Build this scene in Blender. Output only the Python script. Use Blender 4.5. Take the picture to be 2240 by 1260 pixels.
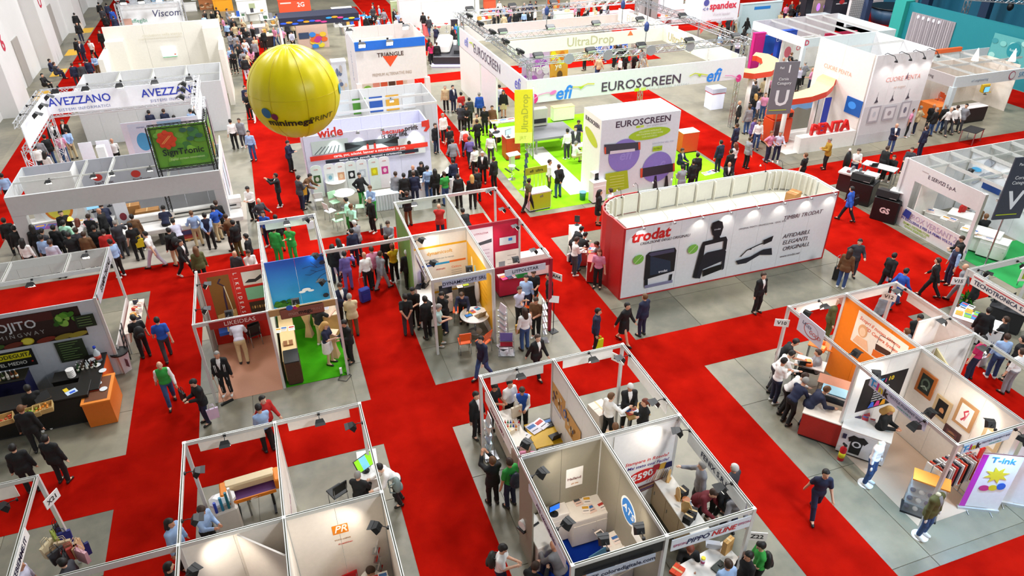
import bpy, math, random
import numpy as np
from mathutils import Matrix, Vector, Euler

random.seed(7)
for o in list(bpy.data.objects):
    bpy.data.objects.remove(o)
S = bpy.context.scene
COL = S.collection
R = math.radians

# ---------------------------------------------------------------- camera
CAM_Z = 15.0
cam_d = bpy.data.cameras.new('camera')
cam_d.sensor_width = 36.0
FPX = 1560.61                       # focal length in pixels of a 2240 px wide frame
cam_d.lens = FPX / 2240.0 * 36.0
cam_d.clip_end = 400
cam = bpy.data.objects.new('camera', cam_d)
COL.objects.link(cam)
CAM_R = (Matrix.Rotation(R(-18.94), 3, 'Z') @ Matrix.Rotation(R(57.636), 3, 'X') @ Matrix.Rotation(R(-0.492), 3, 'Z'))
cam.matrix_world = Matrix.Translation((0, 0, CAM_Z)) @ CAM_R.to_4x4()
S.camera = cam

# ---------------------------------------------------------------- world, lamps, exposure
W = bpy.data.worlds.new('hall_air'); S.world = W
W.use_nodes = True
W.node_tree.nodes['Background'].inputs[0].default_value = (1.0, 0.985, 0.96, 1)
W.node_tree.nodes['Background'].inputs[1].default_value = 0.1

def area(name, loc, size, power, col=(1, .97, .93), size_y=None, rot=(0, 0, 0)):
    l = bpy.data.lights.new(name, 'AREA'); l.energy = power; l.color = col
    l.size = size
    if size_y: l.shape = 'RECTANGLE'; l.size_y = size_y
    o = bpy.data.objects.new(name, l); COL.objects.link(o); o.location = loc; o.rotation_euler = rot
    return o
# hall ceiling lamps, plus fill added behind the camera to light the stand fronts
WARM, COOL, NEUT = (1, .93, .82), (.25, .66, 1), (.97, .98, 1)
for lx, ly, e, c in ((15, -8, 3300, NEUT), (28, -3, 1500, NEUT), (20, 0, 900, COOL), (13, 19, 420, WARM), (27, 19, 600, WARM), (3, 21, 420, NEUT), (-6, 31, 1200, NEUT), (8, 29, 2000, NEUT),
                     (20, 28, 2000, NEUT), (36, 26, 2000, NEUT), (-5, 47, 1500, NEUT), (9, 48, 3400, NEUT), (24, 48, 3400, NEUT), (42, 46, 2400, NEUT), (0, 68, 3600, NEUT), (17, 68, 3800, NEUT), (36, 66, 3400, NEUT)):
    area('ceiling_and_fill_lamp', (lx, ly, 21), 3.5, e, c)

S.view_settings.view_transform = 'Standard'
S.view_settings.look = 'None'
S.view_settings.gamma = 1
S.view_settings.use_curve_mapping = False
S.view_settings.exposure = 0.45

# ---------------------------------------------------------------- helpers: coordinates and materials
def G(px, py, z=0.0):
    """world point at height z seen at a pixel of the 2240x1260 photograph"""
    d = CAM_R @ Vector(((px - 1120) / FPX, -(py - 630) / FPX, -1.0))
    t = (z - CAM_Z) / d.z
    return Vector((d.x * t, d.y * t, z))

def GN(px, py, o, n):
    """world point of that pixel on the plane through o with normal n"""
    d = CAM_R @ Vector(((px - 1120) / FPX, -(py - 630) / FPX, -1.0)); c = Vector((0, 0, CAM_Z)); n = Vector(n)
    return c + d * ((Vector(o) - c).dot(n) / d.dot(n))

def lin(h):
    h = h.lstrip('#')
    c = [int(h[i:i + 2], 16) / 255 for i in (0, 2, 4)]
    return tuple(x / 12.92 if x <= .04045 else ((x + .055) / 1.055) ** 2.4 for x in c) + (1,)

MATS = {}
def M(col, rough=.55, metal=0., emit=0., var=.06, scale=9., bump=0., alpha=1., trans=0.):
    """procedural principled material; colour as sRGB hex, varied a little by noise"""
    key = (col, rough, metal, emit, var, scale, bump, alpha, trans)
    if key in MATS: return MATS[key]
    m = bpy.data.materials.new('paint_' + col); MATS[key] = m
    m.use_nodes = True
    nt = m.node_tree; b = nt.nodes['Principled BSDF']
    c = lin(col)
    b.inputs['Roughness'].default_value = rough
    b.inputs['Metallic'].default_value = metal
    b.inputs['Base Color'].default_value = c
    if var > 0:
        tc = nt.nodes.new('ShaderNodeTexCoord'); n = nt.nodes.new('ShaderNodeTexNoise')
        n.inputs['Scale'].default_value = scale; n.inputs['Detail'].default_value = 3
        mx = nt.nodes.new('ShaderNodeMix'); mx.data_type = 'RGBA'
        mx.inputs[6].default_value = tuple(min(1, x * (1 - var)) for x in c[:3]) + (1,)
        mx.inputs[7].default_value = tuple(min(1, x * (1 + var)) for x in c[:3]) + (1,)
        nt.links.new(tc.outputs['Object'], n.inputs['Vector'])
        nt.links.new(n.outputs['Fac'], mx.inputs[0])
        nt.links.new(mx.outputs[2], b.inputs['Base Color'])
        if bump > 0:
            bp = nt.nodes.new('ShaderNodeBump'); bp.inputs['Strength'].default_value = bump
            nt.links.new(n.outputs['Fac'], bp.inputs['Height']); nt.links.new(bp.outputs[0], b.inputs['Normal'])
    if emit > 0:
        b.inputs['Emission Color'].default_value = c; b.inputs['Emission Strength'].default_value = emit
    if alpha < 1: b.inputs['Alpha'].default_value = alpha
    if trans > 0: b.inputs['Transmission Weight'].default_value = trans
    return m
def mm(c):
    return M(c) if isinstance(c, str) else c

WHITE = M('f2efea', .5); ALU = M('dcdcd8', .35, .25); GROOVE = M('6b6a4c', .5); BLACK = M('101012', .45)
STEEL = M('b9bcc0', .3, .9); DARK = M('26262a', .5); CHROME = M('d0d2d6', .18, 1.)
WOOD = M('c99a5b', .5, scale=4, var=.15); DWOOD = M('4a2d1c', .5, var=.2); GLASS = M('dfeaf0', .05, alpha=.15)
LAMPGLASS = M('fff4e0', .3, emit=6.)

# ---------------------------------------------------------------- helpers: meshes and objects
MESH = {}
def newmesh(verts, faces, mat=None, smooth=False, name='mesh'):
    me = bpy.data.meshes.new(name); me.from_pydata([tuple(v) for v in verts], [], [tuple(f) for f in faces]); me.update()
    if mat: me.materials.append(mm(mat))
    if smooth: me.polygons.foreach_set('use_smooth', [True] * len(me.polygons))
    return me
PW = {}       # world matrices of the stands whose parts are given in world coordinates
def link(name, me, parent=None, loc=(0, 0, 0), rot=(0, 0, 0), scale=None):
    o = bpy.data.objects.new(name, me); COL.objects.link(o)
    o.location = loc; o.rotation_euler = rot
    if scale: o.scale = scale
    if parent:
        o.parent = parent
        if parent.name in PW:
            o.matrix_parent_inverse = PW[parent.name].inverted()
            PW[o.name] = Matrix.Translation(loc) @ Euler(rot).to_matrix().to_4x4()
    return o
def tag(o, label=None, cat=None, group=None, kind=None):
    if label: o['label'] = label
    if cat: o['category'] = cat
    if group: o['group'] = group
    if kind: o['kind'] = kind
    return o
def thing(name, label, cat, loc=(0, 0, 0), rz=0., group=None, kind=None):
    o = link(name, None, None, loc, (0, 0, R(rz))); o.empty_display_size = .2
    return tag(o, label, cat, group, kind)

def wthing(name, label, cat, loc, group=None, kind=None):
    """a thing whose parts are given in world coordinates"""
    o = thing(name, label, cat, loc, 0, group, kind); PW[o.name] = Matrix.Translation(loc); return o

def box_mesh(sx, sy, sz, mat, bev=0.):
    key = ('box', round(sx, 3), round(sy, 3), round(sz, 3), mat.name, bev)
    if key in MESH: return MESH[key]
    x, y, z = sx / 2, sy / 2, sz / 2
    if bev <= 0:
        v = [(-x, -y, -z), (x, -y, -z), (x, y, -z), (-x, y, -z), (-x, -y, z), (x, -y, z), (x, y, z), (-x, y, z)]
        f = [(3, 2, 1, 0), (4, 5, 6, 7), (0, 1, 5, 4), (1, 2, 6, 5), (2, 3, 7, 6), (3, 0, 4, 7)]
    else:
        b = min(bev, x * .9, y * .9, z * .9)
        v = []; f = []
        ring = lambda bx, by: [(-bx + b, -by), (bx - b, -by), (bx, -by + b), (bx, by - b), (bx - b, by), (-bx + b, by), (-bx, by - b), (-bx, -by + b)]
        for zz, ins in ((-z, b), (-z + b, 0), (z - b, 0), (z, b)):
            v += [(p[0], p[1], zz) for p in ring(x - ins, y - ins)]
        for k in range(3):
            for i in range(8):
                j = (i + 1) % 8; f.append((k * 8 + i, k * 8 + j, k * 8 + 8 + j, k * 8 + 8 + i))
        f.append(tuple(range(7, -1, -1))); f.append(tuple(range(24, 32)))
    me = newmesh(v, f, mat); MESH[key] = me
    return me
def box(name, cx, cy, cz, sx, sy, sz, mat, parent=None, rz=0., bev=0., rx=0., ry=0.):
    """box by centre and size"""
    return link(name, box_mesh(sx, sy, sz, mm(mat), bev), parent, (cx, cy, cz), (R(rx), R(ry), R(rz)))
def bx(name, x0, x1, y0, y1, z0, z1, mat, parent=None, bev=0.):
    """box by bounds"""
    return box(name, (x0 + x1) / 2, (y0 + y1) / 2, (z0 + z1) / 2, abs(x1 - x0), abs(y1 - y0), abs(z1 - z0), mat, parent, 0, bev)
def lathe_mesh(prof, mat, n=16):
    key = ('lathe', tuple(prof), mat.name, n)
    if key in MESH: return MESH[key]
    v = []; f = []
    for r, z in prof:
        for i in range(n):
            a = 2 * math.pi * i / n; v.append((r * math.cos(a), r * math.sin(a), z))
    for k in range(len(prof) - 1):
        for i in range(n):
            j = (i + 1) % n; f.append((k * n + i, k * n + j, k * n + n + j, k * n + n + i))
    if prof[0][0] > 1e-4: f.append(tuple(range(n - 1, -1, -1)))
    if prof[-1][0] > 1e-4: f.append(tuple(range((len(prof) - 1) * n, len(prof) * n)))
    me = newmesh(v, f, mat); MESH[key] = me
    if n > 8:
        ang = [p.normal.z for p in me.polygons]
        me.polygons.foreach_set('use_smooth', [abs(a) < .9 for a in ang])
    return me
def lathe(name, prof, mat, parent=None, loc=(0, 0, 0), rot=(0, 0, 0), n=16):
    return link(name, lathe_mesh([(round(a, 4), round(b, 4)) for a, b in prof], mm(mat), n), parent, loc, tuple(R(a) for a in rot))
def cyl(name, x, y, z0, z1, r, mat, parent=None, n=12, r2=None):
    return lathe(name, [(r, z0), (r if r2 is None else r2, z1)], mat, parent, (x, y, 0), n=n)
def tube_data(pts, r, n=6, closed=False):
    v = []; f = []
    P = [Vector(p) for p in pts]; m = len(P); rr = r if isinstance(r, (list, tuple)) else [r] * m
    up = None
    for i in range(m):
        a = P[(i - 1) % m] if (i > 0 or closed) else P[i]; b = P[(i + 1) % m] if (i < m - 1 or closed) else P[i]
        d = (b - a)
        d = d.normalized() if d.length > 1e-9 else Vector((0, 0, 1))
        if up is None: up = d.orthogonal().normalized()
        up = (up - d * up.dot(d))
        up = up.normalized() if up.length > 1e-6 else d.orthogonal().normalized()
        s = d.cross(up)
        for k in range(n):
            a_ = 2 * math.pi * k / n
            v.append(P[i] + (up * math.cos(a_) + s * math.sin(a_)) * rr[i])
    for i in range(m - (0 if closed else 1)):
        for k in range(n):
            q = (k + 1) % n; i2 = (i + 1) % m
            f.append((i * n + k, i * n + q, i2 * n + q, i2 * n + k))
    if not closed:
        f.append(tuple(range(n - 1, -1, -1))); f.append(tuple(range((m - 1) * n, m * n)))
    return v, f
def tube(name, pts, r, mat, parent=None, n=6, closed=False, smooth=True, loc=(0, 0, 0)):
    v, f = tube_data(pts, r, n, closed)
    return link(name, newmesh(v, f, mat, smooth), parent, loc)
def bars(name, segs, r, mat, parent=None, n=4, loc=(0, 0, 0)):
    """many straight bars welded into one lattice"""
    V = []; F = []
    for a, b in segs:
        v, f = tube_data([a, b], r, n); o = len(V); V += v; F += [tuple(i + o for i in q) for q in f]
    return link(name, newmesh(V, F, mat), parent, loc)
def prism(name, poly, z0, z1, mat, parent=None, loc=(0, 0, 0), rz=0., side=None):
    n = len(poly); v = [(x, y, z0) for x, y in poly] + [(x, y, z1) for x, y in poly]
    f = [tuple(range(n - 1, -1, -1)), tuple(range(n, 2 * n))] + [(i, (i + 1) % n, n + (i + 1) % n, n + i) for i in range(n)]
    return link(name, newmesh(v, f, mat), parent, loc, (0, 0, R(rz)))
def ball(name, loc, rx, ry, rz_, mat, parent=None, n=12, m=8):
    v = [(0, 0, -rz_)]; f = []
    for k in range(1, m):
        t = math.pi * k / m
        for i in range(n):
            a = 2 * math.pi * i / n; v.append((rx * math.sin(t) * math.cos(a), ry * math.sin(t) * math.sin(a), -rz_ * math.cos(t)))
    v.append((0, 0, rz_)); L = len(v) - 1
    for i in range(n):
        j = (i + 1) % n
        f.append((0, 1 + j, 1 + i)); f.append((L, L - n + i, L - n + j))
        for k in range(m - 2): f.append((1 + k * n + i, 1 + k * n + j, 1 + (k + 1) * n + j, 1 + (k + 1) * n + i))
    return link(name, newmesh(v, f, mat, True), parent, loc)

# ---------------------------------------------------------------- helpers: print on a flat surface
TXT = {}
def text_mesh(s, size, mat, font_w=1., bold=0., italic=0., align='CENTER', sp=1.):
    key = (s, size, mat.name, font_w, bold, italic, align, sp)
    if key in TXT: return TXT[key]
    c = bpy.data.curves.new('lettering', 'FONT'); c.body = s; c.size = size; c.align_x = align; c.align_y = 'CENTER'
    c.extrude = .002; c.offset = bold * size; c.shear = italic; c.resolution_u = 2; c.space_character = sp
    o = bpy.data.objects.new('lettering', c)
    me = bpy.data.meshes.new_from_object(o)
    bpy.data.objects.remove(o); bpy.data.curves.remove(c)
    if font_w != 1.:
        for v in me.vertices: v.co.x *= font_w
    me.materials.clear(); me.materials.append(mat)
    TXT[key] = me
    return me
class Surf:
    """a flat printed face: origin at its lower corner, u along it, v up it; every print is a thin raised layer"""
    def __init__(s, parent, o, u, v=(0, 0, 1)):
        s.p = parent; s.o = Vector(o); s.u = Vector(u).normalized(); s.v = Vector(v).normalized()
        s.n = s.u.cross(s.v).normalized(); s.d = .003
        m = Matrix((s.u, s.v, s.n)).transposed(); s.rot = m.to_euler()
    def at(s, px, py):
        """where on this face the photograph shows a pixel"""
        p = GN(px, py, s.o, s.n) - s.o; return p.dot(s.u), p.dot(s.v)
    def pts(s, *q):
        return [s.at(*p) for p in q]
    def box2(s, a, b, col, name='print'):
        (u0, v0), (u1, v1) = s.at(*a), s.at(*b); return s.rect(u0, v0, u1, v1, col, name)
    def _at(s, u, v, th):
        p = s.o + s.u * u + s.v * v + s.n * (s.d + th / 2); s.d += .0025; return p
    def rect(s, u0, v0, u1, v1, col, name='print', th=.003):
        me = box_mesh(abs(u1 - u0), abs(v1 - v0), th, mm(col))
        p = s._at((u0 + u1) / 2, (v0 + v1) / 2, th); s.d += th - .0025
        return link(name, me, s.p, p, s.rot)
    def poly(s, pts, col, name='print', th=.003):
        n = len(pts); v = [(x, y, -th / 2) for x, y in pts] + [(x, y, th / 2) for x, y in pts]
        f = [tuple(range(n - 1, -1, -1)), tuple(range(n, 2 * n))] + [(i, (i + 1) % n, n + (i + 1) % n, n + i) for i in range(n)]
        ar = sum(pts[i][0] * pts[(i + 1) % n][1] - pts[(i + 1) % n][0] * pts[i][1] for i in range(n))
        if ar < 0: f = [tuple(reversed(q)) for q in f]
        return link(name, newmesh(v, f, col), s.p, s._at(0, 0, th), s.rot)
    def ell(s, u, v, ru, rv, col, name='print', n=24, rot=0.):
        c, q = math.cos(R(rot)), math.sin(R(rot))
        pts = []
        for i in range(n):
            a = 2 * math.pi * i / n; x = ru * math.cos(a); y = rv * math.sin(a)
            pts.append((u + x * c - y * q, v + x * q + y * c))
        return s.poly(pts, col, name)
    def line(s, pts, w, col, name='print'):
        """a stroke of width w along a polyline"""
        P = [Vector(p) for p in pts]; a = []; b = []
        for i, p in enumerate(P):
            d = (P[min(i + 1, len(P) - 1)] - P[max(i - 1, 0)]).normalized(); q = Vector((-d.y, d.x)) * w / 2
            a.append(tuple(p + q)); b.append(tuple(p - q))
        n = len(a); v = [(x, y, .001) for x, y in a + b]
        f = [(i + n, i + n + 1, i + 1, i) for i in range(n - 1)]
        return link(name, newmesh(v, f, col), s.p, s._at(0, 0, .001), s.rot)
    def txt(s, u, v, t, size, col, w=1., bold=0., italic=0., align='CENTER', rot=0., sp=1., name='lettering'):
        me = text_mesh(t, size, mm(col), w, bold, italic, align, sp)
        m = Matrix((s.u, s.v, s.n)).transposed() @ Matrix.Rotation(R(rot), 3, 'Z')
        return link(name, me, s.p, s._at(u, v, .003), m.to_euler())
# ================================================================ people
COARSE = [1.]
def sdf_mesh(prims, h, clips=(), k=.03, pad=.03):
    """smooth union of round cones ('c', a, b, ra, rb) and ellipsoids ('e', c, r, rot) turned into one surface"""
    h = h * COARSE[0]
    lo = np.full(3, 9.); hi = np.full(3, -9.)
    bb = []
    for p in prims:
        if p[0] == 'c':
            a, b = np.array(p[1]), np.array(p[2]); m = max(p[3], p[4])
            l, u = np.minimum(a, b) - m, np.maximum(a, b) + m
        else:
            c = np.array(p[1]); m = max(p[2]); l, u = c - m, c + m
        bb.append((l, u)); lo = np.minimum(lo, l); hi = np.maximum(hi, u)
    lo -= pad + h * 2; hi += pad + h * 2
    n = np.ceil((hi - lo) / h).astype(int) + 1
    ax = [lo[i] + h * np.arange(n[i]) for i in range(3)]
    D = np.full(n, .3)
    for p, (l, u) in zip(prims, bb):
        s = [slice(max(0, int((l[i] - .07 - lo[i]) / h)), min(n[i], int((u[i] + .07 - lo[i]) / h) + 2)) for i in range(3)]
        X, Y, Z = np.meshgrid(ax[0][s[0]], ax[1][s[1]], ax[2][s[2]], indexing='ij')
        if p[0] == 'c':
            a, b = np.array(p[1], float), np.array(p[2], float); ba = b - a; q = max(ba @ ba, 1e-9)
            t = np.clip(((X - a[0]) * ba[0] + (Y - a[1]) * ba[1] + (Z - a[2]) * ba[2]) / q, 0, 1)
            d = np.sqrt((X - a[0] - t * ba[0]) ** 2 + (Y - a[1] - t * ba[1]) ** 2 + (Z - a[2] - t * ba[2]) ** 2) - (p[3] + (p[4] - p[3]) * t)
        else:
            c = np.array(p[1], float); r = np.array(p[2], float); Q = np.stack([X - c[0], Y - c[1], Z - c[2]], -1)
            if len(p) > 3 and p[3] is not None: Q = Q @ np.array(p[3])
            k0 = np.sqrt(((Q / r) ** 2).sum(-1)); k1 = np.sqrt(((Q / r ** 2) ** 2).sum(-1)) + 1e-9
            d = k0 * (k0 - 1) / k1
        o = D[tuple(s)]; hh = np.clip(.5 + .5 * (o - d) / k, 0, 1)
        D[tuple(s)] = o * (1 - hh) + d * hh - k * hh * (1 - hh)
    if clips:
        X, Y, Z = np.meshgrid(*ax, indexing='ij')
        for c in clips: D = np.maximum(D, c(X, Y, Z))
    I = D < 0
    nc = n - 1
    cnt = np.zeros(nc, int); acc = np.zeros(tuple(nc) + (3,)); ne = np.zeros(nc)
    for dx in (0, 1):
        for dy in (0, 1):
            for dz in (0, 1): cnt += I[dx:dx + nc[0], dy:dy + nc[1], dz:dz + nc[2]]
    for axis in range(3):
        o1, o2 = [a for a in range(3) if a != axis]
        for e1 in (0, 1):
            for e2 in (0, 1):
                off = [0, 0, 0]; off[o1] = e1; off[o2] = e2
                A = D[off[0]:off[0] + nc[0], off[1]:off[1] + nc[1], off[2]:off[2] + nc[2]]
                off[axis] = 1
                B = D[off[0]:off[0] + nc[0], off[1]:off[1] + nc[1], off[2]:off[2] + nc[2]]
                m = (A < 0) != (B < 0)
                t = np.where(m, A / np.where(A == B, 1, A - B), 0)
                acc[..., axis] += np.where(m, t, 0); acc[..., o1] += np.where(m, e1, 0); acc[..., o2] += np.where(m, e2, 0)
                ne += m
    mask = (cnt > 0) & (cnt < 8)
    idx = np.full(nc, -1); idx[mask] = np.arange(mask.sum())
    ijk = np.argwhere(mask)
    V = lo + h * (ijk + acc[mask] / np.maximum(ne[mask], 1)[:, None])
    F = []
    for axis in range(3):
        o1, o2 = (axis + 1) % 3, (axis + 2) % 3
        sl = [slice(1, nc[a]) for a in range(3)]; sl[axis] = slice(0, nc[axis])
        A = I[tuple(sl)]
        s2 = list(sl); s2[axis] = slice(1, nc[axis] + 1); B = I[tuple(s2)]
        for inv in (False, True):
            q = np.argwhere((A & ~B) if not inv else (~A & B))
            if not len(q): continue
            q = q + np.array([0 if a == axis else 1 for a in range(3)])
            def cell(d1, d2):
                w = q.copy(); w[:, o1] -= d1; w[:, o2] -= d2
                return idx[w[:, 0], w[:, 1], w[:, 2]]
            quad = np.stack([cell(1, 1), cell(0, 1), cell(0, 0), cell(1, 0)], 1)
            if inv: quad = quad[:, ::-1]
            F.append(quad)
    return V, np.concatenate(F)
def raw_mesh(V, F):
    me = bpy.data.meshes.new('figure'); me.from_pydata(V.tolist(), [], F.tolist()); me.update()
    me.polygons.foreach_set('use_smooth', [True] * len(me.polygons)); return me

def ik(a, b, l1, l2, pole):
    a, b, pole = Vector(a), Vector(b), Vector(pole); d = b - a; L = min(d.length, (l1 + l2) * .999); dn = d.normalized()
    b = a + dn * L; x = (l1 * l1 - l2 * l2 + L * L) / (2 * L); h = math.sqrt(max(l1 * l1 - x * x, 0))
    p = pole - dn * pole.dot(dn); p = p.normalized() if p.length > 1e-6 else dn.orthogonal()
    return a + dn * x + p * h, b
# name: pelvis height, lean, twist, (right hand), (left hand) offsets from pelvis x,y,z, feet, head pitch, head yaw.  figure faces -Y
POSES = {
    'st': (.95, 2, 0, (-.27, -.06, -.12), (.27, -.06, -.12), (-.11, 0, 0), (.11, 0, 0), 5, 0),
    'sw': (.95, 1, 6, (-.27, .02, -.11), (.25, -.16, -.06), (-.13, .02, 0), (.12, -.08, 0), 0, 20),
    'ho': (.95, 5, 0, (-.07, -.36, .2), (.1, -.36, .18), (-.1, 0, 0), (.11, -.04, 0), 28, 0),
    'cr': (.95, -1, 0, (.1, -.2, .27), (-.1, -.23, .23), (-.12, 0, 0), (.12, 0, 0), 4, -10),
    'ph': (.95, -2, 0, (-.07, -.42, .55), (.08, -.42, .55), (-.1, .02, 0), (.1, -.03, 0), -4, 0),
    'wa': (.92, 6, 4, (-.26, -.28, -.04), (.26, .22, -.06), (-.09, .34, .05), (.09, -.3, 0), 8, 0),
    'wb': (.93, 4, -4, (-.26, .18, -.08), (.26, -.24, -.05), (-.09, -.26, 0), (.09, .28, .04), 2, 0),
    'le': (.93, 38, 0, (-.2, -.62, .02), (.2, -.6, .0), (-.11, .08, 0), (.12, .02, 0), 30, 0),
    'bk': (.95, 0, 0, (-.06, .17, -.04), (.06, .18, -.02), (-.12, 0, 0), (.12, 0, 0), 8, 15),
    'hp': (.95, 0, 0, (-.22, -.02, .06), (.25, -.3, .12), (-.14, -.02, 0), (.12, .02, 0), 8, -15),
    'po': (.95, 3, 8, (-.3, -.45, .3), (.26, -.02, -.12), (-.11, -.06, 0), (.12, .05, 0), 6, -12),
    'si': (.52, 6, 0, (-.16, -.42, .12), (.16, -.42, .12), (-.13, -.5, 0), (.13, -.46, 0), 12, 0),
    'sl': (.52, 24, 0, (-.15, -.56, .24), (.16, -.56, .24), (-.13, -.42, 0), (.13, -.48, 0), 30, 0),
}
SKEL = {}
def skeleton(pn):
    if pn in SKEL: return SKEL[pn]
    ph, lean, tw, hr, hl, fr, fl, hp, hy = POSES[pn]
    pel = Vector((0, 0, ph)); d = Vector((0, -math.sin(R(lean)), math.cos(R(lean))))
    side = Vector((math.cos(R(tw)), math.sin(R(tw)), 0))
    J = dict(pel=pel, waist=pel + d * .17, chest=pel + d * .34, neck=pel + d * .51, top=d)
    hd = (d + Vector((0, 0, .6))).normalized()
    J['head'] = J['neck'] + hd * .135 + Vector((0, -.025, 0))
    J['hrot'] = (Matrix.Rotation(R(hy), 3, 'Z') @ Matrix.Rotation(R(hp), 3, 'X'))
    for s, q, sgn, hand, foot in (('r', 'R', -1, hr, fr), ('l', 'L', 1, hl, fl)):
        sh = pel + d * .425 + side * (.165 * sgn)
        el, wr = ik(sh, pel + Vector(hand), .285, .255, Vector((.35 * sgn, .8, -.5)))
        J['sh' + s], J['el' + s], J['wr' + s] = sh, el, wr
        hip = pel + Vector((.09 * sgn, 0, -.02)); an = Vector((foot[0], foot[1], .09 + foot[2]))
        kn, an = ik(hip, an, .43, .415, Vector((.1 * sgn, -1, .1)))
        J['hip' + s], J['kn' + s], J['an' + s] = hip, kn, an
        J['toe' + s] = an + Vector((.02 * sgn, -.15, -.055 - foot[2] * .8))
    SKEL[pn] = J; return J
def torso(J, g):
    d = J['top']; rot = np.array(Matrix((Vector((1, 0, 0)), d.cross(Vector((1, 0, 0))), d)).transposed())
    return [('e', J['pel'] + d * .0, (.165 + g, .115 + g, .13 + g), rot), ('e', J['waist'], (.145 + g, .1 + g, .16 + g), rot),
            ('e', J['chest'] - d * .015, (.165 + g, .112 + g, .15 + g), rot),
            ('c', J['neck'] - d * .05, J['shr'], .05 + g * .8, .052 + g), ('c', J['neck'] - d * .05, J['shl'], .05 + g * .8, .052 + g)]
def arms(J, g, full=True):
    P = []
    for s in 'rl':
        if full:
            P += [('c', J['sh' + s], J['el' + s], .052 + g, .043 + g), ('c', J['el' + s], J['wr' + s], .042 + g, .03 + g)]
        else:
            m = J['sh' + s].lerp(J['el' + s], .72); P += [('c', J['sh' + s], m, .052 + g, .05 + g)]
    return P
def legs(J, g):
    P = [('e', J['pel'] + Vector((0, 0, -.03)), (.165 + g, .118 + g, .13 + g))]
    for s in 'rl':
        P += [('c', J['hip' + s], J['kn' + s], .082 + g, .06 + g), ('c', J['kn' + s], J['an' + s].lerp(J['kn' + s], .06), .058 + g, .05 + g)]
    return P
BODY = {}
EYE = M('141010', .3); LIP = M('8c4a42', .5)
def body_mesh(pn, sm):
    key = ('body', pn, COARSE[0])
    if key in BODY: return BODY[key]
    J = skeleton(pn); hr = J['hrot']; hc = J['head']
    hrn = np.array(hr)
    H = lambda x, y, z: hc + hr @ Vector((x, y, z))
    P = torso(J, 0) + arms(J, 0) + legs(J, -.006)
    P += [('c', J['neck'] - J['top'] * .04, hc + Vector((0, .01, -.05)), .055, .05),
          ('e', H(0, .012, .03), (.076, .096, .1), hrn), ('e', H(0, -.02, -.045), (.058, .068, .078), hrn),
          ('c', H(0, -.092, .005), H(0, -.108, -.022), .012, .016),
          ('e', H(-.078, .01, -.005), (.012, .022, .034), hrn), ('e', H(.078, .01, -.005), (.012, .022, .034), hrn)]
    for s in 'rl':
        P += [('c', J['an' + s], J['toe' + s], .042, .034), ('c', J['an' + s], J['an' + s] + Vector((0, .045, -.045)), .042, .036)]
        fd = (J['wr' + s] - J['el' + s]).normalized()
        P += [('c', J['wr' + s], J['wr' + s] + fd * .085, .026, .032)]
    V, F = sdf_mesh(P, .019, k=.028)
    V = V.tolist(); F = [tuple(f) for f in F.tolist()]; mi = [0] * len(F)
    for s, sg in (('r', -1), ('l', 1)) if COARSE[0] == 1. else ():
        fd = (J['wr' + s] - J['el' + s]).normalized(); w = J['wr' + s] + fd * .075
        sd = fd.cross(Vector((0, 0, 1)))
        sd = sd.normalized() if sd.length > .1 else Vector((0, 1, 0))
        cu = fd.cross(sd) * (1 if fd.cross(sd).y < .2 else -1)
        for i, L in enumerate((.07, .08, .075, .058)):
            b = w + sd * (.028 * (1.5 - i) * .62)
            v, f = tube_data([b, b + fd * L * .55 + cu * .006, b + fd * L + cu * .022], [.0095, .009, .007], 5)
            o = len(V); V += [tuple(x) for x in v]; F += [tuple(x + o for x in q) for q in f]; mi += [0] * len(f)
        b = J['wr' + s] + fd * .035 + sd * .024
        v, f = tube_data([b, b + fd * .035 + sd * .022, b + fd * .062 + sd * .024 + cu * .01], [.011, .01, .008], 5)
        o = len(V); V += [tuple(x) for x in v]; F += [tuple(x + o for x in q) for q in f]; mi += [0] * len(f)
    for ex in (-.03, .03, 0):
        c = H(ex, -.085 if ex else -.088, .008 if ex else -.052); r = (.012, .008, .007) if ex else (.024, .008, .007)
        o = len(V)
        for dx, dy, dz in ((1, 0, 0), (-1, 0, 0), (0, 1, 0), (0, -1, 0), (0, 0, 1), (0, 0, -1)):
            V.append(tuple(c + hr @ Vector((dx * r[0], dy * r[1], dz * r[2]))))
        for a, b, e in ((0, 2, 4), (2, 1, 4), (1, 3, 4), (3, 0, 4), (2, 0, 5), (1, 2, 5), (3, 1, 5), (0, 3, 5)):
            F.append((o + a, o + b, o + e)); mi.append(1 if ex else 2)
    me = bpy.data.meshes.new('figure'); me.from_pydata(V, [], F); me.update()
    me.polygons.foreach_set('use_smooth', [True] * len(me.polygons))
    for m in (sm, EYE, LIP): me.materials.append(m)
    me.polygons.foreach_set('material_index', mi)
    BODY[key] = me; return me
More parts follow.
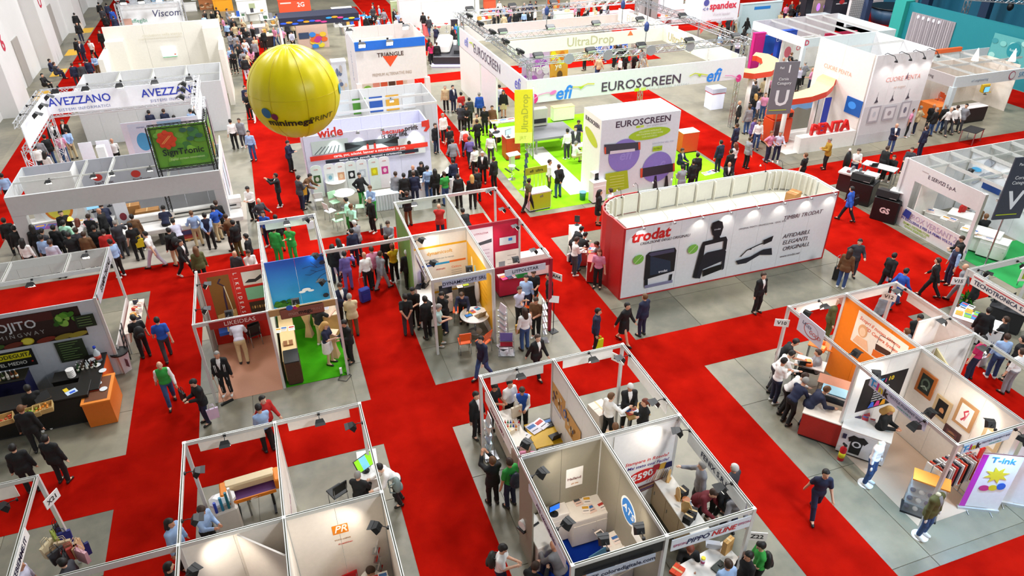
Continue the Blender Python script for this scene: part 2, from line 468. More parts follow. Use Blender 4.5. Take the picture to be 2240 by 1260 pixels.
def cloth_mesh(pn, kind):
    key = (kind, pn, COARSE[0])
    if key in BODY: return BODY[key]
    J = skeleton(pn); d = J['top']; pel = J['pel']; pn_, dn = np.array(pel), np.array(d)
    up = lambda lo: (lambda X, Y, Z: lo - ((X - pn_[0]) * dn[0] + (Y - pn_[1]) * dn[1] + (Z - pn_[2]) * dn[2]))
    nk = np.array(J['neck'])
    collar = lambda X, Y, Z: (X - nk[0]) * dn[0] + (Y - nk[1]) * dn[1] + (Z - nk[2]) * dn[2] - .02
    seated = pel.z < .7
    if kind == 'shirt': V, F = sdf_mesh(torso(J, .014) + arms(J, .012), .021, (up(-.03), collar))
    elif kind == 'tee': V, F = sdf_mesh(torso(J, .016) + arms(J, .02, False), .021, (up(-.06), collar))
    elif kind == 'vest': V, F = sdf_mesh(torso(J, .026), .021, (up(-.05), collar, lambda X, Y, Z: abs(X) - .175))
    elif kind == 'jacket':
        P = torso(J, .03) + arms(J, .02)
        if not seated: P += [('c', pel + Vector((-.06, 0, 0)), pel + Vector((-.075, 0, -.12)), .13, .135), ('c', pel + Vector((.06, 0, 0)), pel + Vector((.075, 0, -.12)), .13, .135)]
        V, F = sdf_mesh(P, .021, (up(-.17 if not seated else -.06), collar))
    elif kind == 'front':
        fy = np.array(d.cross(Vector((1, 0, 0)))); ch = np.array(J['chest'])
        def vee(X, Y, Z):
            t = (X - pn_[0]) * dn[0] + (Y - pn_[1]) * dn[1] + (Z - pn_[2]) * dn[2]
            return np.abs(X) - np.clip((t - .1) * .2, 0, .065)
        def fr(X, Y, Z): return ((X - ch[0]) * fy[0] + (Y - ch[1]) * fy[1] + (Z - ch[2]) * fy[2]) + .03 if fy[1] < 0 else -((X - ch[0]) * fy[0] + (Y - ch[1]) * fy[1] + (Z - ch[2]) * fy[2]) + .03
        def fr2(X, Y, Z): return (Y - ch[1]) - (Z - ch[2]) * dn[1] / max(dn[2], .3) + .04
        V, F = sdf_mesh(torso(J, .036), .015, (vee, fr2, collar, up(.1)))
    elif kind == 'trousers': V, F = sdf_mesh(legs(J, .012), .022, (lambda X, Y, Z: Z - (pn_[2] + .06),))
    elif kind == 'shorts':
        kz = .42
        V, F = sdf_mesh(legs(J, .022), .022, (lambda X, Y, Z: Z - (pn_[2] + .06), lambda X, Y, Z: kz - Z))
    elif kind == 'skirt':
        V, F = sdf_mesh([('e', pel, (.17, .13, .13)), ('c', pel + Vector((-.05, 0, -.05)), pel + Vector((-.08, 0, -.42)), .14, .15), ('c', pel + Vector((.05, 0, -.05)), pel + Vector((.08, 0, -.42)), .14, .15)], .022, (lambda X, Y, Z: Z - (pn_[2] + .06), lambda X, Y, Z: (pn_[2] - .42) - Z))
    elif kind == 'shoes':
        pass
    elif kind in ('shoe_r', 'shoe_l'):
        P = []
        for s in kind[-1]: P += [('c', J['an' + s] + Vector((0, .0, -.03)), J['toe' + s], .047, .042), ('c', J['an' + s], J['an' + s] + Vector((0, .045, -.045)), .044, .045)]
        V, F = sdf_mesh(P, .02)
        V[:, 2] = np.maximum(V[:, 2], .0)
    elif kind in ('short', 'long', 'tail', 'crop'):
        g = .016 if kind != 'crop' else .008
        P = [('e', (0, .018, .035), (.08 + g, .1 + g, .1 + g))]
        face = lambda X, Y, Z: np.minimum(.072 - Z, -Y - (.02 if kind != 'long' else -.01) + 0 * X)
        clips = [lambda X, Y, Z: np.minimum((.065 + .25 * np.maximum(-Y, 0) - Z), (-.005 - Y)), lambda X, Y, Z: -.055 - Z]
        if kind == 'long':
            P += [('c', (0, .07, .02), (0, .1, -.2), .09, .085), ('c', (-.07, .03, 0), (-.08, .03, -.2), .04, .035), ('c', (.07, .03, 0), (.08, .03, -.2), .04, .035)]
            clips = clips[:1]
        if kind == 'tail': P += [('c', (0, .12, .04), (0, .15, -.16), .04, .02)]; clips[1] = lambda X, Y, Z: np.where(Y > .1, -9, -.055 - Z)
        V, F = sdf_mesh(P, .017, clips)
    me = raw_mesh(V, F); me.materials.append(DARK)
    BODY[key] = me; return me

SKINS = [M('d9a688', .55), M('c98f70', .55), M('e3b69a', .55), M('a8714f', .55)]
HAIRC = {'k': '17120f', 'b': '3a2416', 'n': '6a4526', 'g': '8e8a85', 'w': 'cfccc6', 'y': 'c79a55', 'r': '6e2f18'}
HAIRN = {'k': 'black', 'b': 'dark brown', 'n': 'brown', 'g': 'grey', 'w': 'white', 'y': 'blond', 'r': 'auburn'}
CC = {'k': ('121214', 'black'), 'w': ('f1eeea', 'white'), 'n': ('1d2440', 'navy'), 'b': ('2456b8', 'blue'), 'l': ('9db9e0', 'light-blue'), 'g': ('8b8b90', 'grey'),
      'd': ('3b3b41', 'charcoal'), 'r': ('c0241f', 'red'), 'm': ('6b1a24', 'maroon'), 'o': ('55552c', 'olive'), 't': ('c9b48c', 'beige'), 'y': ('e8b81c', 'yellow'),
      'e': ('2f9a3c', 'green'), 'p': ('d88aa8', 'pink'), 'v': ('6b5a9a', 'violet'), 'u': ('6b4a2c', 'brown'), 'j': ('34507f', 'denim'), 'h': ('c8c6d8', 'lilac'),
      'f': ('b5f0cf', 'mint'), 'c': ('a8c4c0', 'sage'), 'i': ('c0205a', 'magenta'), 'x': ('b08a2a', 'mustard')}
CLOTH = {}
def cloth_mat(c):
    if c not in CLOTH: CLOTH[c] = M(CC[c][0], .8, var=.14, scale=14)
    return CLOTH[c]
TOPN = {'j': ('suit_jacket', 'jacket', 'open jacket'), 'c': ('coat', 'jacket', 'jacket'), 's': ('shirt', 'shirt', 'shirt'), 't': ('t_shirt', 'tee', 't-shirt'), 'v': ('vest', 'vest', 'vest')}
BOTN = {'T': ('trousers', 'trousers'), 'S': ('skirt', 'skirt'), 'H': ('shorts', 'shorts')}
DO = {'st': 'standing', 'sw': 'strolling', 'ho': 'reading', 'cr': 'arms folded', 'ph': 'taking a photo', 'wa': 'striding', 'wb': 'walking',
      'le': 'leaning', 'bk': 'hands clasped behind', 'hp': 'gesturing', 'po': 'reaching out', 'si': 'seated', 'sl': 'hunched on seat'}
LABELS = {}
PEOPLE = []
def put(name, me, mat, parent, loc=(0, 0, 0), rot=(0, 0, 0)):
    o = link(name, me, parent, loc, rot)
    o.material_slots[0].link = 'OBJECT'; o.material_slots[0].material = mat
    return o
def person(x, y, rz, pn, top, bot, hair, h=1., zone='', z=0., sk=None, extra=''):
    """top: type+colour (jk = black open jacket), bot: colour[+S skirt/H shorts], hair: style letter + colour ('-' bald)"""
    J = skeleton(pn); sk = SKINS[(len(PEOPLE) * 7 + int(abs(x * 13))) % 3] if sk is None else SKINS[sk]
    o = put('person', body_mesh(pn, SKINS[0]), sk, None, (x, y, z), (0, 0, R(rz)))
    o.scale = (h * (1 + .0), h, h)
    tn, tk, tl = TOPN[top[0]]
    if top[0] == 'v': put('shirt', cloth_mesh(pn, 'shirt'), cloth_mat(top[2] if len(top) > 2 else 'w'), o)
    put(tn, cloth_mesh(pn, tk), cloth_mat(top[1]), o)
    if top[0] == 'j': put('shirt_front', cloth_mesh(pn, 'front'), cloth_mat(top[2] if len(top) > 2 else 'w'), o)
    b = bot[1] if len(bot) > 1 else 'T'
    put(BOTN[b][0], cloth_mesh(pn, BOTN[b][1]), cloth_mat(bot[0]), o)
    sm = M('1a1614', .5) if (len(PEOPLE) % 5) else M('e4e2dd', .5)
    put('shoe', cloth_mesh(pn, 'shoe_r'), sm, o); put('shoe', cloth_mesh(pn, 'shoe_l'), sm, o)
    hs = {'s': 'short', 'l': 'long', 't': 'tail', 'c': 'crop'}.get(hair[0])
    if hs: put('hair', cloth_mesh('hair', hs) if False else hair_mesh(hs), M(HAIRC[hair[1]], .6), o, J['head'], J['hrot'].to_euler())
    ht = {'s': '', 'l': 'long-', 't': 'tied-', 'c': 'cropped-'}[hair[0]] + HAIRN[hair[1]].replace(' ', '-') + '-haired' if hs else 'bald-headed'
    tt = CC[top[1]][1] + ' ' + tl
    lab = f'person in {tt} and {CC[bot[0]][1]} {BOTN[b][1]}, {DO[pn]}, {zone}'
    PEOPLE.append((o, lab, ht))
    tag(o, lab, 'person', 'visitors ' + zone)
    return o
def hair_mesh(k):
    key = ('hair', k, COARSE[0])
    if key not in BODY:
        SKEL['hair'] = dict(top=Vector((0, 0, 1)), pel=Vector((0, 0, 0)), neck=Vector((0, 0, 0)))
        BODY[key] = cloth_mesh('hair', k)
    return BODY[key]
def crowd(zone, rows):
    """rows of 'headx heady pose heading top bottom hair [height]'; heading: degrees turned from facing the -Y end"""
    for r in rows.strip().split('\n'):
        t = r.split()
        if len(t) < 7: continue
        hx, hy = float(t[0]), float(t[1]); pn = t[2]; h = float(t[7]) if len(t) > 7 else 1.
        z = float(t[8]) if len(t) > 8 else 0.
        J = skeleton(pn); rz = R(float(t[3])); hd = J['head'] * h
        p = G(hx, hy, hd.z + z)
        off = Matrix.Rotation(rz, 3, 'Z') @ Vector((hd.x, hd.y, 0))
        person(p.x - off.x, p.y - off.y, float(t[3]), pn, t[4], t[5], t[6], h, zone, z)
def melt(objs, name, label):
    """people too far off to count, joined into one crowd"""
    V = []; F = []; mi = []; mats = []; off = 0
    def add(o, mw):
        nonlocal off
        me = o.data; n = len(me.vertices); co = np.empty(n * 3); me.vertices.foreach_get('co', co)
        m4 = np.array(mw); V.append(co.reshape(-1, 3) @ m4[:3, :3].T + m4[:3, 3])
        ix = []
        for i, sl in enumerate(o.material_slots):
            if sl.material not in mats: mats.append(sl.material)
            ix.append(mats.index(sl.material))
        for p in me.polygons: F.append([v + off for v in p.vertices]); mi.append(ix[p.material_index])
        off += n
    for o in objs:
        mw = o.matrix_basis; add(o, mw)
        for c in o.children: add(c, mw @ c.matrix_basis)
    me = bpy.data.meshes.new(name); me.from_pydata(np.concatenate(V).tolist(), [], F); me.update()
    for m in mats: me.materials.append(m)
    me.polygons.foreach_set('material_index', mi); me.polygons.foreach_set('use_smooth', [True] * len(F))
    for o in objs:
        for c in list(o.children): bpy.data.objects.remove(c)
        bpy.data.objects.remove(o)
    return tag(link(name, me), label, 'crowd', None, 'stuff')
def finish_people():
    """labels of look-alikes get the hair added; what still matches shares its group"""
    for _ in range(12):                                   # nobody stands inside a neighbour
        for i, a in enumerate(PEOPLE):
            for b in PEOPLE[i + 1:]:
                d = b[0].location - a[0].location; L = max(d.length, .01)
                if L < .46: q = d / L * (.47 - L) / 2; q.z = 0; b[0].location += q; a[0].location -= q
    n = {}
    for o, l, h in PEOPLE: n[l] = n.get(l, 0) + 1
    for o, l, h in PEOPLE:
        if n[l] > 1:
            a, b = l.split(', ', 1); o['label'] = a + ', ' + h + ', ' + b
# ================================================================ hall: floor, carpets, walls
def concrete():
    m = bpy.data.materials.new('concrete'); m.use_nodes = True; nt = m.node_tree; b = nt.nodes['Principled BSDF']
    tc = nt.nodes.new('ShaderNodeTexCoord'); geo = nt.nodes.new('ShaderNodeNewGeometry')
    n1 = nt.nodes.new('ShaderNodeTexNoise'); n1.inputs['Scale'].default_value = .35; n1.inputs['Detail'].default_value = 6
    n2 = nt.nodes.new('ShaderNodeTexNoise'); n2.inputs['Scale'].default_value = 3.; n2.inputs['Detail'].default_value = 5
    oi = nt.nodes.new('ShaderNodeObjectInfo')
    r = nt.nodes.new('ShaderNodeValToRGB')
    r.color_ramp.elements[0].position = .3; r.color_ramp.elements[0].color = lin('68675a')
    r.color_ramp.elements[1].position = .7; r.color_ramp.elements[1].color = lin('918a76')
    mx = nt.nodes.new('ShaderNodeMath'); mx.operation = 'ADD'
    m2 = nt.nodes.new('ShaderNodeMath'); m2.operation = 'MULTIPLY'; m2.inputs[1].default_value = .35
    m3 = nt.nodes.new('ShaderNodeMath'); m3.operation = 'MULTIPLY_ADD'; m3.inputs[1].default_value = .22; m3.inputs[2].default_value = -.27
    nt.links.new(geo.outputs['Position'], n1.inputs['Vector']); nt.links.new(geo.outputs['Position'], n2.inputs['Vector'])
    nt.links.new(n2.outputs['Fac'], m2.inputs[0]); nt.links.new(n1.outputs['Fac'], mx.inputs[0])
    nt.links.new(oi.outputs['Random'], m3.inputs[0])
    ad = nt.nodes.new('ShaderNodeMath'); ad.operation = 'ADD'
    nt.links.new(m2.outputs[0], mx.inputs[1]); nt.links.new(mx.outputs[0], ad.inputs[0]); nt.links.new(m3.outputs[0], ad.inputs[1])
    nt.links.new(ad.outputs[0], r.inputs[0]); nt.links.new(r.outputs[0], b.inputs['Base Color'])
    b.inputs['Roughness'].default_value = .42
    return m
CONC = concrete()
def carpet_mat(name, c0, c1):
    m = bpy.data.materials.new(name); m.use_nodes = True; nt = m.node_tree; b = nt.nodes['Principled BSDF']
    geo = nt.nodes.new('ShaderNodeNewGeometry')
    n1 = nt.nodes.new('ShaderNodeTexNoise'); n1.inputs['Scale'].default_value = .55; n1.inputs['Detail'].default_value = 5; n1.inputs['Roughness'].default_value = .6
    n2 = nt.nodes.new('ShaderNodeTexNoise'); n2.inputs['Scale'].default_value = 60; n2.inputs['Detail'].default_value = 2
    r = nt.nodes.new('ShaderNodeValToRGB')
    r.color_ramp.elements[0].position = .32; r.color_ramp.elements[0].color = lin(c0)
    r.color_ramp.elements[1].position = .68; r.color_ramp.elements[1].color = lin(c1)
    bp = nt.nodes.new('ShaderNodeBump'); bp.inputs['Strength'].default_value = .25
    nt.links.new(geo.outputs['Position'], n1.inputs['Vector']); nt.links.new(geo.outputs['Position'], n2.inputs['Vector'])
    nt.links.new(n1.outputs['Fac'], r.inputs[0]); nt.links.new(r.outputs[0], b.inputs['Base Color'])
    nt.links.new(n2.outputs['Fac'], bp.inputs['Height']); nt.links.new(bp.outputs[0], b.inputs['Normal'])
    b.inputs['Roughness'].default_value = .95; b.inputs['Specular IOR Level'].default_value = .02
    return m
RED = carpet_mat('red_carpet_pile', '8c0a04', 'b4160a')
GREEN = carpet_mat('green_carpet_pile', '7ec819', '9be028')
TURF = carpet_mat('turf_pile', '2f8a12', '4fae1c')
BLUEC = carpet_mat('blue_carpet_pile', '12308f', '1a45b8')

fl = bx('floor', -60, 110, -12, 140, -.3, -.02, CONC); tag(fl, kind='structure')
PW[fl.name] = Matrix.Translation(fl.location)
for i in range(-5, 11):
    for j in range(1, 10):
        x0, y0 = i * 3.1 + .9, j * 3.1 + 1.1
        bx('floor_slab', x0 + .009, x0 + 3.091, y0 + .009, y0 + 3.091, -.02, 0, CONC, fl)
bx('floor_slab', -60, .9 - 15.5, -12, 140, -.02, 0, CONC, fl)
bx('floor_slab', .9 + 34.1, 110, -12, 140, -.02, 0, CONC, fl)
bx('floor_slab', -14.6, 35, 32.1, 140, -.02, 0, CONC, fl)
bx('floor_slab', -14.6, 35, -12, 4.2, -.02, 0, CONC, fl)

def carpet(x0, x1, y0, y1, label, mat=None, th=.006, name='carpet'):
    return tag(bx(name, x0, x1, y0, y1, 0.0005, th, mat or RED), label, 'carpet', 'red aisle carpets' if mat is None else None)
C = [(-16.1, 25.3, 15.62, 17.68, 'long red carpet crossing in front of the big stamp stand'),
     (-5.85, -3.77, 2, 15.62, 'red carpet between the bag stand and the orange-logo stand'),
     (1.35, 3.43, 2, 15.62, 'red carpet between the orange-logo stand and the grey-walled stand'),
     (10.08, 12.13, 2, 15.62, 'red carpet between the grey-walled stand and the orange-walled stand'),
     (12.14, 18.8, 2, 7.0, 'red carpet in front of the roll-up banner and mannequin'),
     (-5.75, -3.77, 17.68, 27.0, 'red carpet beside the cocktail bar stand'),
     (1.33, 3.43, 17.68, 27.0, 'red carpet between the turf stand and the round-table stand'),
     (8.58, 10.65, 17.68, 25.7, 'red carpet beside the curved red end of the stamp stand'),
     (-16.1, 8.58, 27.0, 29.1, 'red carpet before the printer stand with green banner'),
     (8.6, 25.2, 25.7, 27.9, 'red carpet behind the big stamp stand'),
     (25.21, 48.6, 26.1, 28.5, 'red carpet before the white wall with framed drawings'),
     (21.3, 25.4, 17.68, 25.7, 'red carpet between the stamp stand and the copier stand'),
     (18.9, 20.7, 2, 15.62, 'red carpet between the picture wall stand and the plant table'),
     (-1.5, .6, 29.1, 70, 'red carpet under the yellow balloon'),
     (8.7, 10.5, 27.9, 80, 'red carpet beside the green exhibition floor'),
     (10.51, 30, 50.5, 52.6, 'red carpet beyond the white fascia frame'),
     (-14.2, -12.2, 29.2, 95, 'red carpet along the tall concrete wall'),
     (22.2, 25.1, 27.9, 44, 'red carpet beside the round wooden ring'),
     (15.5, 34, 44.1, 47.5, 'red carpet seen through the white fascia frame'),
     (45.6, 48.6, 28.6, 36, 'red carpet under the teal wall'),
     (.61, 8.69, 41.5, 43, 'short red carpet behind the white printed wall')]
for c in C: carpet(*c)
# hall wall along the aisle with piers
CW = M('d9d8d6', .8, var=.05, scale=.8)
w = tag(bx('wall_left', -17.6, -16.2, -10, 140, 0, 22, CW), kind='structure'); PW[w.name] = Matrix.Translation(w.location)
for y in (54, 66.5, 79, 91.5, 104):
    bx('pier', -16.2, -15.2, y - 1.6, y + 1.6, 0, 22, CW, w)
for y in (60.5, 73, 85):
    bx('door_panel', -16.2, -16.12, y - .8, y + .8, 0, 3.2, M('a7a29c', .7), w)
SGN = M('c2304a', .6)
for y, z, t in ((54, 6.4, '12'), (66.5, 6.6, '20'), (54.2, 3.6, '6'), (66.5, 4, 'U'), (46, 4.6, 'S'), (46.6, 6.4, 'X')):
    sf = Surf(w, (-15.19 if y > 50 else -16.19, y - 1, z), (0, 1, 0)); sf.txt(1, .6, t, 1.5, SGN, bold=.02)
wb = tag(bx('wall_back', -60, 110, 139, 140, 0, 22, CW), kind='structure')
for y in (56, 62, 68.5, 77):
    o = bx('floor_strip', -15.2, -14.3, y, y + 2.2, .0005, .004, M('e8b637', .7)); tag(o, f'yellow hazard marking painted by the concrete wall', 'floor marking', 'yellow floor markings by the wall')
# ================================================================ stand kit
def rail(b, x0, y0, x1, y1, z=3.0, h=.1, w=.06, mat=None):
    """aluminium rail with an open groove along its top"""
    L = math.hypot(x1 - x0, y1 - y0); key = ('rail', round(L, 2), h, w, mat.name if mat else '')
    if key not in MESH:
        l, a, g = L / 2, w / 2, w / 2 - .018
        prof = [(-a, -h), (a, -h), (a, 0), (g, 0), (g, -.03), (-g, -.03), (-g, 0), (-a, 0)]
        v = [(-l, p[0], p[1]) for p in prof] + [(l, p[0], p[1]) for p in prof]
        n = 8; f = [(i, n + i, n + (i + 1) % n, (i + 1) % n) for i in range(n)]
        f = [tuple(reversed(q)) for q in f] + [(0, 1, 2, 3, 4, 5, 6, 7), tuple(range(15, 7, -1))]
        me = newmesh(v, f, mat or ALU); me.materials.append(GROOVE)
        for i in (3, 4, 5): me.polygons[i].material_index = 1
        MESH[key] = me
    return link('rail', MESH[key], b, ((x0 + x1) / 2, (y0 + y1) / 2, z), (0, 0, math.atan2(y1 - y0, x1 - x0)))
def post(b, x, y, z=3.0, w=.08, mat=None, z0=0):
    return box('post', x, y, (z + z0) / 2, w, w, z - z0, mat or ALU, b)
def walls(b, x0, y0, x1, y1, z0=0., z1=2.9, mat=None, th=.04, pw=1.03, name='wall_panel'):
    """a run of separate upright panels with joints"""
    L = math.hypot(x1 - x0, y1 - y0); n = max(1, round(L / pw)); a = math.degrees(math.atan2(y1 - y0, x1 - x0)); out = []
    for i in range(n):
        t = (i + .5) / n
        out.append(box(name, x0 + (x1 - x0) * t, y0 + (y1 - y0) * t, (z0 + z1) / 2, L / n - .008, th, z1 - z0, mat or WHITE, b, a))
    return out
NAMEB = M('c9cfe2', .5)
def name_board(x, y, z, ang, txt, label, w=1.9, h=.26, col=None, tcol='1d2440', size=.2, group=None, bold=.012, tw=1.):
    """board hung on a rail, its printed side facing the direction of the surface normal (u along ang)"""
    col = col or NAMEB
    u = Vector((math.cos(R(ang)), math.sin(R(ang)), 0)); n = u.cross(Vector((0, 0, 1)))
    o = wthing('name_board', label, 'sign', (x, y, z - h / 2), group)
    box('board', x, y, z, w, .02, h, col, o, ang)
    if txt:
        sf = Surf(o, Vector((x, y, z - h / 2)) - u * w / 2 + n * .01, u)
        sf.txt(w / 2, h / 2, txt, size, tcol, bold=bold, w=tw)
    return o
def flag_sign(x, y, z, ang, txt, label, w=.42, h=.26):
    return name_board(x, y, z, ang, txt, label, w, h, WHITE, '202020', .17)
FGROUP = {}
def flood(x, y, z, yaw, tilt=35, where='', light=0., col=(1, .9, .78), arm=.22):
    """black floodlight on a short arm fixed to a rail; yaw = direction it points"""
    o = thing('spotlight', f'black floodlight on a short arm, clamped to {where}', 'spotlight', (x, y, z), yaw, 'floodlights on ' + where)
    k = 'flood'
    if k not in MESH:
        v, f = tube_data([(0, 0, 0), (arm * .6, 0, .02), (arm, 0, -.01)], .012, 5); MESH[k] = newmesh(v, f, BLACK)
        MESH['clamp'] = box_mesh(.05, .07, .07, BLACK)
        hv = [(-.06, -.1, -.075), (-.06, .1, -.075), (-.06, .1, .075), (-.06, -.1, .075), (.07, -.14, -.11), (.07, .14, -.11), (.07, .14, .11), (.07, -.14, .11)]
        hf = [(3, 2, 1, 0), (0, 1, 5, 4), (1, 2, 6, 5), (2, 3, 7, 6), (3, 0, 4, 7), (4, 5, 6, 7)]
        MESH['fhouse'] = newmesh(hv, hf, BLACK); MESH['flens'] = box_mesh(.006, .25, .19, LAMPGLASS)
        MESH['visor'] = newmesh([(.07, -.14, .11), (.07, .14, .11), (.17, .15, .15), (.17, -.15, .15), (.07, -.14, .118), (.07, .14, .118), (.17, .15, .158), (.17, -.15, .158)],
                                [(0, 1, 2, 3), (7, 6, 5, 4), (0, 3, 7, 4), (1, 5, 6, 2), (2, 6, 7, 3), (0, 4, 5, 1)], BLACK)
    o.scale = (.85, .85, .85)
    link('arm', MESH['flood'], o); link('clamp', MESH['clamp'], o)
    hd = link('housing', MESH['fhouse'], o, (arm + .05, 0, -.05), (0, R(tilt), 0))
    link('lens', MESH['flens'], hd, (.072, 0, 0)); link('visor', MESH['visor'], hd)
    light = light * 2.2 if light else 8
    if light:
        l = bpy.data.lights.new('floodlight_beam', 'SPOT'); l.energy = light; l.color = col; l.spot_size = R(100); l.spot_blend = .7; l.shadow_soft_size = .08
        lo = bpy.data.objects.new('floodlight_beam', l); COL.objects.link(lo); lo.parent = hd; lo.location = (.12, 0, 0); lo.rotation_euler = (0, R(-90), 0)
    return o

# ---------------------------------------------------------------- furniture and small things (built once, then copied)
PROTO = {}
def copy_tree(o, parent=None):
    c = o.copy(); COL.objects.link(c); c.parent = parent
    for ch in list(o.children): copy_tree(ch, c)
    return c
def place(kind, builder, x, y, z, rz, label, cat, group=None, s=1.):
    """first use builds the thing, later uses copy it with its parts"""
    if kind in PROTO: o = copy_tree(PROTO[kind])
    else: o = thing(kind[0] if isinstance(kind, tuple) else kind, label, cat); builder(o); PROTO[kind] = o
    o.location = (x, y, z); o.rotation_euler = (0, 0, R(rz)); o.scale = (s, s, s)
    if 'group' in o.keys(): del o['group']
    return tag(o, label, cat, group)
def chair(x, y, rz, col, label, group=None, steel=True):
    def b(o):
        c = M(col, .45)
        link('seat', box_mesh(.42, .42, .035, c, .012), o, (0, 0, .45))
        link('backrest', box_mesh(.42, .03, .34, c, .012), o, (0, .215, .74), (R(-9), 0, 0))
        for sx in (-.18, .18):
            tube('leg', [(sx, -.18, 0), (sx, -.17, .44)], .012, STEEL, o); tube('leg', [(sx, .22, 0), (sx, .19, .45)], .012, STEEL, o)
            tube('back_frame', [(sx, .19, .45), (sx, .235, .86)], .012, STEEL, o)
    return place(('chair', col), b, x, y, 0, rz, label, 'chair', group)
def stool(x, y, col, label, group=None, h=.75):
    def b(o):
        lathe('base', [(.21, 0), (.21, .015), (.03, .04)], CHROME, o, n=20); cyl('column', 0, 0, .03, h - .04, .025, CHROME, o)
        lathe('seat', [(.1, h - .05), (.18, h - .03), (.19, h), (.12, h + .03)], M(col, .4), o, n=20)
        tube('footrest', [(.14 * math.cos(a * .52), .14 * math.sin(a * .52), .28) for a in range(12)], .009, CHROME, o, closed=True)
    return place(('bar_stool', col), b, x, y, 0, 0, label, 'stool', group)
def round_table(x, y, label, r=.4, col='f4f2ee', h=.74, group=None):
    def b(o):
        lathe('base', [(.25, 0), (.25, .02), (.04, .05)], STEEL, o, n=20); cyl('column', 0, 0, .04, h - .03, .035, STEEL, o)
        lathe('table_top', [(r, h - .03), (r + .005, h - .015), (r, h)], M(col, .35), o, n=32)
    return place(('round_table', col, r, h), b, x, y, 0, 0, label, 'table', group)
def laptop(x, y, z, rz, label, scr='2b3a55', body='1c1c20', group=None):
    def b(o):
        link('keyboard_base', box_mesh(.34, .24, .018, M(body, .4), .004), o, (0, 0, .009))
        l = link('lid', box_mesh(.34, .012, .22, M(body, .4), .003), o, (0, .14, .12), (R(-18), 0, 0))
        link('screen', box_mesh(.31, .003, .19, M(scr, .2, emit=.6)), l, (0, -.008, 0))
    return place(('laptop', scr, body), b, x, y, z, rz, label, 'laptop', group)
def monitor(x, y, z, rz, label, scr='6fb0e8', w=.5, h=.32, group=None, tilt=0):
    def b(o):
        lathe('foot', [(.11, 0), (.11, .012), (.03, .03)], BLACK, o, n=16); cyl('neck', 0, .02, .01, .2, .018, BLACK, o)
        p = link('housing', box_mesh(w, .035, h, BLACK, .006), o, (0, 0, .14 + h / 2), (R(tilt), 0, 0))
        link('screen', box_mesh(w - .03, .003, h - .03, M(scr, .2, emit=.7)), p, (0, -.019, 0))
    return place(('monitor', scr, w, h, tilt), b, x, y, z, rz, label, 'monitor', group)
def counter(x, y, rz, w, d, h, body, top, label, group=None, front=None, toe=True, name='counter', shelf=False):
    """display counter with plinth, body panels and a slab top"""
    def b(o):
        bm, tm = mm(body), mm(top)
        link('plinth', box_mesh(w - .06, d - .06, .07, DARK), o, (0, 0, .035))
        link('body', box_mesh(w, d, h - .11, bm), o, (0, 0, .07 + (h - .11) / 2))
        link('worktop', box_mesh(w + .03, d + .03, .04, tm, .008), o, (0, 0, h - .02))
        n = max(1, round(w / .6))
        for i in range(n):
            xx = -w / 2 + (i + .5) * w / n
            dr = link('door', box_mesh(w / n - .02, .012, h - .17, mm(front or body)), o, (xx, d / 2 + .008, .07 + (h - .11) / 2))
            link('handle', box_mesh(.012, .02, .12, STEEL), dr, (w / n * .35, .014, .1))
        link('front_panel', box_mesh(w - .04, .01, h - .17, mm(front or body)), o, (0, -d / 2 - .006, .07 + (h - .11) / 2))
    return place((name, w, d, h, mm(body).name, mm(top).name, mm(front).name if front else ''), b, x, y, 0, rz, label, 'counter', group)
def table(x, y, rz, w, d, h, top, label, group=None, leg=None):
    def b(o):
        link('table_top', box_mesh(w, d, .035, mm(top), .006), o, (0, 0, h - .018))
        for sx in (-1, 1):
            for sy in (-1, 1): link('leg', box_mesh(.045, .045, h - .035, leg or STEEL), o, (sx * (w / 2 - .05), sy * (d / 2 - .05), (h - .035) / 2))
    return place(('table', w, d, h, mm(top).name), b, x, y, 0, rz, label, 'table', group)
def papers(x, y, z, rz, label, cols=('f4f2ee',), n=1, w=.21, d=.29, group=None, cat='leaflet', name='leaflet'):
    for i in range(n):
        c = cols[i % len(cols)]
        a = random.uniform(-14, 14); dx, dy = random.uniform(-.05, .05) + (i % 3 - 1) * (w + .02) * (n > 1), (i // 3) * (d + .03) + random.uniform(-.02, .02)
        ca, sa = math.cos(R(rz)), math.sin(R(rz)); h = .006 + .012 * random.random()
        o = thing(name, label, cat, (x + dx * ca - dy * sa, y + dx * sa + dy * ca, z), rz + a, group or label)
        link('sheets', box_mesh(w, d, round(h, 3), M(c, .6)), o, (0, 0, h / 2))
        k = (i * 5 + 3) % 4
        link('print_block', box_mesh(w * .8, d * .3, .001, M(['3a6fb0', 'c23a2e', '4b4b4b', 'd8a02a'][k], .6)), o, (0, d * .2, h + .0006))
        link('print_block', box_mesh(w * .7, d * .08, .001, M('6a6a6a', .6)), o, (0, -d * .2, h + .0006))
def bottle(x, y, z, col, label, group=None, s=1., cap='d0d0d0'):
    def b(o):
        lathe('glass_body', [(.035, 0), (.037, .02), (.037, .15), (.014, .2), (.013, .26)], M(col, .15), o, n=12)
        lathe('cap', [(.015, .26), (.015, .285), (.008, .287)], M(cap, .4), o, n=10)
        lathe('paper_label', [(.0375, .05), (.0375, .12)], M('efe9d8', .6), o, n=12)
    return place(('bottle', col, cap), b, x, y, z, 0, label, 'bottle', group, s)
def carton(x, y, z, rz, w, d, h, label, col='a8763f', group=None):
    o = thing('cardboard_box', label, 'box', (x, y, z), rz, group)
    link('body', box_mesh(w, d, h, M(col, .75)), o, (0, 0, h / 2)); link('tape', box_mesh(.05, d + .004, .003, M('cdb07a', .4)), o, (0, 0, h + .001))
    link('flap_seam', box_mesh(w * .98, .006, .002, M('6b4a24', .8)), o, (0, 0, h + .001))
    return o
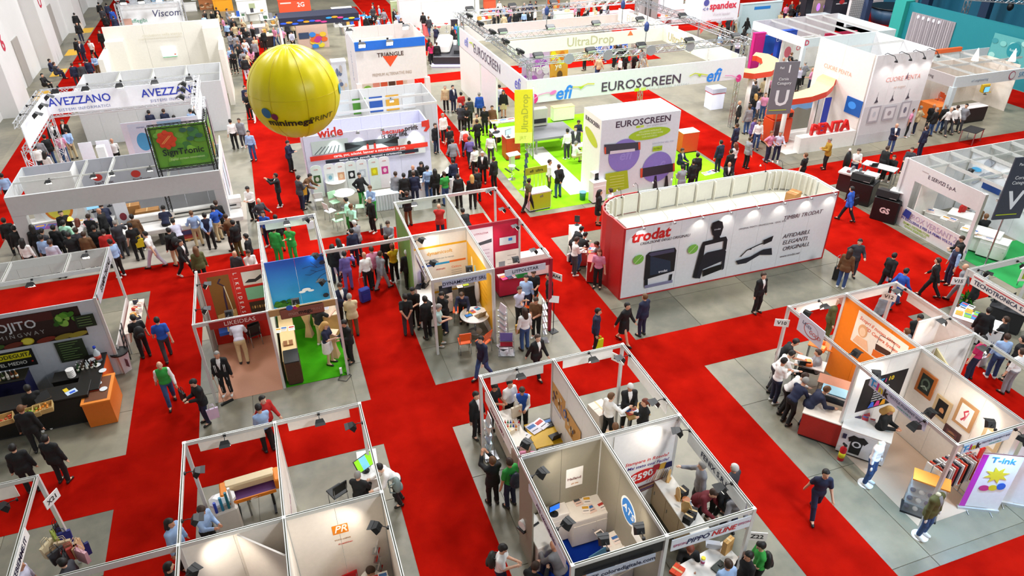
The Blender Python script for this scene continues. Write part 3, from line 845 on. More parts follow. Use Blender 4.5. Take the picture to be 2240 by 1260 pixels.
def bag(x, y, z, rz, col, label, kind='tote', group=None):
    def b(o):
        c = M(col, .6)
        if kind == 'backpack':
            ball('pack', (0, 0, .24), .17, .11, .25, c, o); ball('pocket', (0, .09, .16), .12, .06, .11, c, o)
            for sx in (-.09, .09): tube('strap', [(sx, -.06, .42), (sx, -.2, .36), (sx, -.2, .12), (sx, -.07, .06)], .018, c, o)
        elif kind == 'case':
            link('shell', box_mesh(.4, .24, .56, c, .03), o, (0, 0, .33)); link('pocket', box_mesh(.32, .02, .3, c, .008), o, (0, -.13, .3))
            for sx in (-.15, .15): lathe('wheel', [(.035, -.015), (.035, .015)], BLACK, o, (sx, .09, .035), (0, 90, 0), 12)
            tube('handle', [(-.1, .1, .6), (-.1, .13, 1.02), (.1, .13, 1.02), (.1, .1, .6)], .009, STEEL, o)
        else:
            pts = [(-.17, -.05), (.17, -.05), (.17, .05), (-.17, .05)]
            v = [(x_ * .85, y_, 0) for x_, y_ in pts] + [(x_, y_ * .7, .36) for x_, y_ in pts]
            link('pouch', newmesh(v, [(3, 2, 1, 0), (4, 5, 6, 7), (0, 1, 5, 4), (1, 2, 6, 5), (2, 3, 7, 6), (3, 0, 4, 7)], c), o)
            for sy in (-.03, .03): tube('handle', [(-.08, sy, .36), (-.06, sy, .5), (.06, sy, .5), (.08, sy, .36)], .008, c, o, 5)
    nm = {'backpack': 'backpack', 'case': 'suitcase', 'tote': 'shopping_bag'}[kind]
    return place((nm, col), b, x, y, z, rz, label, nm.replace('_', ' '), group)
def truss(name, a, b, w, label, parent=None, r=.022, mat=None, step=None):
    """square lattice truss between two points"""
    a, b = Vector(a), Vector(b); d = (b - a); L = d.length; d.normalize()
    u = Vector((0, 0, 1)) if abs(d.z) < .9 else Vector((0, 1, 0)); s = d.cross(u).normalized(); u = s.cross(d)
    c = [(s * x + u * y) * w / 2 for x, y in ((-1, -1), (1, -1), (1, 1), (-1, 1))]
    seg = [(a + q, b + q) for q in c]
    n = max(2, round(L / (step or w * 1.1)))
    V = []; F = []
    for p, q in seg:
        v, f = tube_data([p, q], r, 5); o = len(V); V += v; F += [tuple(i + o for i in g) for g in f]
    for i in range(n):
        t0, t1 = a + d * (L * i / n), a + d * (L * (i + 1) / n)
        for k in range(4):
            p, q = (c[k], c[(k + 1) % 4]) if i % 2 else (c[(k + 1) % 4], c[k])
            v, f = tube_data([t0 + p, t1 + q], r * .55, 4); o = len(V); V += v; F += [tuple(j + o for j in g) for g in f]
    me = newmesh(V, F, mat or STEEL)
    return link(name, me, parent)
def at(px, py, z=0.): p = G(px, py, z); return p.x, p.y
# ================================================================ stands along the near aisle
CREAM = M('f4ebe0', .5); GREYW = M('8d8675', .5); ORANGEW = M('f07d12', .5)
def frame(b, xs, ys, rails=True, z=3.0, skip=()):
    for x in xs:
        for y in ys:
            if (x, y) not in skip: post(b, x, y, z)
    for x in xs:
        for y0, y1 in zip(ys[:-1], ys[1:]): rail(b, x, y0 + .04, x, y1 - .04, z)
    for y in ys:
        for x0, x1 in zip(xs[:-1], xs[1:]): rail(b, x0 + .04, y, x1 - .04, y, z)
# ---- orange-logo stand
XA, XB, XC = -3.35, -1.29, .77; YA, YB, YC = 8.0, 11.08, 14.12
st = wthing('exhibition_stand', 'white modular stand with an orange square logo on its wall', 'exhibition stand', (-1.3, 11, 0))
frame(st, (XA, XB, XC), (YA, YB, YC))
walls(st, XA, YB, XB, YB, mat=CREAM); walls(st, XB, YB, XC, YB, mat=CREAM)
walls(st, XB, YB + .05, XB, YC - .05, mat=CREAM); walls(st, XB, YA, XB, YB - .05, mat=CREAM); walls(st, XC, YA, XC, YB - .05, mat=CREAM)
walls(st, XB - .95, YB - .05, XB - .05, YB - .9, mat=CREAM, name='closet_panel')
s = Surf(st, (XB, YB - .02, 0), (1, 0, 0))
u, v = s.at(744, 1157); s.rect(u - .17, v - .14, u + .17, v + .14, 'f08a1c', 'logo_plate'); s.txt(u, v, 'PR', .3, 'fdf8f0', italic=.3, bold=.012, w=.85)
u, v = s.at(750, 1178); s.txt(u, v, 'VUCK UANG', .06, 'b98a5e'); u, v = s.at(756, 1186); s.txt(u, v, 'Kiuanthinen', .065, 'd9442c')
s2 = Surf(st, (XB + .02, YA, 0), (0, 1, 0)); s2.txt(2.2, 1.2, 'NEW', .16, 'd9442c', rot=-90)
s2 = Surf(st, (XB + .02, YB, 0), (0, 1, 0)); s2.txt(1.5, 1.5, 'MACCHINE PER STAMPA', .12, 'a86c8a', rot=-8)
for x0, x1, k in ((XA, XB, 'purple printer'), (XB, XC, 'tilted colour monitor')):
    name_board((x0 + x1) / 2, YC + .02, 2.75, 180, '', f'blank white fascia board hung over the bay with the {k}', 1.5, .3, CREAM)
W1 = 'the rails of the orange-logo stand'
for x, y, a, L in ((-2.45, YC - .05, -90, 0), (-.25, YC - .05, -90, 0), (XC - .05, 13.4, 180, 0), (XA + .05, 13.1, 0, 0), (XA + .05, 11.7, 0, 0), (XC - .05, 10.1, 150, 22), (XA + .08, 10.2, 40, 18)):
    flood(x, y, 2.98, a, 35, W1, L)
# ---- bag stand beyond the aisle
st = wthing('exhibition_stand', 'small white frame stand with hanging paper bags', 'exhibition stand', (-7.6, 12.6, 0))
XL = -6.43
post(st, XL, YC); post(st, -9.5, YC); rail(st, -9.5, YC, XL, YC); rail(st, XL, 6, XL, YC); rail(st, XL, YB, XA - .04, YB, 3.0, .16)
walls(st, -9.5, YB - .3, -8.2, YB - .3, mat=CREAM)
name_board(-7.9, YC - .02, 2.72, 0, '', 'blank cream fascia board over the hanging bags', 2., .34, CREAM)
name_board(XL + .05, 11.75, 2.85, 90, 'BUSTEBIEMME.IT', 'white name board lettered BUSTEBIEMME.IT along a rail', 1.75, .26, WHITE, size=.19)
flag_sign(XL + .13, 13.98, 2.35, 60, 'X21', 'small white number flag X21 on the bag stand')
flood(-6.7, YC - .6, 2.98, 200, 30, 'the corner of the bag stand')
for i, (px, py, c) in enumerate(((135, 1185, 'c8b08c'), (150, 1200, 'b03a2e'), (120, 1205, '3a3a3e'), (100, 1190, 'd9c7a0'), (165, 1190, 'caa27a'), (140, 1215, '222226'), (118, 1170, '8e9a3a'), (175, 1205, 'd8a8b0'))):
    p = G(px, py, 1.5)
    bag(p.x, p.y, 1.15, 20 * i, c, ['tan', 'brick red', 'charcoal', 'cream', 'light brown', 'black', 'moss green', 'pink'][i] + ' paper carrier bag hanging under the name board rail')
bag(*G(184, 1210, .6).xy, .5, 30, '1c2266', 'dark blue carrier bag hanging by the white post')
bag(*G(125, 1150, 1.2).xy, .9, 70, '15151a', 'black carrier bag hanging high by the white post'); bag(*G(137, 1168, 1.1).xy, .8, 10, '2a2d7a', 'violet blue carrier bag hanging beside the black one')
tube('bag_hook_bar', [(XL + .1, 11.3, 1.75), (XL + 1.7, 11.3, 1.75)], .015, STEEL, st)
post(st, XL + 1.7, 11.3, 1.76, .04)
# ---- grey-walled stand in the centre
X0, X1, X2 = 3.94, 6.02, 8.1; YA, YB, YC = 8.0, 11.05, 14.12
st = wthing('exhibition_stand', 'four-bay stand with grey inner walls and a blue oval logo', 'exhibition stand', (6, 11, 0))
frame(st, (X0, X1, X2), (YA, YB, YC), skip=((X0, YB),))
walls(st, X0, YB, X1, YB, mat=GREYW); walls(st, X1, YA, X1, YB - .03, mat=GREYW); walls(st, X1, YB + .05, X1, YC - .05, mat=WHITE)
walls(st, X1 + .05, YB, X2, YB, mat=WHITE); walls(st, X0, YB - .9, X0, YB - .03, mat=GREYW)
walls(st, X0 + .05, YA + .02, X1 - .05, YA + .02, 2.55, 2.9, BLACK, name='fascia_panel')
s = Surf(st, (X0, YB - .02, 0), (1, 0, 0))
s.box2((1237, 1068), (1276, 1018), 'f3efe8', 'poster'); u, v = s.at(1256, 1046); s.txt(u, v, 'Hailand', .12, '6a2a20', bold=.015); u, v = s.at(1257, 1056); s.txt(u, v, 'gift idea', .06, 'c9823a')
s = Surf(st, (X1 - .02, YB, 0), (0, -1, 0))
u, v = s.at(1375, 1118); s.ell(u, v, .36, .36, 'f4f2ee', 'logo_disc'); s.ell(u, v, .3, .31, '2f7fcf', 'logo_disc'); s.txt(u, v, 'ATS', .3, 'f4f2ee', italic=.25, bold=.015)
s.box2((1382, 1166), (1412, 1192), 'f0eee8', 'poster')
# blue carpet of this bay
carpet(X0 + .1, X1 - .06, YA + .05, YB - .06, 'deep blue carpet inside the grey-walled bay', BLUEC)
# craft wall prints (row behind)
s = Surf(st, (X1 - .02, YC - .05, 0), (0, -1, 0))
for a, b in (((1208, 828), (1236, 905)), ((1240, 888), (1273, 938))):
    (u0, v0), (u1, v1) = s.at(*a), s.at(*b); s.rect(u0, v0 - .05, u1, v0 - .75, 'd8a058', 'craft_poster')
    for k in range(9):
        s.ell(u0 + (u1 - u0) * random.uniform(.15, .85), v0 - random.uniform(.15, .65), .05, .06, random.choice(['6b4a24', 'e9d7b2', '8a5a2a', '3a4a6a', 'f0e6d0']))
s.line([(.25, 2.1), (.25, 1.6), (.75, 1.55), (.75, 2.05)], .03, '2a55b0'); s.ell(1.0, 1.95, .1, .14, '3a66b8'); s.ell(1.0, 1.95, .06, .09, 'd8a058')
# big price poster
s = Surf(st, (X1 + .3, YB - .03, 0), (1, 0, 0))
s.rect(0.02, .1, 1.76, 2.85, 'f6f3f2', 'poster_sheet')
s.txt(1.0, 1.75, 'Stampare in Rosola?', .15, 'd8322e', italic=.2, bold=.01); s.txt(1.05, 1.58, 'Mai stato cosi Facile!', .14, '4a2a8a', italic=.2, bold=.008)
s.txt(.22, 1.55, 'ek', .24, '4a1f8a', bold=.03); s.rect(.1, 1.42, .36, 1.44, 'd8322e')
s.ell(.9, 1.22, .42, .22, 'd9201e', rot=12); s.txt(.88, 1.22, '€590', .3, 'ffffff', italic=.15, bold=.03, rot=10)
s.poly([(.06, 1.05), (.1, 1.36), (.42, 1.38), (.42, 1.0), (.3, .95)], '3a2226')
for k, (c, x) in enumerate((('b0142c', 1.3), ('c99a3a', 1.48), ('1d2050', 1.64))):
    s.poly([(x - .12, 1.3), (x - .08, 1.5), (x + .08, 1.52), (x + .1, 1.32)], c)
    for q in range(4): s.line([(x - .12 + q * .06, 1.3), (x - .24 + q * .07, .95)], .015, c)
for k in range(4): s.poly([(.3 + k * .1, .55 + k * .09), (1.5, .8 + k * .06), (1.52, .84 + k * .06), (.28 + k * .1, .6 + k * .09)], ['7a4a4a', '5a3a6a', 'a8785a', '6a2a2a'][k])
name_board(X2 - .05, 9.35, 2.78, -90, 'FENIX S.R.L.', 'long white board lettered FENIX S.R.L. inside a rail', 2.3, .34, M('e6e8e6', .5), size=.22)
name_board(X2 - .05, 12.6, 2.78, -90, '', 'blank white board inside the rail above three talking people', 2.1, .34, WHITE)
name_board(X0 - .03, 12.6, 2.72, -90, 'PROMOSTAMPA', 'white name board over the yellow table bay', 2., .3, WHITE, '8a4a5a', .15)
name_board(X0 - .03, 9.3, 2.72, -90, 'ATS coloredigitale', 'purple lettered board along the grey-walled bay', 2.1, .24, M('d8d2dc', .5), '5a2a5a', .15)
for x0, x1, k in ((X0, X1, 'the yellow table'), (X1, X2, 'the small meeting table')):
    name_board((x0 + x1) / 2, YC + .02, 2.74, 180, '', f'blank white fascia board above {k}', 1.5, .3, WHITE)
name_board(5.0, YA - .06, 2.5, 0, 'ATS coloredigitale.com', 'pale name board lettered ATS coloredigitale.com on a black rail', 1.55, .24, M('b9bfcc', .5), size=.165)
o = name_board(7.08, YA - .05, 2.68, 0, '', 'white name board lettered PIPPONLINE on a white rail', 1.9, .34, M('dfe5ec', .5))
s = Surf(o, (6.13, YA - .06, 2.51), (1, 0, 0)); s.txt(.62, .15, 'PIPPO', .2, '1d2050', italic=.25, bold=.02, w=1.05); s.txt(1.24, .15, 'NLINE', .2, 'c92a2e', italic=.25, bold=.02, w=1.05); s.txt(1.1, .27, 'e-commerce solution', .06, '8a8a92'); s.txt(.2, .15, 'EPSON', .1, 'b03a6a'); s.txt(1.74, .2, 'EPSON', .1, 'b03a6a')
flag_sign(8.3, YA - .08, 2.1, -25, 'Z22', 'white number flag Z22 beside the post'); flag_sign(X2 - .14, YC - .06, 2.55, -60, 'Z10', 'white number flag Z10 at the far post')
W2 = 'the rails of the grey-walled stand'
for x, y, a, L in ((4.95, YC - .05, -90, 0), (7.05, YC - .05, -90, 0), (X2 - .05, 13.6, 180, 0), (X2 - .05, 11.7, 180, 0), (X2 - .05, 10.5, 160, 18), (X2 - .05, 8.75, 180, 0),
                   (X0 + .05, 10.4, 15, 22), (X0 + .05, 8.9, 20, 22), (4.75, YA + .1, 80, 14), (5.55, YA + .1, 80, 12), (X0 + .05, 11.3, 30, 0)):
    flood(x, y, 2.98, a, 35, W2, L)
# ---- orange-walled and picture-walled stand
X0, X1, X2 = 13.65, 15.78, 17.7; YA, YB, YC = 8.0, 11.18, 14.12
st = wthing('exhibition_stand', 'stand with one orange wall and one white wall of pictures', 'exhibition stand', (15.7, 11, 0))
frame(st, (X0, X1, X2), (YA, YB, YC))
walls(st, X1, YB + .05, X1, YC - .04, mat=ORANGEW); walls(st, X0 + .04, YB, X1, YB, mat=WHITE); walls(st, X1, YA, X1, YB - .04, mat=CREAM)
walls(st, X1 + .05, YB, X2 - .05, YB, mat=WHITE); walls(st, X2, YB + .1, X2, YB + 1.1, mat=WHITE); walls(st, X2 - .9, YB + 1.1, X2, YB + 1.1, mat=WHITE)
walls(st, X1 + .5, YB - .06, X1 + .05, YB - 1., mat=M('c9b98a', .6), name='closet_panel')
s = Surf(st, (X1 - .02, YC, 0), (0, -1, 0))
(u0, v0), (u1, v1) = s.at(1880, 678), s.at(1938, 782); v1 -= .35; s.rect(u0, v1 + .05, u0 + 1.95, v0, 'f6e6d6', 'poster_sheet')
s.txt(u0 + .9, v0 - .2, 'Scopri il nuovo sistema', .17, 'e0561c', italic=.25, bold=.012); s.txt(u0 + 1.0, v0 - .4, 'LED Camera System', .16, 'e0561c', italic=.25, bold=.012)
s.ell(u0 + .35, v0 - .55, .18, .22, 'e2a878'); s.ell(u0 + .35, v0 - .58, .12, .15, 'f0c8a4'); s.poly([(u0 + .1, v1 + .1), (u0 + .2, v0 - .8), (u0 + .6, v0 - .75), (u0 + .75, v1 + .1)], 'f0b890')
s.poly([(u0 + .95, v1 + .35), (u0 + 1.5, v1 + .45), (u0 + 1.48, v1 + .62), (u0 + .92, v1 + .55)], '4a2a1c'); s.poly([(u0 + .9, v1 + .1), (u0 + 1.55, v1 + .2), (u0 + 1.5, v1 + .42), (u0 + .9, v1 + .33)], 'e86a1c')
s.line([(u0 + .95, v1 + .6), (u0 + .98, v1 + .9), (u0 + 1.5, v1 + .98), (u0 + 1.5, v1 + .64)], .02, '4a2a1c')
# black poster on the white cross wall
s = Surf(st, (X0 + .04, YB - .02, 0), (1, 0, 0))
s.rect(.35, 1.15, 1.85, 2.35, '1c1a1e', 'poster_sheet')
s.txt(1.3, 2.15, '10', .2, 'e8c81c', bold=.02); s.txt(1.0, 2.13, 'T', .2, '3a9ad8', bold=.02); s.txt(1.12, 2.13, 'i', .2, 'd83a8a', bold=.02)
for k in range(6): s.txt(1.05, 1.92 - k * .09, random.choice(['textile pigment', 'stampa digitale', 'inchiostri tessili']), .085, 'd8d8da', italic=.2)
for k, c in enumerate(('3a6ad8', 'd83a8a', 'e8a01c')): s.poly([(.75 + k * .2, 1.22), (.82 + k * .2, 1.42), (.92 + k * .2, 1.4), (.95 + k * .2, 1.22)], c)
# framed pictures
def framed(x, y, z, nrm, w, h, fcol, inner, label, draw, tilt=0):
    u = (0, -1, 0) if nrm == '-x' else (1, 0, 0)
    o = wthing('framed_picture', label, 'picture', (x, y, z)); n = Vector(u).cross(Vector((0, 0, 1))); sf = Surf(o, Vector((x, y, z)) - Vector(u) * w / 2 + n * .01, u)
    sf.rect(0, 0, w, h, fcol, 'frame_board', .03)
    sf.rect(.09, .09, w - .09, h - .09, inner, 'picture_sheet'); draw(sf, w, h); return o
def d1(s, w, h):
    s.ell(w / 2, h / 2, .14, .18, '5a6a5a'); s.ell(w / 2, h / 2 + .02, .09, .1, '1a221c'); s.line([(w * .3, h * .3), (w * .5, h * .42), (w * .7, h * .3)], .03, 'b8c8b8')
def d2(s, w, h): s.ell(w / 2 + .03, h * .42, .07, .1, 'c98a5a'); s.poly([(w * .3, h * .2), (w * .45, h * .35), (w * .65, h * .35), (w * .7, h * .2)], '2a1a14')
def d3(s, w, h): s.line([(w * .4, h * .25), (w * .55, h * .45), (w * .42, h * .6), (w * .6, h * .75)], .05, 'c93a4a'); s.line([(w * .55, h * .3), (w * .65, h * .7)], .03, 'd87a8a')
def d4(s, w, h): s.ell(w / 2, h / 2, .12, .1, '9a6a4a'); s.line([(w * .25, h * .5), (w * .75, h * .55)], .04, '3a2a2a')
sw = Surf(st, (X1 - .02, YB, 0), (0, -1, 0))
for (px, py), (w, h), fc, ic, lb, dr in (((2028, 840), (.55, .75), 'b8682a', '202820', 'picture of a dark green face in a patterned wooden frame', d1), ((2062, 893), (.5, .68), 'c9ac82', '0e0c0c', 'black portrait in a wide beige frame', d2),
                                   ((2114, 908), (.55, .78), 'b8885a', 'f2ece6', 'white picture with a pink figure in a patterned frame', d3), ((2083, 950), (.5, .4), '4a2a2a', '6a3a3a', 'small maroon picture low on the white wall', d4), ((2170, 960), (.5, .6), 'c9ac82', 'e8e0d4', 'pale picture in a tan frame near the corner', d3)):
    u, v = sw.at(px, py); p = sw.o + sw.u * u + sw.v * v
    framed(p.x - .01, p.y, p.z - h / 2, '-x', w, h, fc, ic, lb, dr)
bx('red_cabinet', X1 - .16, X1 - .03, 8.55, 8.85, 1.3, 1.65, M('c8241c', .4), st); bx('red_cabinet_window', X1 - .165, X1 - .16, 8.6, 8.8, 1.36, 1.6, M('e8e0dc', .4), st)
bx('stand_floor', X0 + .06, X1 - .04, YA + .06, YB - .04, .0005, .006, M('cdb39c', .5, var=.1, scale=1.), st)
# boards of that stand
o = name_board(X0 - .03, 13.05, 2.83, -90, '', 'white shaped board with a red ring emblem lettered LASERGOLD', 1.05, .62, M('dfe2ee', .5))
s = Surf(o, (X0 - .04, 13.57, 2.52), (0, -1, 0))
s.ell(.55, .3, .3, .22, 'c04a40'); s.ell(.56, .31, .28, .2, 'dfe2ee'); s.txt(.36, .38, 'LASER', .15, '5a5a78', rot=-6); s.txt(.72, .26, 'GOLD', .17, 'd05a50', italic=.2)
def tink(o, so, u, k):
    s = Surf(o, so, u)
    for t, c, x in (('T', '2a9ad8', .1), ('-', '2a9ad8', .2), ('I', 'c82a8a', .28), ('n', 'd8c01c', .4), ('k', '1c1c1c', .56)): s.txt(x * k, .15, t, .3 * k, c, bold=.03)
    s.txt(1.18 * k, .2, 'TEXTILE PIGMENT INK', .105 * k, '3a4a6a'); s.txt(1.2 * k, .09, 'www.t-ink.it', .09 * k, '2a9a8a')
o = name_board(X0 - .04, 9.75, 2.82, -90, '', 'lavender board with multicoloured T-ink lettering along the rail', 1.85, .3, M('c9cade', .5)); tink(o, (X0 - .05, 10.675, 2.67), (0, -1, 0), 1.)
o = name_board(14.55, YA - .05, 2.82, 0, '', 'pale board with multicoloured T-ink lettering across the corner', 1.5, .3, M('cfe0ee', .5)); tink(o, (13.8, YA - .06, 2.67), (1, 0, 0), .85)
for x0, x1, k in ((X0, X1, 'orange bay'), (X1, X2, 'bay of the camera woman')): name_board((x0 + x1) / 2, YC + .02, 2.76, 180, '', f'blank white fascia board over the {k}', 1.5, .28, CREAM)
name_board(X2 + .03, 12.6, 2.76, -90, '', 'blank white board on the rail behind the orange wall', 2.0, .3, WHITE)
flag_sign(X0 - .22, YC - .1, 2.5, -30, 'V10', 'white number flag V10 on a leaning post'); flag_sign(X2 - .17, YC - .05, 2.5, -50, 'V12', 'white number flag V12 on a post')
W3 = 'the rails of the orange-walled stand'
for x, y, a, L in ((14.7, YC - .05, -90, 0), (X0 + .05, 13.6, 20, 24), (X0 + .05, 11.6, 10, 20), (X2 - .05, 13.7, 180, 0), (X2 - .05, 12.0, 180, 0), (X0 + .05, 10.5, 60, 14), (X0 + .05, 9.1, 0, 20), (14.9, YA + .08, 60, 18), (X2 - .05, 10.6, 180, 0)):
    flood(x, y, 2.98, a, 35, W3, L)
flood(15.4, YA - .06, 2.95, -95, 74, 'the near rail beside the roll-up banners', 110, (.3, .62, 1)); flood(X0 - .06, 8.9, 2.95, 180, 72, 'the side rail above the cap case', 100, (.3, .64, 1))
# ---- computer stand with pot plant behind it
st = wthing('exhibition_stand', 'white frame stand with blue-lettered fascia and pot plant', 'exhibition stand', (21.7, 12.5, 0))
for x, y in ((20.5, 13.96), (23.6, 13.96), (20.5, 8.5)): post(st, x, y)
rail(st, 20.5, 13.96, 26, 13.96, 3., .22); rail(st, 20.5, 8.0, 20.5, 13.96, 3., .22)
o = name_board(20.44, 12.55, 2.78, -90, '', 'white board lettered TECNOTRONICA with a red stripe', 2.3, .38, WHITE)
s = Surf(o, (20.43, 13.7, 2.59), (0, -1, 0)); s.txt(1.15, .14, 'TECNOTRONICA S.A.S.', .2, '1d3050', bold=.012); s.rect(.5, .27, 2.1, .3, 'c8303a'); s.rect(.05, .3, .4, .33, 'c8303a')
flag_sign(20.3, 14.0, 2.55, -30, 'V15', 'white number flag V15 on the corner post')
flood(20.9, 13.9, 2.9, -60, 30, 'the fascia of the pot plant stand'); flood(22.6, 13.9, 2.9, -90, 30, 'the fascia of the pot plant stand')
# ================================================================ stands of the middle row
# ---- red and sky-blue walled stand with turf
X0, X1, X2 = -3.28, -1.2, .84; YA, YB, YC = 19.2, 22.38, 25.4
st = wthing('exhibition_stand', 'stand with a red poster wall and a blue sky wall over turf', 'exhibition stand', (-1.2, 22, 0))
for p in ((X0, YA), (X1, YA), (X2, YA), (X0, YB), (X1, YB), (X2, YB), (X1, YC), (X2, YC)): post(st, *p)
for a in ((X0, YA, X1, YA), (X1, YA, X2, YA), (X0, YA, X0, YB), (X1, YB, X1, YC), (X1, YA, X1, YB), (X2, YA, X2, YB), (X2, YB, X2, YC), (X1, YC, X2, YC), (X2, YB, 3.9, YB)): rail(st, a[0], a[1], a[2], a[3], 3., .12)
REDW = M('d8281c', .5); SKY = None
def skymat():
    m = bpy.data.materials.new('printed_sky'); m.use_nodes = True; nt = m.node_tree; b = nt.nodes['Principled BSDF']
    tc = nt.nodes.new('ShaderNodeTexCoord'); sp = nt.nodes.new('ShaderNodeSeparateXYZ'); r = nt.nodes.new('ShaderNodeValToRGB')
    mp = nt.nodes.new('ShaderNodeMapRange'); mp.inputs[1].default_value = -1.45; mp.inputs[2].default_value = 1.45
    nt.links.new(tc.outputs['Object'], sp.inputs[0]); nt.links.new(sp.outputs[2], mp.inputs[0]); nt.links.new(mp.outputs[0], r.inputs[0]); nt.links.new(r.outputs[0], b.inputs['Base Color'])
    e = r.color_ramp.elements; e[0].position = .28; e[0].color = lin('36b2e6'); e[1].position = .95; e[1].color = lin('0a4db0')
    b.inputs['Roughness'].default_value = .4; return m
walls(st, X0 + .04, YB, X1 - .04, YB, mat=REDW); walls(st, X1 + .04, YB, X2 - .04, YB, mat=skymat())
walls(st, X1, YA + .04, X1, YB - .04, mat=M('e9ecdf', .5)); walls(st, X0, YB - 1.0, X0, YB - .04, mat=M('8f8d86', .6))
walls(st, X1, YB + .04, X1, YC - .1, mat=WHITE)
s = Surf(st, (X0 + .04, YB - .02, 0), (1, 0, 0))
s.rect(.22, .95, .9, 2.72, '8a5a24', 'poster_photo'); s.poly([(.25, 1.0), (.88, 1.0), (.88, 1.35), (.25, 1.2)], 'd8b06a'); s.line([(.62, 2.6), (.52, 2.45), (.68, 2.3), (.62, 1.9), (.6, 1.3), (.72, 1.15)], .06, '3a2440'); s.line([(.68, 2.3), (.74, 1.7), (.78, 1.2)], .03, 'f0e0b8')
for k, ch in enumerate('LIKEIDEAS'): s.txt(1.1, 2.7 - k * .19, ch, .17, 'f6e8e4', bold=.015, rot=-90)
s.rect(1.3, 2.2, 1.95, 2.72, 'd8d4cc', 'poster_photo'); s.poly([(1.35, 2.3), (1.5, 2.42), (1.7, 2.4), (1.92, 2.55), (1.92, 2.4), (1.7, 2.28)], '2a2a2e')
s.rect(1.32, 1.62, 1.95, 2.1, '7ab893', 'poster_photo'); s.rect(1.34, 1.05, 1.95, 1.52, '3a2a18', 'poster_photo')
for k in range(7): s.ell(1.42 + k * .08, 1.3, .025, .06, ['8a6a3a', 'c9a060'][k % 2])
s = Surf(st, (X1 + .04, YB - .02, 0), (1, 0, 0))
s.rect(.0, .0, 1.96, .72, '4f9a2a', 'printed_meadow'); s.poly([(0, .72), (.5, .8), (1.2, .74), (1.96, .82), (1.96, .7), (0, .7)], '6fb03a')
for k in range(26):
    a = random.uniform(0, 6.28); q = random.random() ** .5
    s.ell(.42 + .34 * q * math.cos(a), 1.15 + .22 * q * math.sin(a), .09, .07, random.choice(['2a6a1a', '3f8a24', '1f5212', '357a1e']), 'printed_tree', 10)
s.rect(.39, .75, .46, 1.0, '4a3018', 'printed_tree')
for u, v, k in ((1.2, 1.65, 1.), (1.05, 1.58, .8), (1.35, 1.58, .7), (1.55, .95, 1.2), (1.75, .92, 1.), (.2, .95, .7), (1.3, .9, .8)): s.ell(u, v, .15 * k, .06 * k, 'f4f8fa', 'printed_cloud', 16)
br = [[(1.96, 2.5), (1.7, 2.45), (1.45, 2.55), (1.2, 2.5)], [(1.96, 2.35), (1.65, 2.3), (1.4, 2.2), (1.25, 2.25)], [(1.7, 2.45), (1.5, 2.7)], [(1.65, 2.3), (1.45, 2.4)], [(1.96, 2.2), (1.75, 2.1), (1.6, 1.95)], [(1.96, 2.7), (1.75, 2.75), (1.55, 2.85)]]
for b_ in br: s.line(b_, .018, '1a2a4a', 'printed_branch')
s.ell(1.88, 2.62, .1, .08, '16223a', 'printed_branch'); s.ell(1.82, 1.3, .1, .09, '14202c', 'printed_branch')
carpet(X1 + .06, X2 + .02, YA - .02, YB - .04, 'bright green turf inside the sky-walled bay', TURF, .02)
bx('stand_floor', X0 + .06, X1 - .06, YA - .05, YB - .04, .0005, .006, M('c78f72', .6, var=.08, scale=1.), st)
o = name_board(X1 - .85, YA - .06, 2.86, 0, '', 'dark red fascia board with pale LIKEIDEAS lettering', 1.62, .24, M('9c1f1c', .5))
s = Surf(o, (X1 - 1.66, YA - .07, 2.74), (1, 0, 0)); s.txt(.85, .12, 'LIKEIDEAS', .2, 'f0d8d0')
o = wthing('shop_sign', 'brown wooden sign lettered minimega with coloured dots over the turf', 'sign', (-.2, YA - .06, 2.6))
box('beam_cladding', -.18, YA - .045, 2.9, 1.98, .03, .22, M('b8905c', .6), o); box('plank', -.2, YA - .08, 2.82, 1.3, .04, .34, M('8a5040', .6, var=.2, scale=5), o, bev=.02)
s = Surf(o, (-.85, YA - .1, 2.65), (1, 0, 0)); s.txt(.4, .15, 'mini', .2, 'b08a7a'); s.txt(.74, .16, 'mega', .2, '1c1414', bold=.02); s.txt(1.08, .18, 'PRINT', .13, 'a8786a')
s.ell(.3, .38, .1, .09, '2a6ac8', 'dot'); s.ell(.47, .35, .07, .06, 'c81a6a', 'dot'); s.ell(.54, .4, .06, .05, 'e0c81c', 'dot')
name_board(-.18, YC + .02, 2.76, 180, '', 'blank white fascia board over two people lit in green', 1.6, .3, M('e4f2e0', .5))
W4 = 'the rails of the turf stand'
for x, y, a, L in ((-.2, YC - .05, -90, 0), (X2 - .05, 25.1, 180, 0), (X0 + .05, 21.5, 0, 10), (X0 + .05, 20.0, 0, 0), (-2.3, YA + .08, 90, 14), (-.35, YA + .08, 90, 16), (X2 - .06, 20.3, 150, 10), (X2 - .06, 22.1, 150, 0)): flood(x, y, 2.98, a, 35, W4, L)
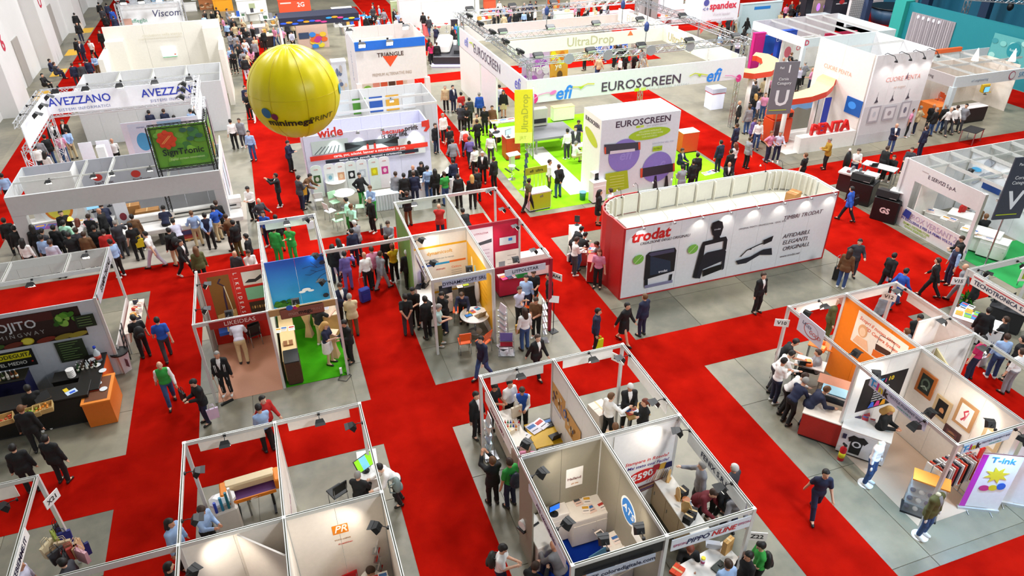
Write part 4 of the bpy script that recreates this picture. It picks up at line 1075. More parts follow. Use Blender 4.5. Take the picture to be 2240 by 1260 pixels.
# ---- stand with yellow poster wall and round table
X0, X1, X2 = 3.9, 5.96, 8.0; YA, YB, YC = 19.25, 22.42, 25.35
st = wthing('exhibition_stand', 'stand with a yellow and cream poster wall and a magenta wall', 'exhibition stand', (6, 22, 0))
MAG = M('c2163e', .5); YELW = M('f2b51c', .5)
for p in ((X0, YA), (X1, YA), (X0, YB), (X1, YB), (X2, YB), (X0, YC), (X1, YC), (X2, YC)): post(st, *p)
box('post', X2, YA, 1.5, .1, .1, 3.0, M('a01c30', .5), st)
for a in ((X0, YA, X1, YA), (X0, YA, X0, YB), (X0, YB, X0, YC), (X1, YA, X1, YB), (X2, YA, X2, YB), (X1, YB, X1, YC), (X2, YB, X2, YC), (X0, YC, X1, YC), (X1, YC, X2, YC), (X0, YB, X1, YB)): rail(st, a[0], a[1], a[2], a[3], 3., .12)
rail(st, X1, YA, X2, YA, 3.0, .24, mat=M('9c1a30', .5)); rail(st, X1, YB, X2, YB, 3., .12, mat=M('b01a38', .5))
walls(st, X0 + .04, YB, X1 - .04, YB, mat=CREAM); walls(st, X1 + .04, YB, X2 - .04, YB, mat=MAG); walls(st, X1, YA + .04, X1, YB - .04, mat=CREAM); walls(st, X1, YB + .04, X1, YC - .04, mat=WHITE)
walls(st, X0, YB + .4, X0, YC - .05, mat=M('6f9a4a', .5), z0=0.)
s = Surf(st, (X0 + .04, YB - .02, 0), (1, 0, 0))
s.rect(.02, 2.38, 1.98, 2.46, 'f0b41c'); s.rect(.02, .42, 1.98, .5, 'f0b41c'); s.rect(.9, 0.5, 1.98, 2.38, 'f8eede', 'poster_sheet')
s.txt(.95, 2.15, 'dynamicsoft', .2, 'e8a81c', bold=.01); s.txt(.9, 1.9, 'soluzioni software per la stampa', .09, '8a8a8a')
s.rect(.2, 1.62, .75, 1.7, '3a5aa8'); s.rect(.75, 1.64, 1.3, 1.72, '2aa0d8'); s.rect(1.3, 1.66, 1.92, 1.74, 'f0782a')
for k, (t, c) in enumerate((('onyx', '4a4a4a'), ('mimaki', 'c83a2e'), ('Caldera', 'f0782a'))): s.txt(.35 + k * .6, 1.45, t, .12, c)
for k in range(8): s.rect(1.35, 1.3 - k * .09, 1.75, 1.32 - k * .09, 'b8b0a4')
s.rect(.1, .75, .3, 1.0, '2a7ac8'); s.rect(.14, .8, .24, .95, 'f0f4f8')
s = Surf(st, (X1 - .02, YB - .04, 0), (0, -1, 0))
s.poly([(0, 2.45), (0, .9), (2.95, .35), (2.95, 2.62)], YELW, 'poster_sheet'); s.ell(.6, 1.85, .12, .25, 'f6e8c0'); s.ell(1.0, 1.7, .12, .25, '9ac8d0')
for k in range(5): s.rect(1.5, 1.9 - k * .2, 2.4, 1.93 - k * .2, 'e0a010')
s = Surf(st, (X1 + .04, YB - .02, 0), (1, 0, 0))
s.rect(.02, .6, .95, 2.85, 'ecdfe8', 'poster_sheet'); s.poly([(.08, 2.2), (.2, 2.1), (.9, 2.2), (.9, 2.35)], '4a4a52'); s.txt(.5, 2.62, 'LITPOLSTAR', .1, 'b03a5a')
for k in range(6): s.rect(.12, 1.9 - k * .15, .8, 1.93 - k * .15, 'c8a8b8')
s.rect(1.2, 2.0, 1.85, 2.32, 'd8dce0', 'plaque'); s.rect(1.55, 2.14, 1.7, 2.26, '2a7ad0')
s.rect(1.02, .5, 1.96, 1.75, 'f2e8de', 'poster_sheet'); s.rect(1.15, .9, 1.4, 1.3, '8a8a90')
for k in range(5): s.rect(1.5, 1.5 - k * .18, 1.85, 1.53 - k * .18, 'c0b0a8')
name_board(4.95, YA - .06, 2.78, 0, 'DYNAMICSOFT SRL', 'pale blue board lettered DYNAMICSOFT SRL', 1.5, .24, M('b8bfd4', .5), size=.17)
name_board(7.05, YA - .08, 2.78, 0, 'LITPOLSTAR', 'pale board lettered LITPOLSTAR on a dark red beam', 1.45, .24, M('d3d6e2', .5), size=.17)
name_board(5.0, YC + .02, 2.7, 180, '', 'blank board hanging over the man in the red cardigan', .75, .4, M('e6e6e6', .5))
flag_sign(8.18, YA - .12, 2.3, -55, 'AA4', 'white number flag on a dark red post')
name_board(X0 - .04, 20.8, 2.6, -90, 'DYNAMICSOFT', 'narrow pale board on the rail above the laptops', 1.6, .22, M('c9c4cc', .5), '6a3a5a', .14)
W5 = 'the rails of the round-table stand'
for x, y, a, L in ((4.6, YC - .05, -90, 0), (X2 - .05, 25.1, 180, 0), (X2 - .05, 23.4, 180, 0), (X2 - .05, 21.9, 180, 14), (X2 - .05, 20.0, 180, 0), (X0 + .05, 22.0, 20, 12), (X0 + .05, 20.3, 20, 14), (5.2, YA + .1, 80, 18), (6.9, YA + .15, 90, 18)): flood(x, y, 2.98, a, 35, W5, L)
# ---- cocktail bar stand
st = wthing('exhibition_stand', 'dark cocktail bar stand with a mojito sign on its wall', 'exhibition stand', (-8.5, 22.5, 0))
XR, YM, YF = -6.22, 21.8, 25.2
GW = M('c6cad0', .6)
walls(st, -12.5, YM, XR - .04, YM, 0, 2.95, GW); post(st, XR, YM); post(st, XR, YF); rail(st, -13, YF, XR, YF, 3., .3); rail(st, XR, YM, XR, YF, 3., .12); rail(st, -13, YM + 2.0, XR, YM + 2.0, 3., .14)
for x in (-9.2, -7.4, -11): rail(st, x, YM + 2.0, x, YF, 3., .1)
walls(st, XR + .03, YM + .3, XR + .03, YF - .1, 0, .95, M('cfc8c2', .5)); walls(st, -13, YF - .02, XR, YF - .02, 2.35, 2.7, M('d8d6d2', .5), name='fascia_panel')
s = Surf(st, (-12.5, YM - .02, 0), (1, 0, 0))
s.rect(2.2, 1.72, 5.75, 2.82, '2a1712', 'sign_sheet'); s.rect(2.2, 2.5, 5.0, 2.8, '4a1a16')
s.txt(3.55, 2.45, 'EL MOJITO', .42, 'c8ccd0', bold=.012, w=.95); s.txt(3.6, 2.12, 'DE HEMINGWAY', .2, '9a9a98', sp=1.5)
for k in range(14): s.ell(5.0 + random.uniform(0, .6), 2.45 + random.uniform(-.25, .28), .12, .08, random.choice(['5a9a2a', '3a7a1a', '86b84a', '2a5a14']), 'printed_leaf', 10, random.uniform(0, 180))
s.ell(4.1, 1.9, .18, .13, 'b8a81c', 'printed_lime'); s.ell(4.1, 1.9, .14, .1, 'd8cc4a', 'printed_lime')
for k, (x, c) in enumerate(((2.6, '8a5a2a'), (3.2, '3a5a1a'), (3.7, '6a2a1a'), (4.6, '7a2a1a'), (5.1, '8a7a2a'), (5.5, '9a8a2a'))): s.ell(x, 1.85, .28, .09, c, 'printed_fruit', 14, 8)
s.rect(5.55, 2.05, 6.1, 2.5, '1c2a16', 'chalkboard'); s.rect(4.75, .9, 5.55, 1.68, '26301c', 'chalkboard')
for k in range(8):
    s.rect(4.85, 1.6 - k * .085, 5.4 - (k % 3) * .1, 1.615 - k * .085, '7a9a5a')
for k in range(4): s.rect(5.62, 2.42 - k * .09, 6.0, 2.435 - k * .09, '7a9a5a')
o = wthing('bar_sign', 'black and yellow bar sign lettered LA BODEGUITA DEL MEDIO', 'sign', (-8.9, YM - .05, 1.15)); s = Surf(o, (-9.75, YM - .04, 1.0), (1, 0, 0))
s.rect(0, 0, 1.35, .62, '131312', 'board', .02); s.rect(.08, .32, 1.27, .56, 'd8cc1c', 'plate'); s.txt(.67, .44, 'LA BODEGUITA', .19, '1a1a10', bold=.02); s.txt(.67, .17, 'DEL MEDIO', .17, 'd8d8d0', bold=.012); s.ell(.12, .17, .03, .03, 'b02a1c'); s.ell(1.25, .17, .03, .03, 'b02a1c')
name_board(XR + .06, 23.5, 2.85, 90, 'STAMPA DIGITALE', 'black and white striped board along the side of the bar stand', 3.2, .36, M('bdbdc2', .5), '141418', .26, bold=.03)
flood(-8.3, YM + 1.9, 2.98, -90, 40, 'a rail of the cocktail bar stand'); flood(-6.9, YF - .05, 2.98, -90, 30, 'a rail of the cocktail bar stand')
# ---- long stamp stand
st = wthing('exhibition_stand', 'long white stand with rounded red end and printed rubber stamps', 'exhibition stand', (16, 21.3, 0))
TZ = 3.06; fx0, fx1, fy = 11.25, 20.62, 20.22
path = []
for i in range(9):
    a = math.pi * .5 * i / 8; path.append((fx0 + .55 - .55 * math.cos(math.pi * .5 - a) if False else 0, 0))
path = [(fx0, fy)]
cx, cy, rr = 12.45, 21.55, 1.3
for i in range(1, 9): 
    a = math.radians(215 - i * 15.6); path.append((cx + rr * math.cos(a), cy + rr * math.sin(a)))
bx_, by_ = path[-1]; yb = cy + rr
path.append((13.2, yb + .02)); 
for i in range(1, 8): path.append((13.2 + i * .86, yb + .02))
cx2 = 19.3
for i in range(0, 9):
    a = math.radians(90 - i * 12.5); path.append((cx2 + 1.35 * math.cos(a), cy - .05 + 1.37 * math.sin(a)))
path.append((fx1, fy))
TW = M('eef0f2', .45); TR = M('c21d1c', .45); TIN = M('d9d6c9', .6)
n = len(path)
for i in range(n - 1):
    (xa, ya), (xb, yb2) = path[i], path[i + 1]; L = math.hypot(xb - xa, yb2 - ya); ang = math.degrees(math.atan2(yb2 - ya, xb - xa))
    mt = TR if xa < 13 else TW
    box('shell_panel', (xa + xb) / 2, (ya + yb2) / 2, TZ / 2, L + .01, .05, TZ, mt, st, ang)
    nx, ny = -(yb2 - ya) / L, (xb - xa) / L
    box('inner_panel', (xa + xb) / 2 - nx * -.04 * -1 - nx * .08, (ya + yb2) / 2 - ny * .08, TZ - .42, L * .86, .02, .8, TIN, st, ang)
    box('rib', xa - nx * .12, ya - ny * .12, TZ - .45, .03, .2, .85, M('e3e0d2', .6), st, ang)
pl = [(x * .985 + 16 * .015, y * .96 + 21.4 * .04) for x, y in path]
prism('deck', pl, TZ - .9, TZ - .86, M('dcd8c8', .6), st)
walls(st, fx0, fy - .0, fx1, fy, 0.03, TZ - .02, TW, pw=1.17, name='front_panel')
for a in ((fx0 - .02, fx1 + .02, 0, .05), (fx0 - .02, fx1 + .02, TZ - .05, TZ)): bx('edge_trim', a[0], a[1], fy - .04, fy - .025, a[2], a[3], TR, st)
bx('edge_trim', fx0 - .02, fx0 + .03, fy - .042, fy - .027, 0, TZ, TR, st); bx('edge_trim', fx1 - .03, fx1 + .02, fy - .042, fy - .027, 0, TZ, TR, st)
s = Surf(st, (fx0, fy - .03, 0), (1, 0, 0))
u, v = s.at(1424, 514); s.txt(u, v, 'trodat', .62, 'd01f1e', bold=.03, italic=.12); u, v = s.at(1455, 524); s.txt(u, v, 'CREAZIONE DEGLI ORIGINALI', .155, '4a3a44', italic=.2)
u, v = s.at(1668, 492); s.txt(u, v, 'ORIGINAL PRINTY / PROFESSIONAL / IDEAL SEAL', .1, '6a6068', italic=.2)
u, v = s.at(1756, 470); s.txt(u, v, 'TIMBRI TRODAT', .25, '5a3a48', italic=.2)
for k, t in enumerate(('AFFIDABILI.', 'ELEGANTI.', 'ORIGINALI.')):
    u, v = s.at(1712 - k * .6, 518 + k * 13.5); s.txt(u, v, t, .26, '4a3c48', italic=.2, align='LEFT')
u, v = s.at(1727, 557); s.txt(u, v, 'www.trodat.net', .15, '5a4a54', italic=.2)
SB = '14161e'
def pp(*q): return s.pts(*q)
# flat stamp
s.poly(pp((1413, 558), (1420, 551), (1476, 541), (1479, 547), (1474, 592), (1408, 612)), SB); s.poly(pp((1422, 560), (1466, 570), (1466, 592), (1421, 602)), '22344a'); s.poly(pp((1418, 556), (1424, 552), (1474, 543), (1474, 550), (1424, 560)), '4a4a66')
s.poly(pp((1409, 610), (1416, 609), (1416, 624), (1408, 627)), SB); s.poly(pp((1464, 600), (1470, 598), (1467, 616), (1461, 618)), SB); s.poly(pp((1408, 624), (1470, 611), (1470, 617), (1410, 630)), '8a88a8')
u, v = s.at(1449, 592); s.txt(u, v, 'trodat', .15, 'e8ecf2', bold=.02)
# frame stamp with knob
s.poly(pp((1530, 545), (1537, 528), (1587, 516), (1590, 523), (1587, 545), (1580, 548), (1582, 526), (1541, 536), (1538, 556), (1522, 608), (1514, 606)), SB)
s.poly(pp((1536, 560), (1546, 551), (1582, 543), (1587, 548), (1582, 586), (1578, 590), (1578, 570), (1536, 588), (1530, 608), (1521, 607)), '1c1e2a'); s.poly(pp((1536, 590), (1556, 583), (1578, 576), (1577, 588), (1536, 604)), '0c0d12')
u, v = s.at(1568, 500); s.poly(pp((1554, 497), (1558, 486), (1570, 481), (1579, 484), (1581, 496), (1575, 514), (1564, 519), (1557, 512)), SB); s.txt(u, v, 'trodat', .11, 'c8ccd4'); s.poly(pp((1560, 516), (1572, 512), (1574, 520), (1560, 524)), SB)
# seal press
s.line(pp((1618, 560), (1632, 546), (1660, 533), (1684, 525)), .05, SB); s.poly(pp((1608, 569), (1640, 560), (1668, 544), (1686, 541), (1687, 556), (1660, 556), (1630, 574), (1612, 577)), '22242e'); s.poly(pp((1668, 524), (1690, 514), (1686, 526), (1668, 534)), SB); s.ell(*s.at(1640, 543), .05, .04, SB)
for px, py in ((1395, 566), (1514, 543)): u, v = s.at(px, py); s.ell(u, v, .22, .2, '7ec24a', 'printed_leaf', 16, 20); s.line([(u - .15, v - .15), (u + .15, v + .15)], .02, 'd8f0c0')
for i, px in enumerate((1403, 1470, 1532, 1593, 1652, 1709, 1766, 1818)):
    u, v = s.at(px, 484 - (px - 1403) * .148 + 2)
    x = fx0 + u
    o = thing('display_spotlight', 'small chrome spotlight on the top edge of the stamp stand', 'spotlight', (x, fy - .03, TZ), 0, 'chrome lamps along the stamp stand')
    tube('arm', [(0, .03, -.03), (0, 0, .04), (0, -.2, .05)], .01, CHROME, o); lathe('shade', [(.02, .03), (.05, -.02), (.055, -.06)], CHROME, o, (0, -.22, .03), (-25, 0, 0)); lathe('bulb', [(.045, -.055), (.04, -.06)], LAMPGLASS, o, (0, -.22, .03), (-25, 0, 0))
    l = bpy.data.lights.new('lamp_beam', 'SPOT'); l.energy = 20 if i != 1 else .01; l.spot_size = R(95); l.spot_blend = .8; l.color = (1, .93, .82); l.shadow_soft_size = .04
    lo = bpy.data.objects.new('lamp_beam', l); COL.objects.link(lo); lo.parent = o; lo.location = (0, -.24, -.03); lo.rotation_euler = (R(18), 0, 0)
# deck clutter: cables, small lamps and a carton
carton(19.7, 21.6, TZ - .86, 25, .55, .42, .36, 'open brown carton lying inside the top of the stamp stand')
for k in range(7):
    x = 12.6 + k * 1.05
    tube('cable', [(x, 20.7, TZ - .85), (x + .25, 21.1, TZ - .84), (x + .1, 21.5, TZ - .85), (x + .4, 21.9, TZ - .84), (x + .3, 22.5, TZ - .6)], .012, M('b8b4a2', .6), st)
    lathe('deck_lamp', [(.05, 0), (.05, .03), (.02, .04)], LAMPGLASS, st, (x + .2, 21.35, TZ - .86))
for k in range(10):
    x = 12.3 + k * .85
    if k < 4 or k > 7:
        o = thing('clip_lamp', 'small goose-neck clip lamp on the back rim of the stamp stand', 'lamp', (x, 22.82 if k else 22.6, TZ), 0, 'clip lamps on the back rim')
        tube('neck', [(0, 0, 0), (0, .1, .25), (0, .28, .28), (0, .38, .15)], .009, BLACK, o); lathe('shade', [(.015, .04), (.045, -.03)], WHITE, o, (0, .39, .12)); box('clip', 0, 0, .0, .05, .05, .05, BLACK, o)
# ---- copier stand with blue lettering
st = wthing('exhibition_stand', 'white copier stand with printed parapet and roof bars', 'exhibition stand', (28, 20, 0))
XF = 25.9; y0, y1 = 18.1, 22.05
LG = M('dcdad8', .5)
for x, y in ((XF, y0), (XF, y1), (33, y1), (33, y0)): post(st, x, y, 3., .16, LG)
walls(st, XF, y1, XF, y0, 2.2, 3.0, LG, name='fascia_panel', pw=4); walls(st, XF, y1, XF, y0, 0, .95, LG, name='parapet_panel', pw=4); walls(st, XF, y1, XF, y1 - .7, .95, 2.2, LG)
walls(st, XF + .1, y1, 36, y1, 0, 3., LG); walls(st, 29.6, y1 - .1, 29.6, 16.2, 0, 2.95, M('e6ecf0', .5))
walls(st, XF + .1, y1 - 1.0, XF + 1.2, y1 - 1.0, 0, 2.9, M('f2efe6', .5))
for k in range(6): rail(st, XF + 1.2 * (k + 1), y1 + 1.5 * 0, XF + 1.2 * (k + 1), 14.5, 3., .14)
for y in (21.0, 19.4, 17.6): rail(st, XF, y, 36, y, 3., .1)
s = Surf(st, (XF - .02, y1, 0), (0, -1, 0))
s.txt(2.0, 2.62, 'E SERVIZI S.p.A.', .22, '4a3c4a', bold=.01); s.rect(.9, 2.75, 1.25, 2.78, 'b8a8a8')
s.txt(2.35, .68, 'XEROX VERSANT 2100', .34, 'b8a8c0', w=.95); s.txt(2.35, .44, 'IN ESCLUSIVA E PER LA PRIMA VOLTA IN ITALIA', .165, '5a5aa0', bold=.015); s.txt(1.5, .26, 'SIAMO DISTRIBUTORI', .15, '9ab83a', bold=.01); s.txt(1.5, .12, 'WWW.ESERVIZI.IT', .15, '9ab83a', bold=.01); s.txt(3.55, .16, 'Eservizi', .2, '7a9a4a')
s.poly([(.12, .3), (.2, .85), (.62, .9), (.6, .4)], 'e4dcd8'); s.poly([(.62, .55), (.7, .88), (1.05, .85), (1.0, .5)], '24388a'); s.poly([(.2, .8), (.5, .9), (.45, .95), (.15, .88)], '3a3a44'); s.line([(1.05, .5), (1.12, .8)], .03, '6a5a6a')
s = Surf(st, (29.56, y1 - .1, 0), (0, -1, 0))
for k in range(16): s.ell(random.uniform(.4, 4.6), random.uniform(1.7, 2.75), random.uniform(.2, .5), random.uniform(.1, .25), random.choice(['2aa0e0', '56b8ee', 'cfe6f2', 'f0f4f6', 'a8b0ba', 'e8eef2']), 'printed_cloud', 14, random.uniform(0, 60))
s.rect(1.0, 1.5, 1.9, 1.9, '24468a'); s.poly([(2.0, 1.2), (3.2, 1.3), (3.2, 1.7), (2.0, 1.7)], 'eef2f4')
carpet(XF + .2, 33, 15.7, 18.6, 'green carpet inside the copier stand', M('1f9a4a', .9)); 
flood(XF + 1.3, 20.2, 2.95, 0, 30, 'the roof bars of the copier stand'); flood(XF + 2.6, 18.8, 2.95, 0, 30, 'the roof bars of the copier stand')
# leaflet panel hung under the letter sign
o = wthing('standing_banner', 'white panel with a green arrow and bar beneath the letter V sign', 'banner', (27, 15.95, 0)); s = Surf(o, (26.3, 15.9, .2), (.85, -.35, 0))
s.rect(0, 0, 1.3, 2.1, 'efe8e0', 'panel', .03); s.poly([(.3, 1.6), (1.1, 1.75), (.75, 1.4), (.55, 1.45)], 'b8c41c'); s.rect(.1, .1, 1.15, .4, '9ab81c'); s.txt(.6, 1.0, 'Eservizi', .25, 'b8a89a')
for dx in (0.05, 1.25): 
    q = s.o + s.u * dx; cyl('foot_post', q.x, q.y, 0, .22, .02, STEEL, o)
# aisle letter signs hung on poles
def aisle_sign(px, py, z, w, h, ang, letter, label, col, tcol='e8eaec'):
    p = G(px, py, z); u = Vector((math.cos(R(ang)), math.sin(R(ang)), 0)); o = wthing('aisle_sign', label, 'sign', (p.x, p.y, 0))
    s = Surf(o, p - u * w / 2, u); s.rect(0, 0, w, h, col, 'board', .05)
    s.txt(w * .52, h * .3, letter, h * .42, tcol, bold=.02); s.txt(w * .62, h * .86, '1', h * .2, tcol, bold=.02); s.txt(w * .3, h * .89, 'Pad', h * .06, tcol); s.txt(w * .45, h * .68, 'Corsia', h * .075, tcol); s.txt(w * .5, h * .6, 'Category', h * .075, tcol); s.rect(w * .06, h * .075, w * .8, h * .09, 'b8c81c')
    q = p - (u.cross(Vector((0, 0, 1)))) * .06
    cyl('pole', q.x, q.y, 0, p.z + h + .05, .03, STEEL, o); lathe('base', [(.3, 0), (.3, .02), (.05, .05)], STEEL, o, (q.x, q.y, 0))
aisle_sign(2198, 478, 2.6, 1.15, 2.5, -12, 'V', 'slate aisle sign with a large white letter V', M('3a3e4c', .5))
aisle_sign(1701, 249, 2.6, 1.3, 2.7, -12, 'U', 'grey aisle sign with a large white letter U', M('77757c', .5))
# ================================================================ stands beyond the second cross aisle
PY = lambda px, py, Y: GN(px, py, (0, Y, 0), (0, 1, 0))
PX = lambda px, py, X: GN(px, py, (X, 0, 0), (1, 0, 0))
# ---- printer stand with green banner
st = wthing('exhibition_stand', 'long grey-fronted printer stand below the green brain banner', 'exhibition stand', (-6.5, 32.5, 0))
GF = M('c9cbcb', .5); GB = M('b9bcc6', .55, var=.12, scale=2.)
x0, x1, y0, y1 = -10.65, -2.55, 31.1, 34.35
walls(st, x0, y0, x1, y0, 2.15, 3.0, GF, .1, 8.2, 'fascia_panel'); box('pylon', x0 + .25, y0 + .1, 1.08, .5, .3, 2.15, GF, st); box('pylon', x1 - .2, y0 + .1, 1.08, .4, .3, 2.15, GF, st)
walls(st, x0, y1, x1, y1, 0, 3.0, GB); walls(st, x0, y0 + .1, x0, y1, 2.3, 3.0, GF, name='fascia_panel'); walls(st, x1, y0 + .1, x1, y1 + 1.2, 0, 3.0, WHITE); walls(st, -8.6, 33.2, -8.6, y1, 0, 3.0, M('e9e9e6', .5)); walls(st, x0 + .1, 33.2, -8.6, 33.2, 0, 3.0, M('e9e9e6', .5))
for x in (-8.1, -7.0, -4.6): rail(st, x, y0, x, y1, 3., .16)
rail(st, x0, 32.6, x1, 32.6, 3., .06)
s = Surf(st, (x0, y1 - .02, 0), (1, 0, 0))
for px, py in ((272, 400), (430, 385), (212, 393)):
    u, v = s.at(px * .0 + {272: 213, 430: 297, 212: 135}[px], {400: 388, 385: 380, 393: 402}[py]); s.ell(u, v, .2, .17, 'c8362e', 'emblem'); s.txt(u + .2, v - .28, 'SignTronic', .18, '4a2a34', bold=.01)
s = Surf(st, (x0 + .1, 33.18, 0), (1, 0, 0)); s.ell(1.0, 1.35, .72, .72, 'eef4f8', 'light_ring'); s.ell(1.0, 1.35, .55, .55, 'e88a2a', 'emblem'); s.ell(1.0, 1.35, .45, .45, 'f0e85a', 'emblem'); s.txt(1.0, 1.35, 'SERIGRAFIA', .12, '6a8a2a')
s = Surf(st, (x1 + .03, y0 + .1, 0), (0, 1, 0))
for k in range(3): s.rect(.4 + k * 1.3, .8, 1.3 + k * 1.3, 2.4, ['dfe3ec', 'cfe0ea', 'e9e4ea'][k], 'poster')
for x in (-9.3, -7.6, -6.9, -5.4): flood(x, 32.6, 2.99, -90, 40, 'the cross bar of the printer stand')
carpet(x0 + .3, x1 + .6, 29.15, y1 - .1, 'pale carpet under the crowded printer stand', M('b3aa9c', .8, var=.1, scale=1.5))
# green banner in a black truss
o = wthing('banner', 'green banner with red brain emblem in a black truss frame', 'banner', (-3.8, 31.9, 0)); Y = 31.75
p00, p11 = PY(357, 383, Y), PY(460, 265, Y); bx0, bx1, bz0, bz1 = -4.95, -2.72, 3.1, 4.95
s = Surf(o, (bx0, Y, bz0), (1, 0, 0)); w, h = bx1 - bx0, bz1 - bz0
s.rect(0, 0, w, h, '6fae3a', 'sheet', .02)
for k in range(18): s.ell(random.uniform(.2, w - .2), random.uniform(.15, h - .15), random.uniform(.08, .3), random.uniform(.08, .22), random.choice(['8cc84a', '5a9a3a', 'b0dc6a', '4a8a4a', '7ab84a']), 'printed_bubble', 14)
for k in range(4): s.ell(random.uniform(.9, w - .3), random.uniform(1.2, h - .2), .15, .1, '3a6a5a', 'printed_bubble', 12)
s.ell(.62, 1.28, .34, .36, 'd8482a', 'emblem')
for k in range(8): a = k * .785; s.ell(.62 + .3 * math.cos(a), 1.28 + .32 * math.sin(a), .1, .1, 'd8482a', 'emblem', 10)
for a in (-.5, .2): s.line([(.45 + a * .1, 1.12), (.8 + a * .1, 1.45)], .03, 'f0a05a', 'emblem_line')
s.txt(1.15, .72, 'SignTronic', .38, '1a2a2a', bold=.018); s.txt(1.25, .42, 'digital screen innovation', .14, 'c8e0a0')
for a, b in (((bx0, Y, 0), (bx0, Y, bz1)), ((bx1, Y, 0), (bx1, Y, bz1)), ((bx0, Y, bz0), (bx1, Y, bz0)), ((bx0, Y, bz1), (bx1, Y, bz1)), ((bx1, Y, bz1), (bx1, Y + 1.8, bz1)), ((bx1, Y + 1.8, 0), (bx1, Y + 1.8, bz1))): truss('truss', a, b, .14, '', o, .016, BLACK)
s = Surf(o, (bx1 + .02, Y, bz0), (0, 1, 0)); s.rect(.1, 0, 1.7, h, '6a9a34', 'sheet', .02)
for k in range(6): s.ell(random.uniform(.3, 1.5), random.uniform(.2, 1.6), .2, .15, random.choice(['b8d86a', 'c86a3a', '4a7a3a']), 'printed_bubble', 12)
# ---- truss stand with blue lettering
st = wthing('exhibition_stand', 'bright truss stand with blue lettered white bands', 'exhibition stand', (-7, 37, 0))
tx0, tx1, ty0, ty1 = -10.4, -3.25, 34.9, 39.9
for x, y in ((tx0, ty0), (tx0, ty1), (tx1, ty0), (tx1, ty1)): truss('truss_leg', (x, y, 0), (x, y, 3.6), .3, '', st, .025, M('d8dadc', .35, .6))
for z in (3.55, 4.65):
    for a, b in (((tx0, ty1), (tx1, ty1)), ((tx0, ty0), (tx0, ty1)), ((tx1, ty0), (tx1, ty1))): truss('truss_beam', (*a, z), (*b, z), .24, '', st, .022, M('d8dadc', .35, .6))
LB = M('f2f6fc', .4)
bx('sign_band', tx0, tx1, ty1 - .16, ty1 - .12, 3.6, 4.6, LB, st); bx('sign_band', tx0 + .12, tx0 + .16, ty0, ty1, 3.6, 4.6, LB, st); bx('sign_band', tx1 - .02, tx1 + .02, ty0, ty1, 3.6, 4.6, LB, st)
s = Surf(st, (tx0, ty1 - .165, 3.6), (1, 0, 0))
for px, py in ((174, 217), (374, 200)):
    k, v = s.at(px, py); s.txt(k, .56, 'AVEZZANO', .55, '2a3fb8', bold=.012, w=.95); s.txt(k + .1, .16, 'SISTEMI INFORMATICI', .2, '8a94c0', sp=1.2)
for i, (x, y) in enumerate(((-9.6, ty1), (-8.3, ty1), (-6.8, ty1), (-5.2, ty1), (tx0, 38.6), (tx0, 37.2), (tx0, 35.9), (tx1, 38.6), (tx1, 37.6), (tx1, 36.4), (-3.6, ty1))):
    a = -90 if y == ty1 else (0 if x == tx0 else 180)
    flood(x, y + (.1 if y == ty1 else 0), 4.83, a, 50, 'the truss of the blue-lettered stand', 60 if i in (1, 3, 5) else 0, (.9, .95, 1), .4).scale = (1.25, 1.25, 1.25)
walls(st, -7.6, 41.0, tx1, 41.0, 0, 2.4, M('dfe8f2', .5), pw=1.4, name='back_panel')
s = Surf(st, (-7.6, 40.98, 0), (1, 0, 0))
for k in range(3): s.rect(.3 + k * 1.45, .3, 1.5 + k * 1.45, 2.3, ['cfe2f2', '9ccbe8', 'e6eef6'][k], 'poster'); s.ell(.9 + k * 1.45, 1.3, .35, .5, ['4aa8d8', '2a90c8', '7ab8e0'][k], 'print'); s.txt(.9 + k * 1.45, 2.1, 'stampa', .14, '3a6aa0')
box('white_column', -7.9, 36.6, 1.4, .35, .35, 2.8, WHITE, st); 
for k, x in enumerate((-9.1, -8.3)):
    o = wthing('display_screen', 'white display panel on a thin stand under the bright truss', 'panel', (x, 39.2, 0), 'white display panels'); bx('sheet', x - .3, x + .3, 39.18, 39.22, .6, 2.2, M('e8eff6', .4), o); cyl('leg', x, 39.24, 0, 1.2, .02, STEEL, o); lathe('foot', [(.22, 0), (.22, .02), (.02, .03)], STEEL, o, (x, 39.24, 0))
carpet(tx0 + .3, tx1 - .3, ty0, 36.3, 'grey carpet in the truss stand', M('c9ccd2', .8)); carpet(tx0 + .4, tx1 - .3, 36.4, 40.8, 'bright red carpet under the truss stand')
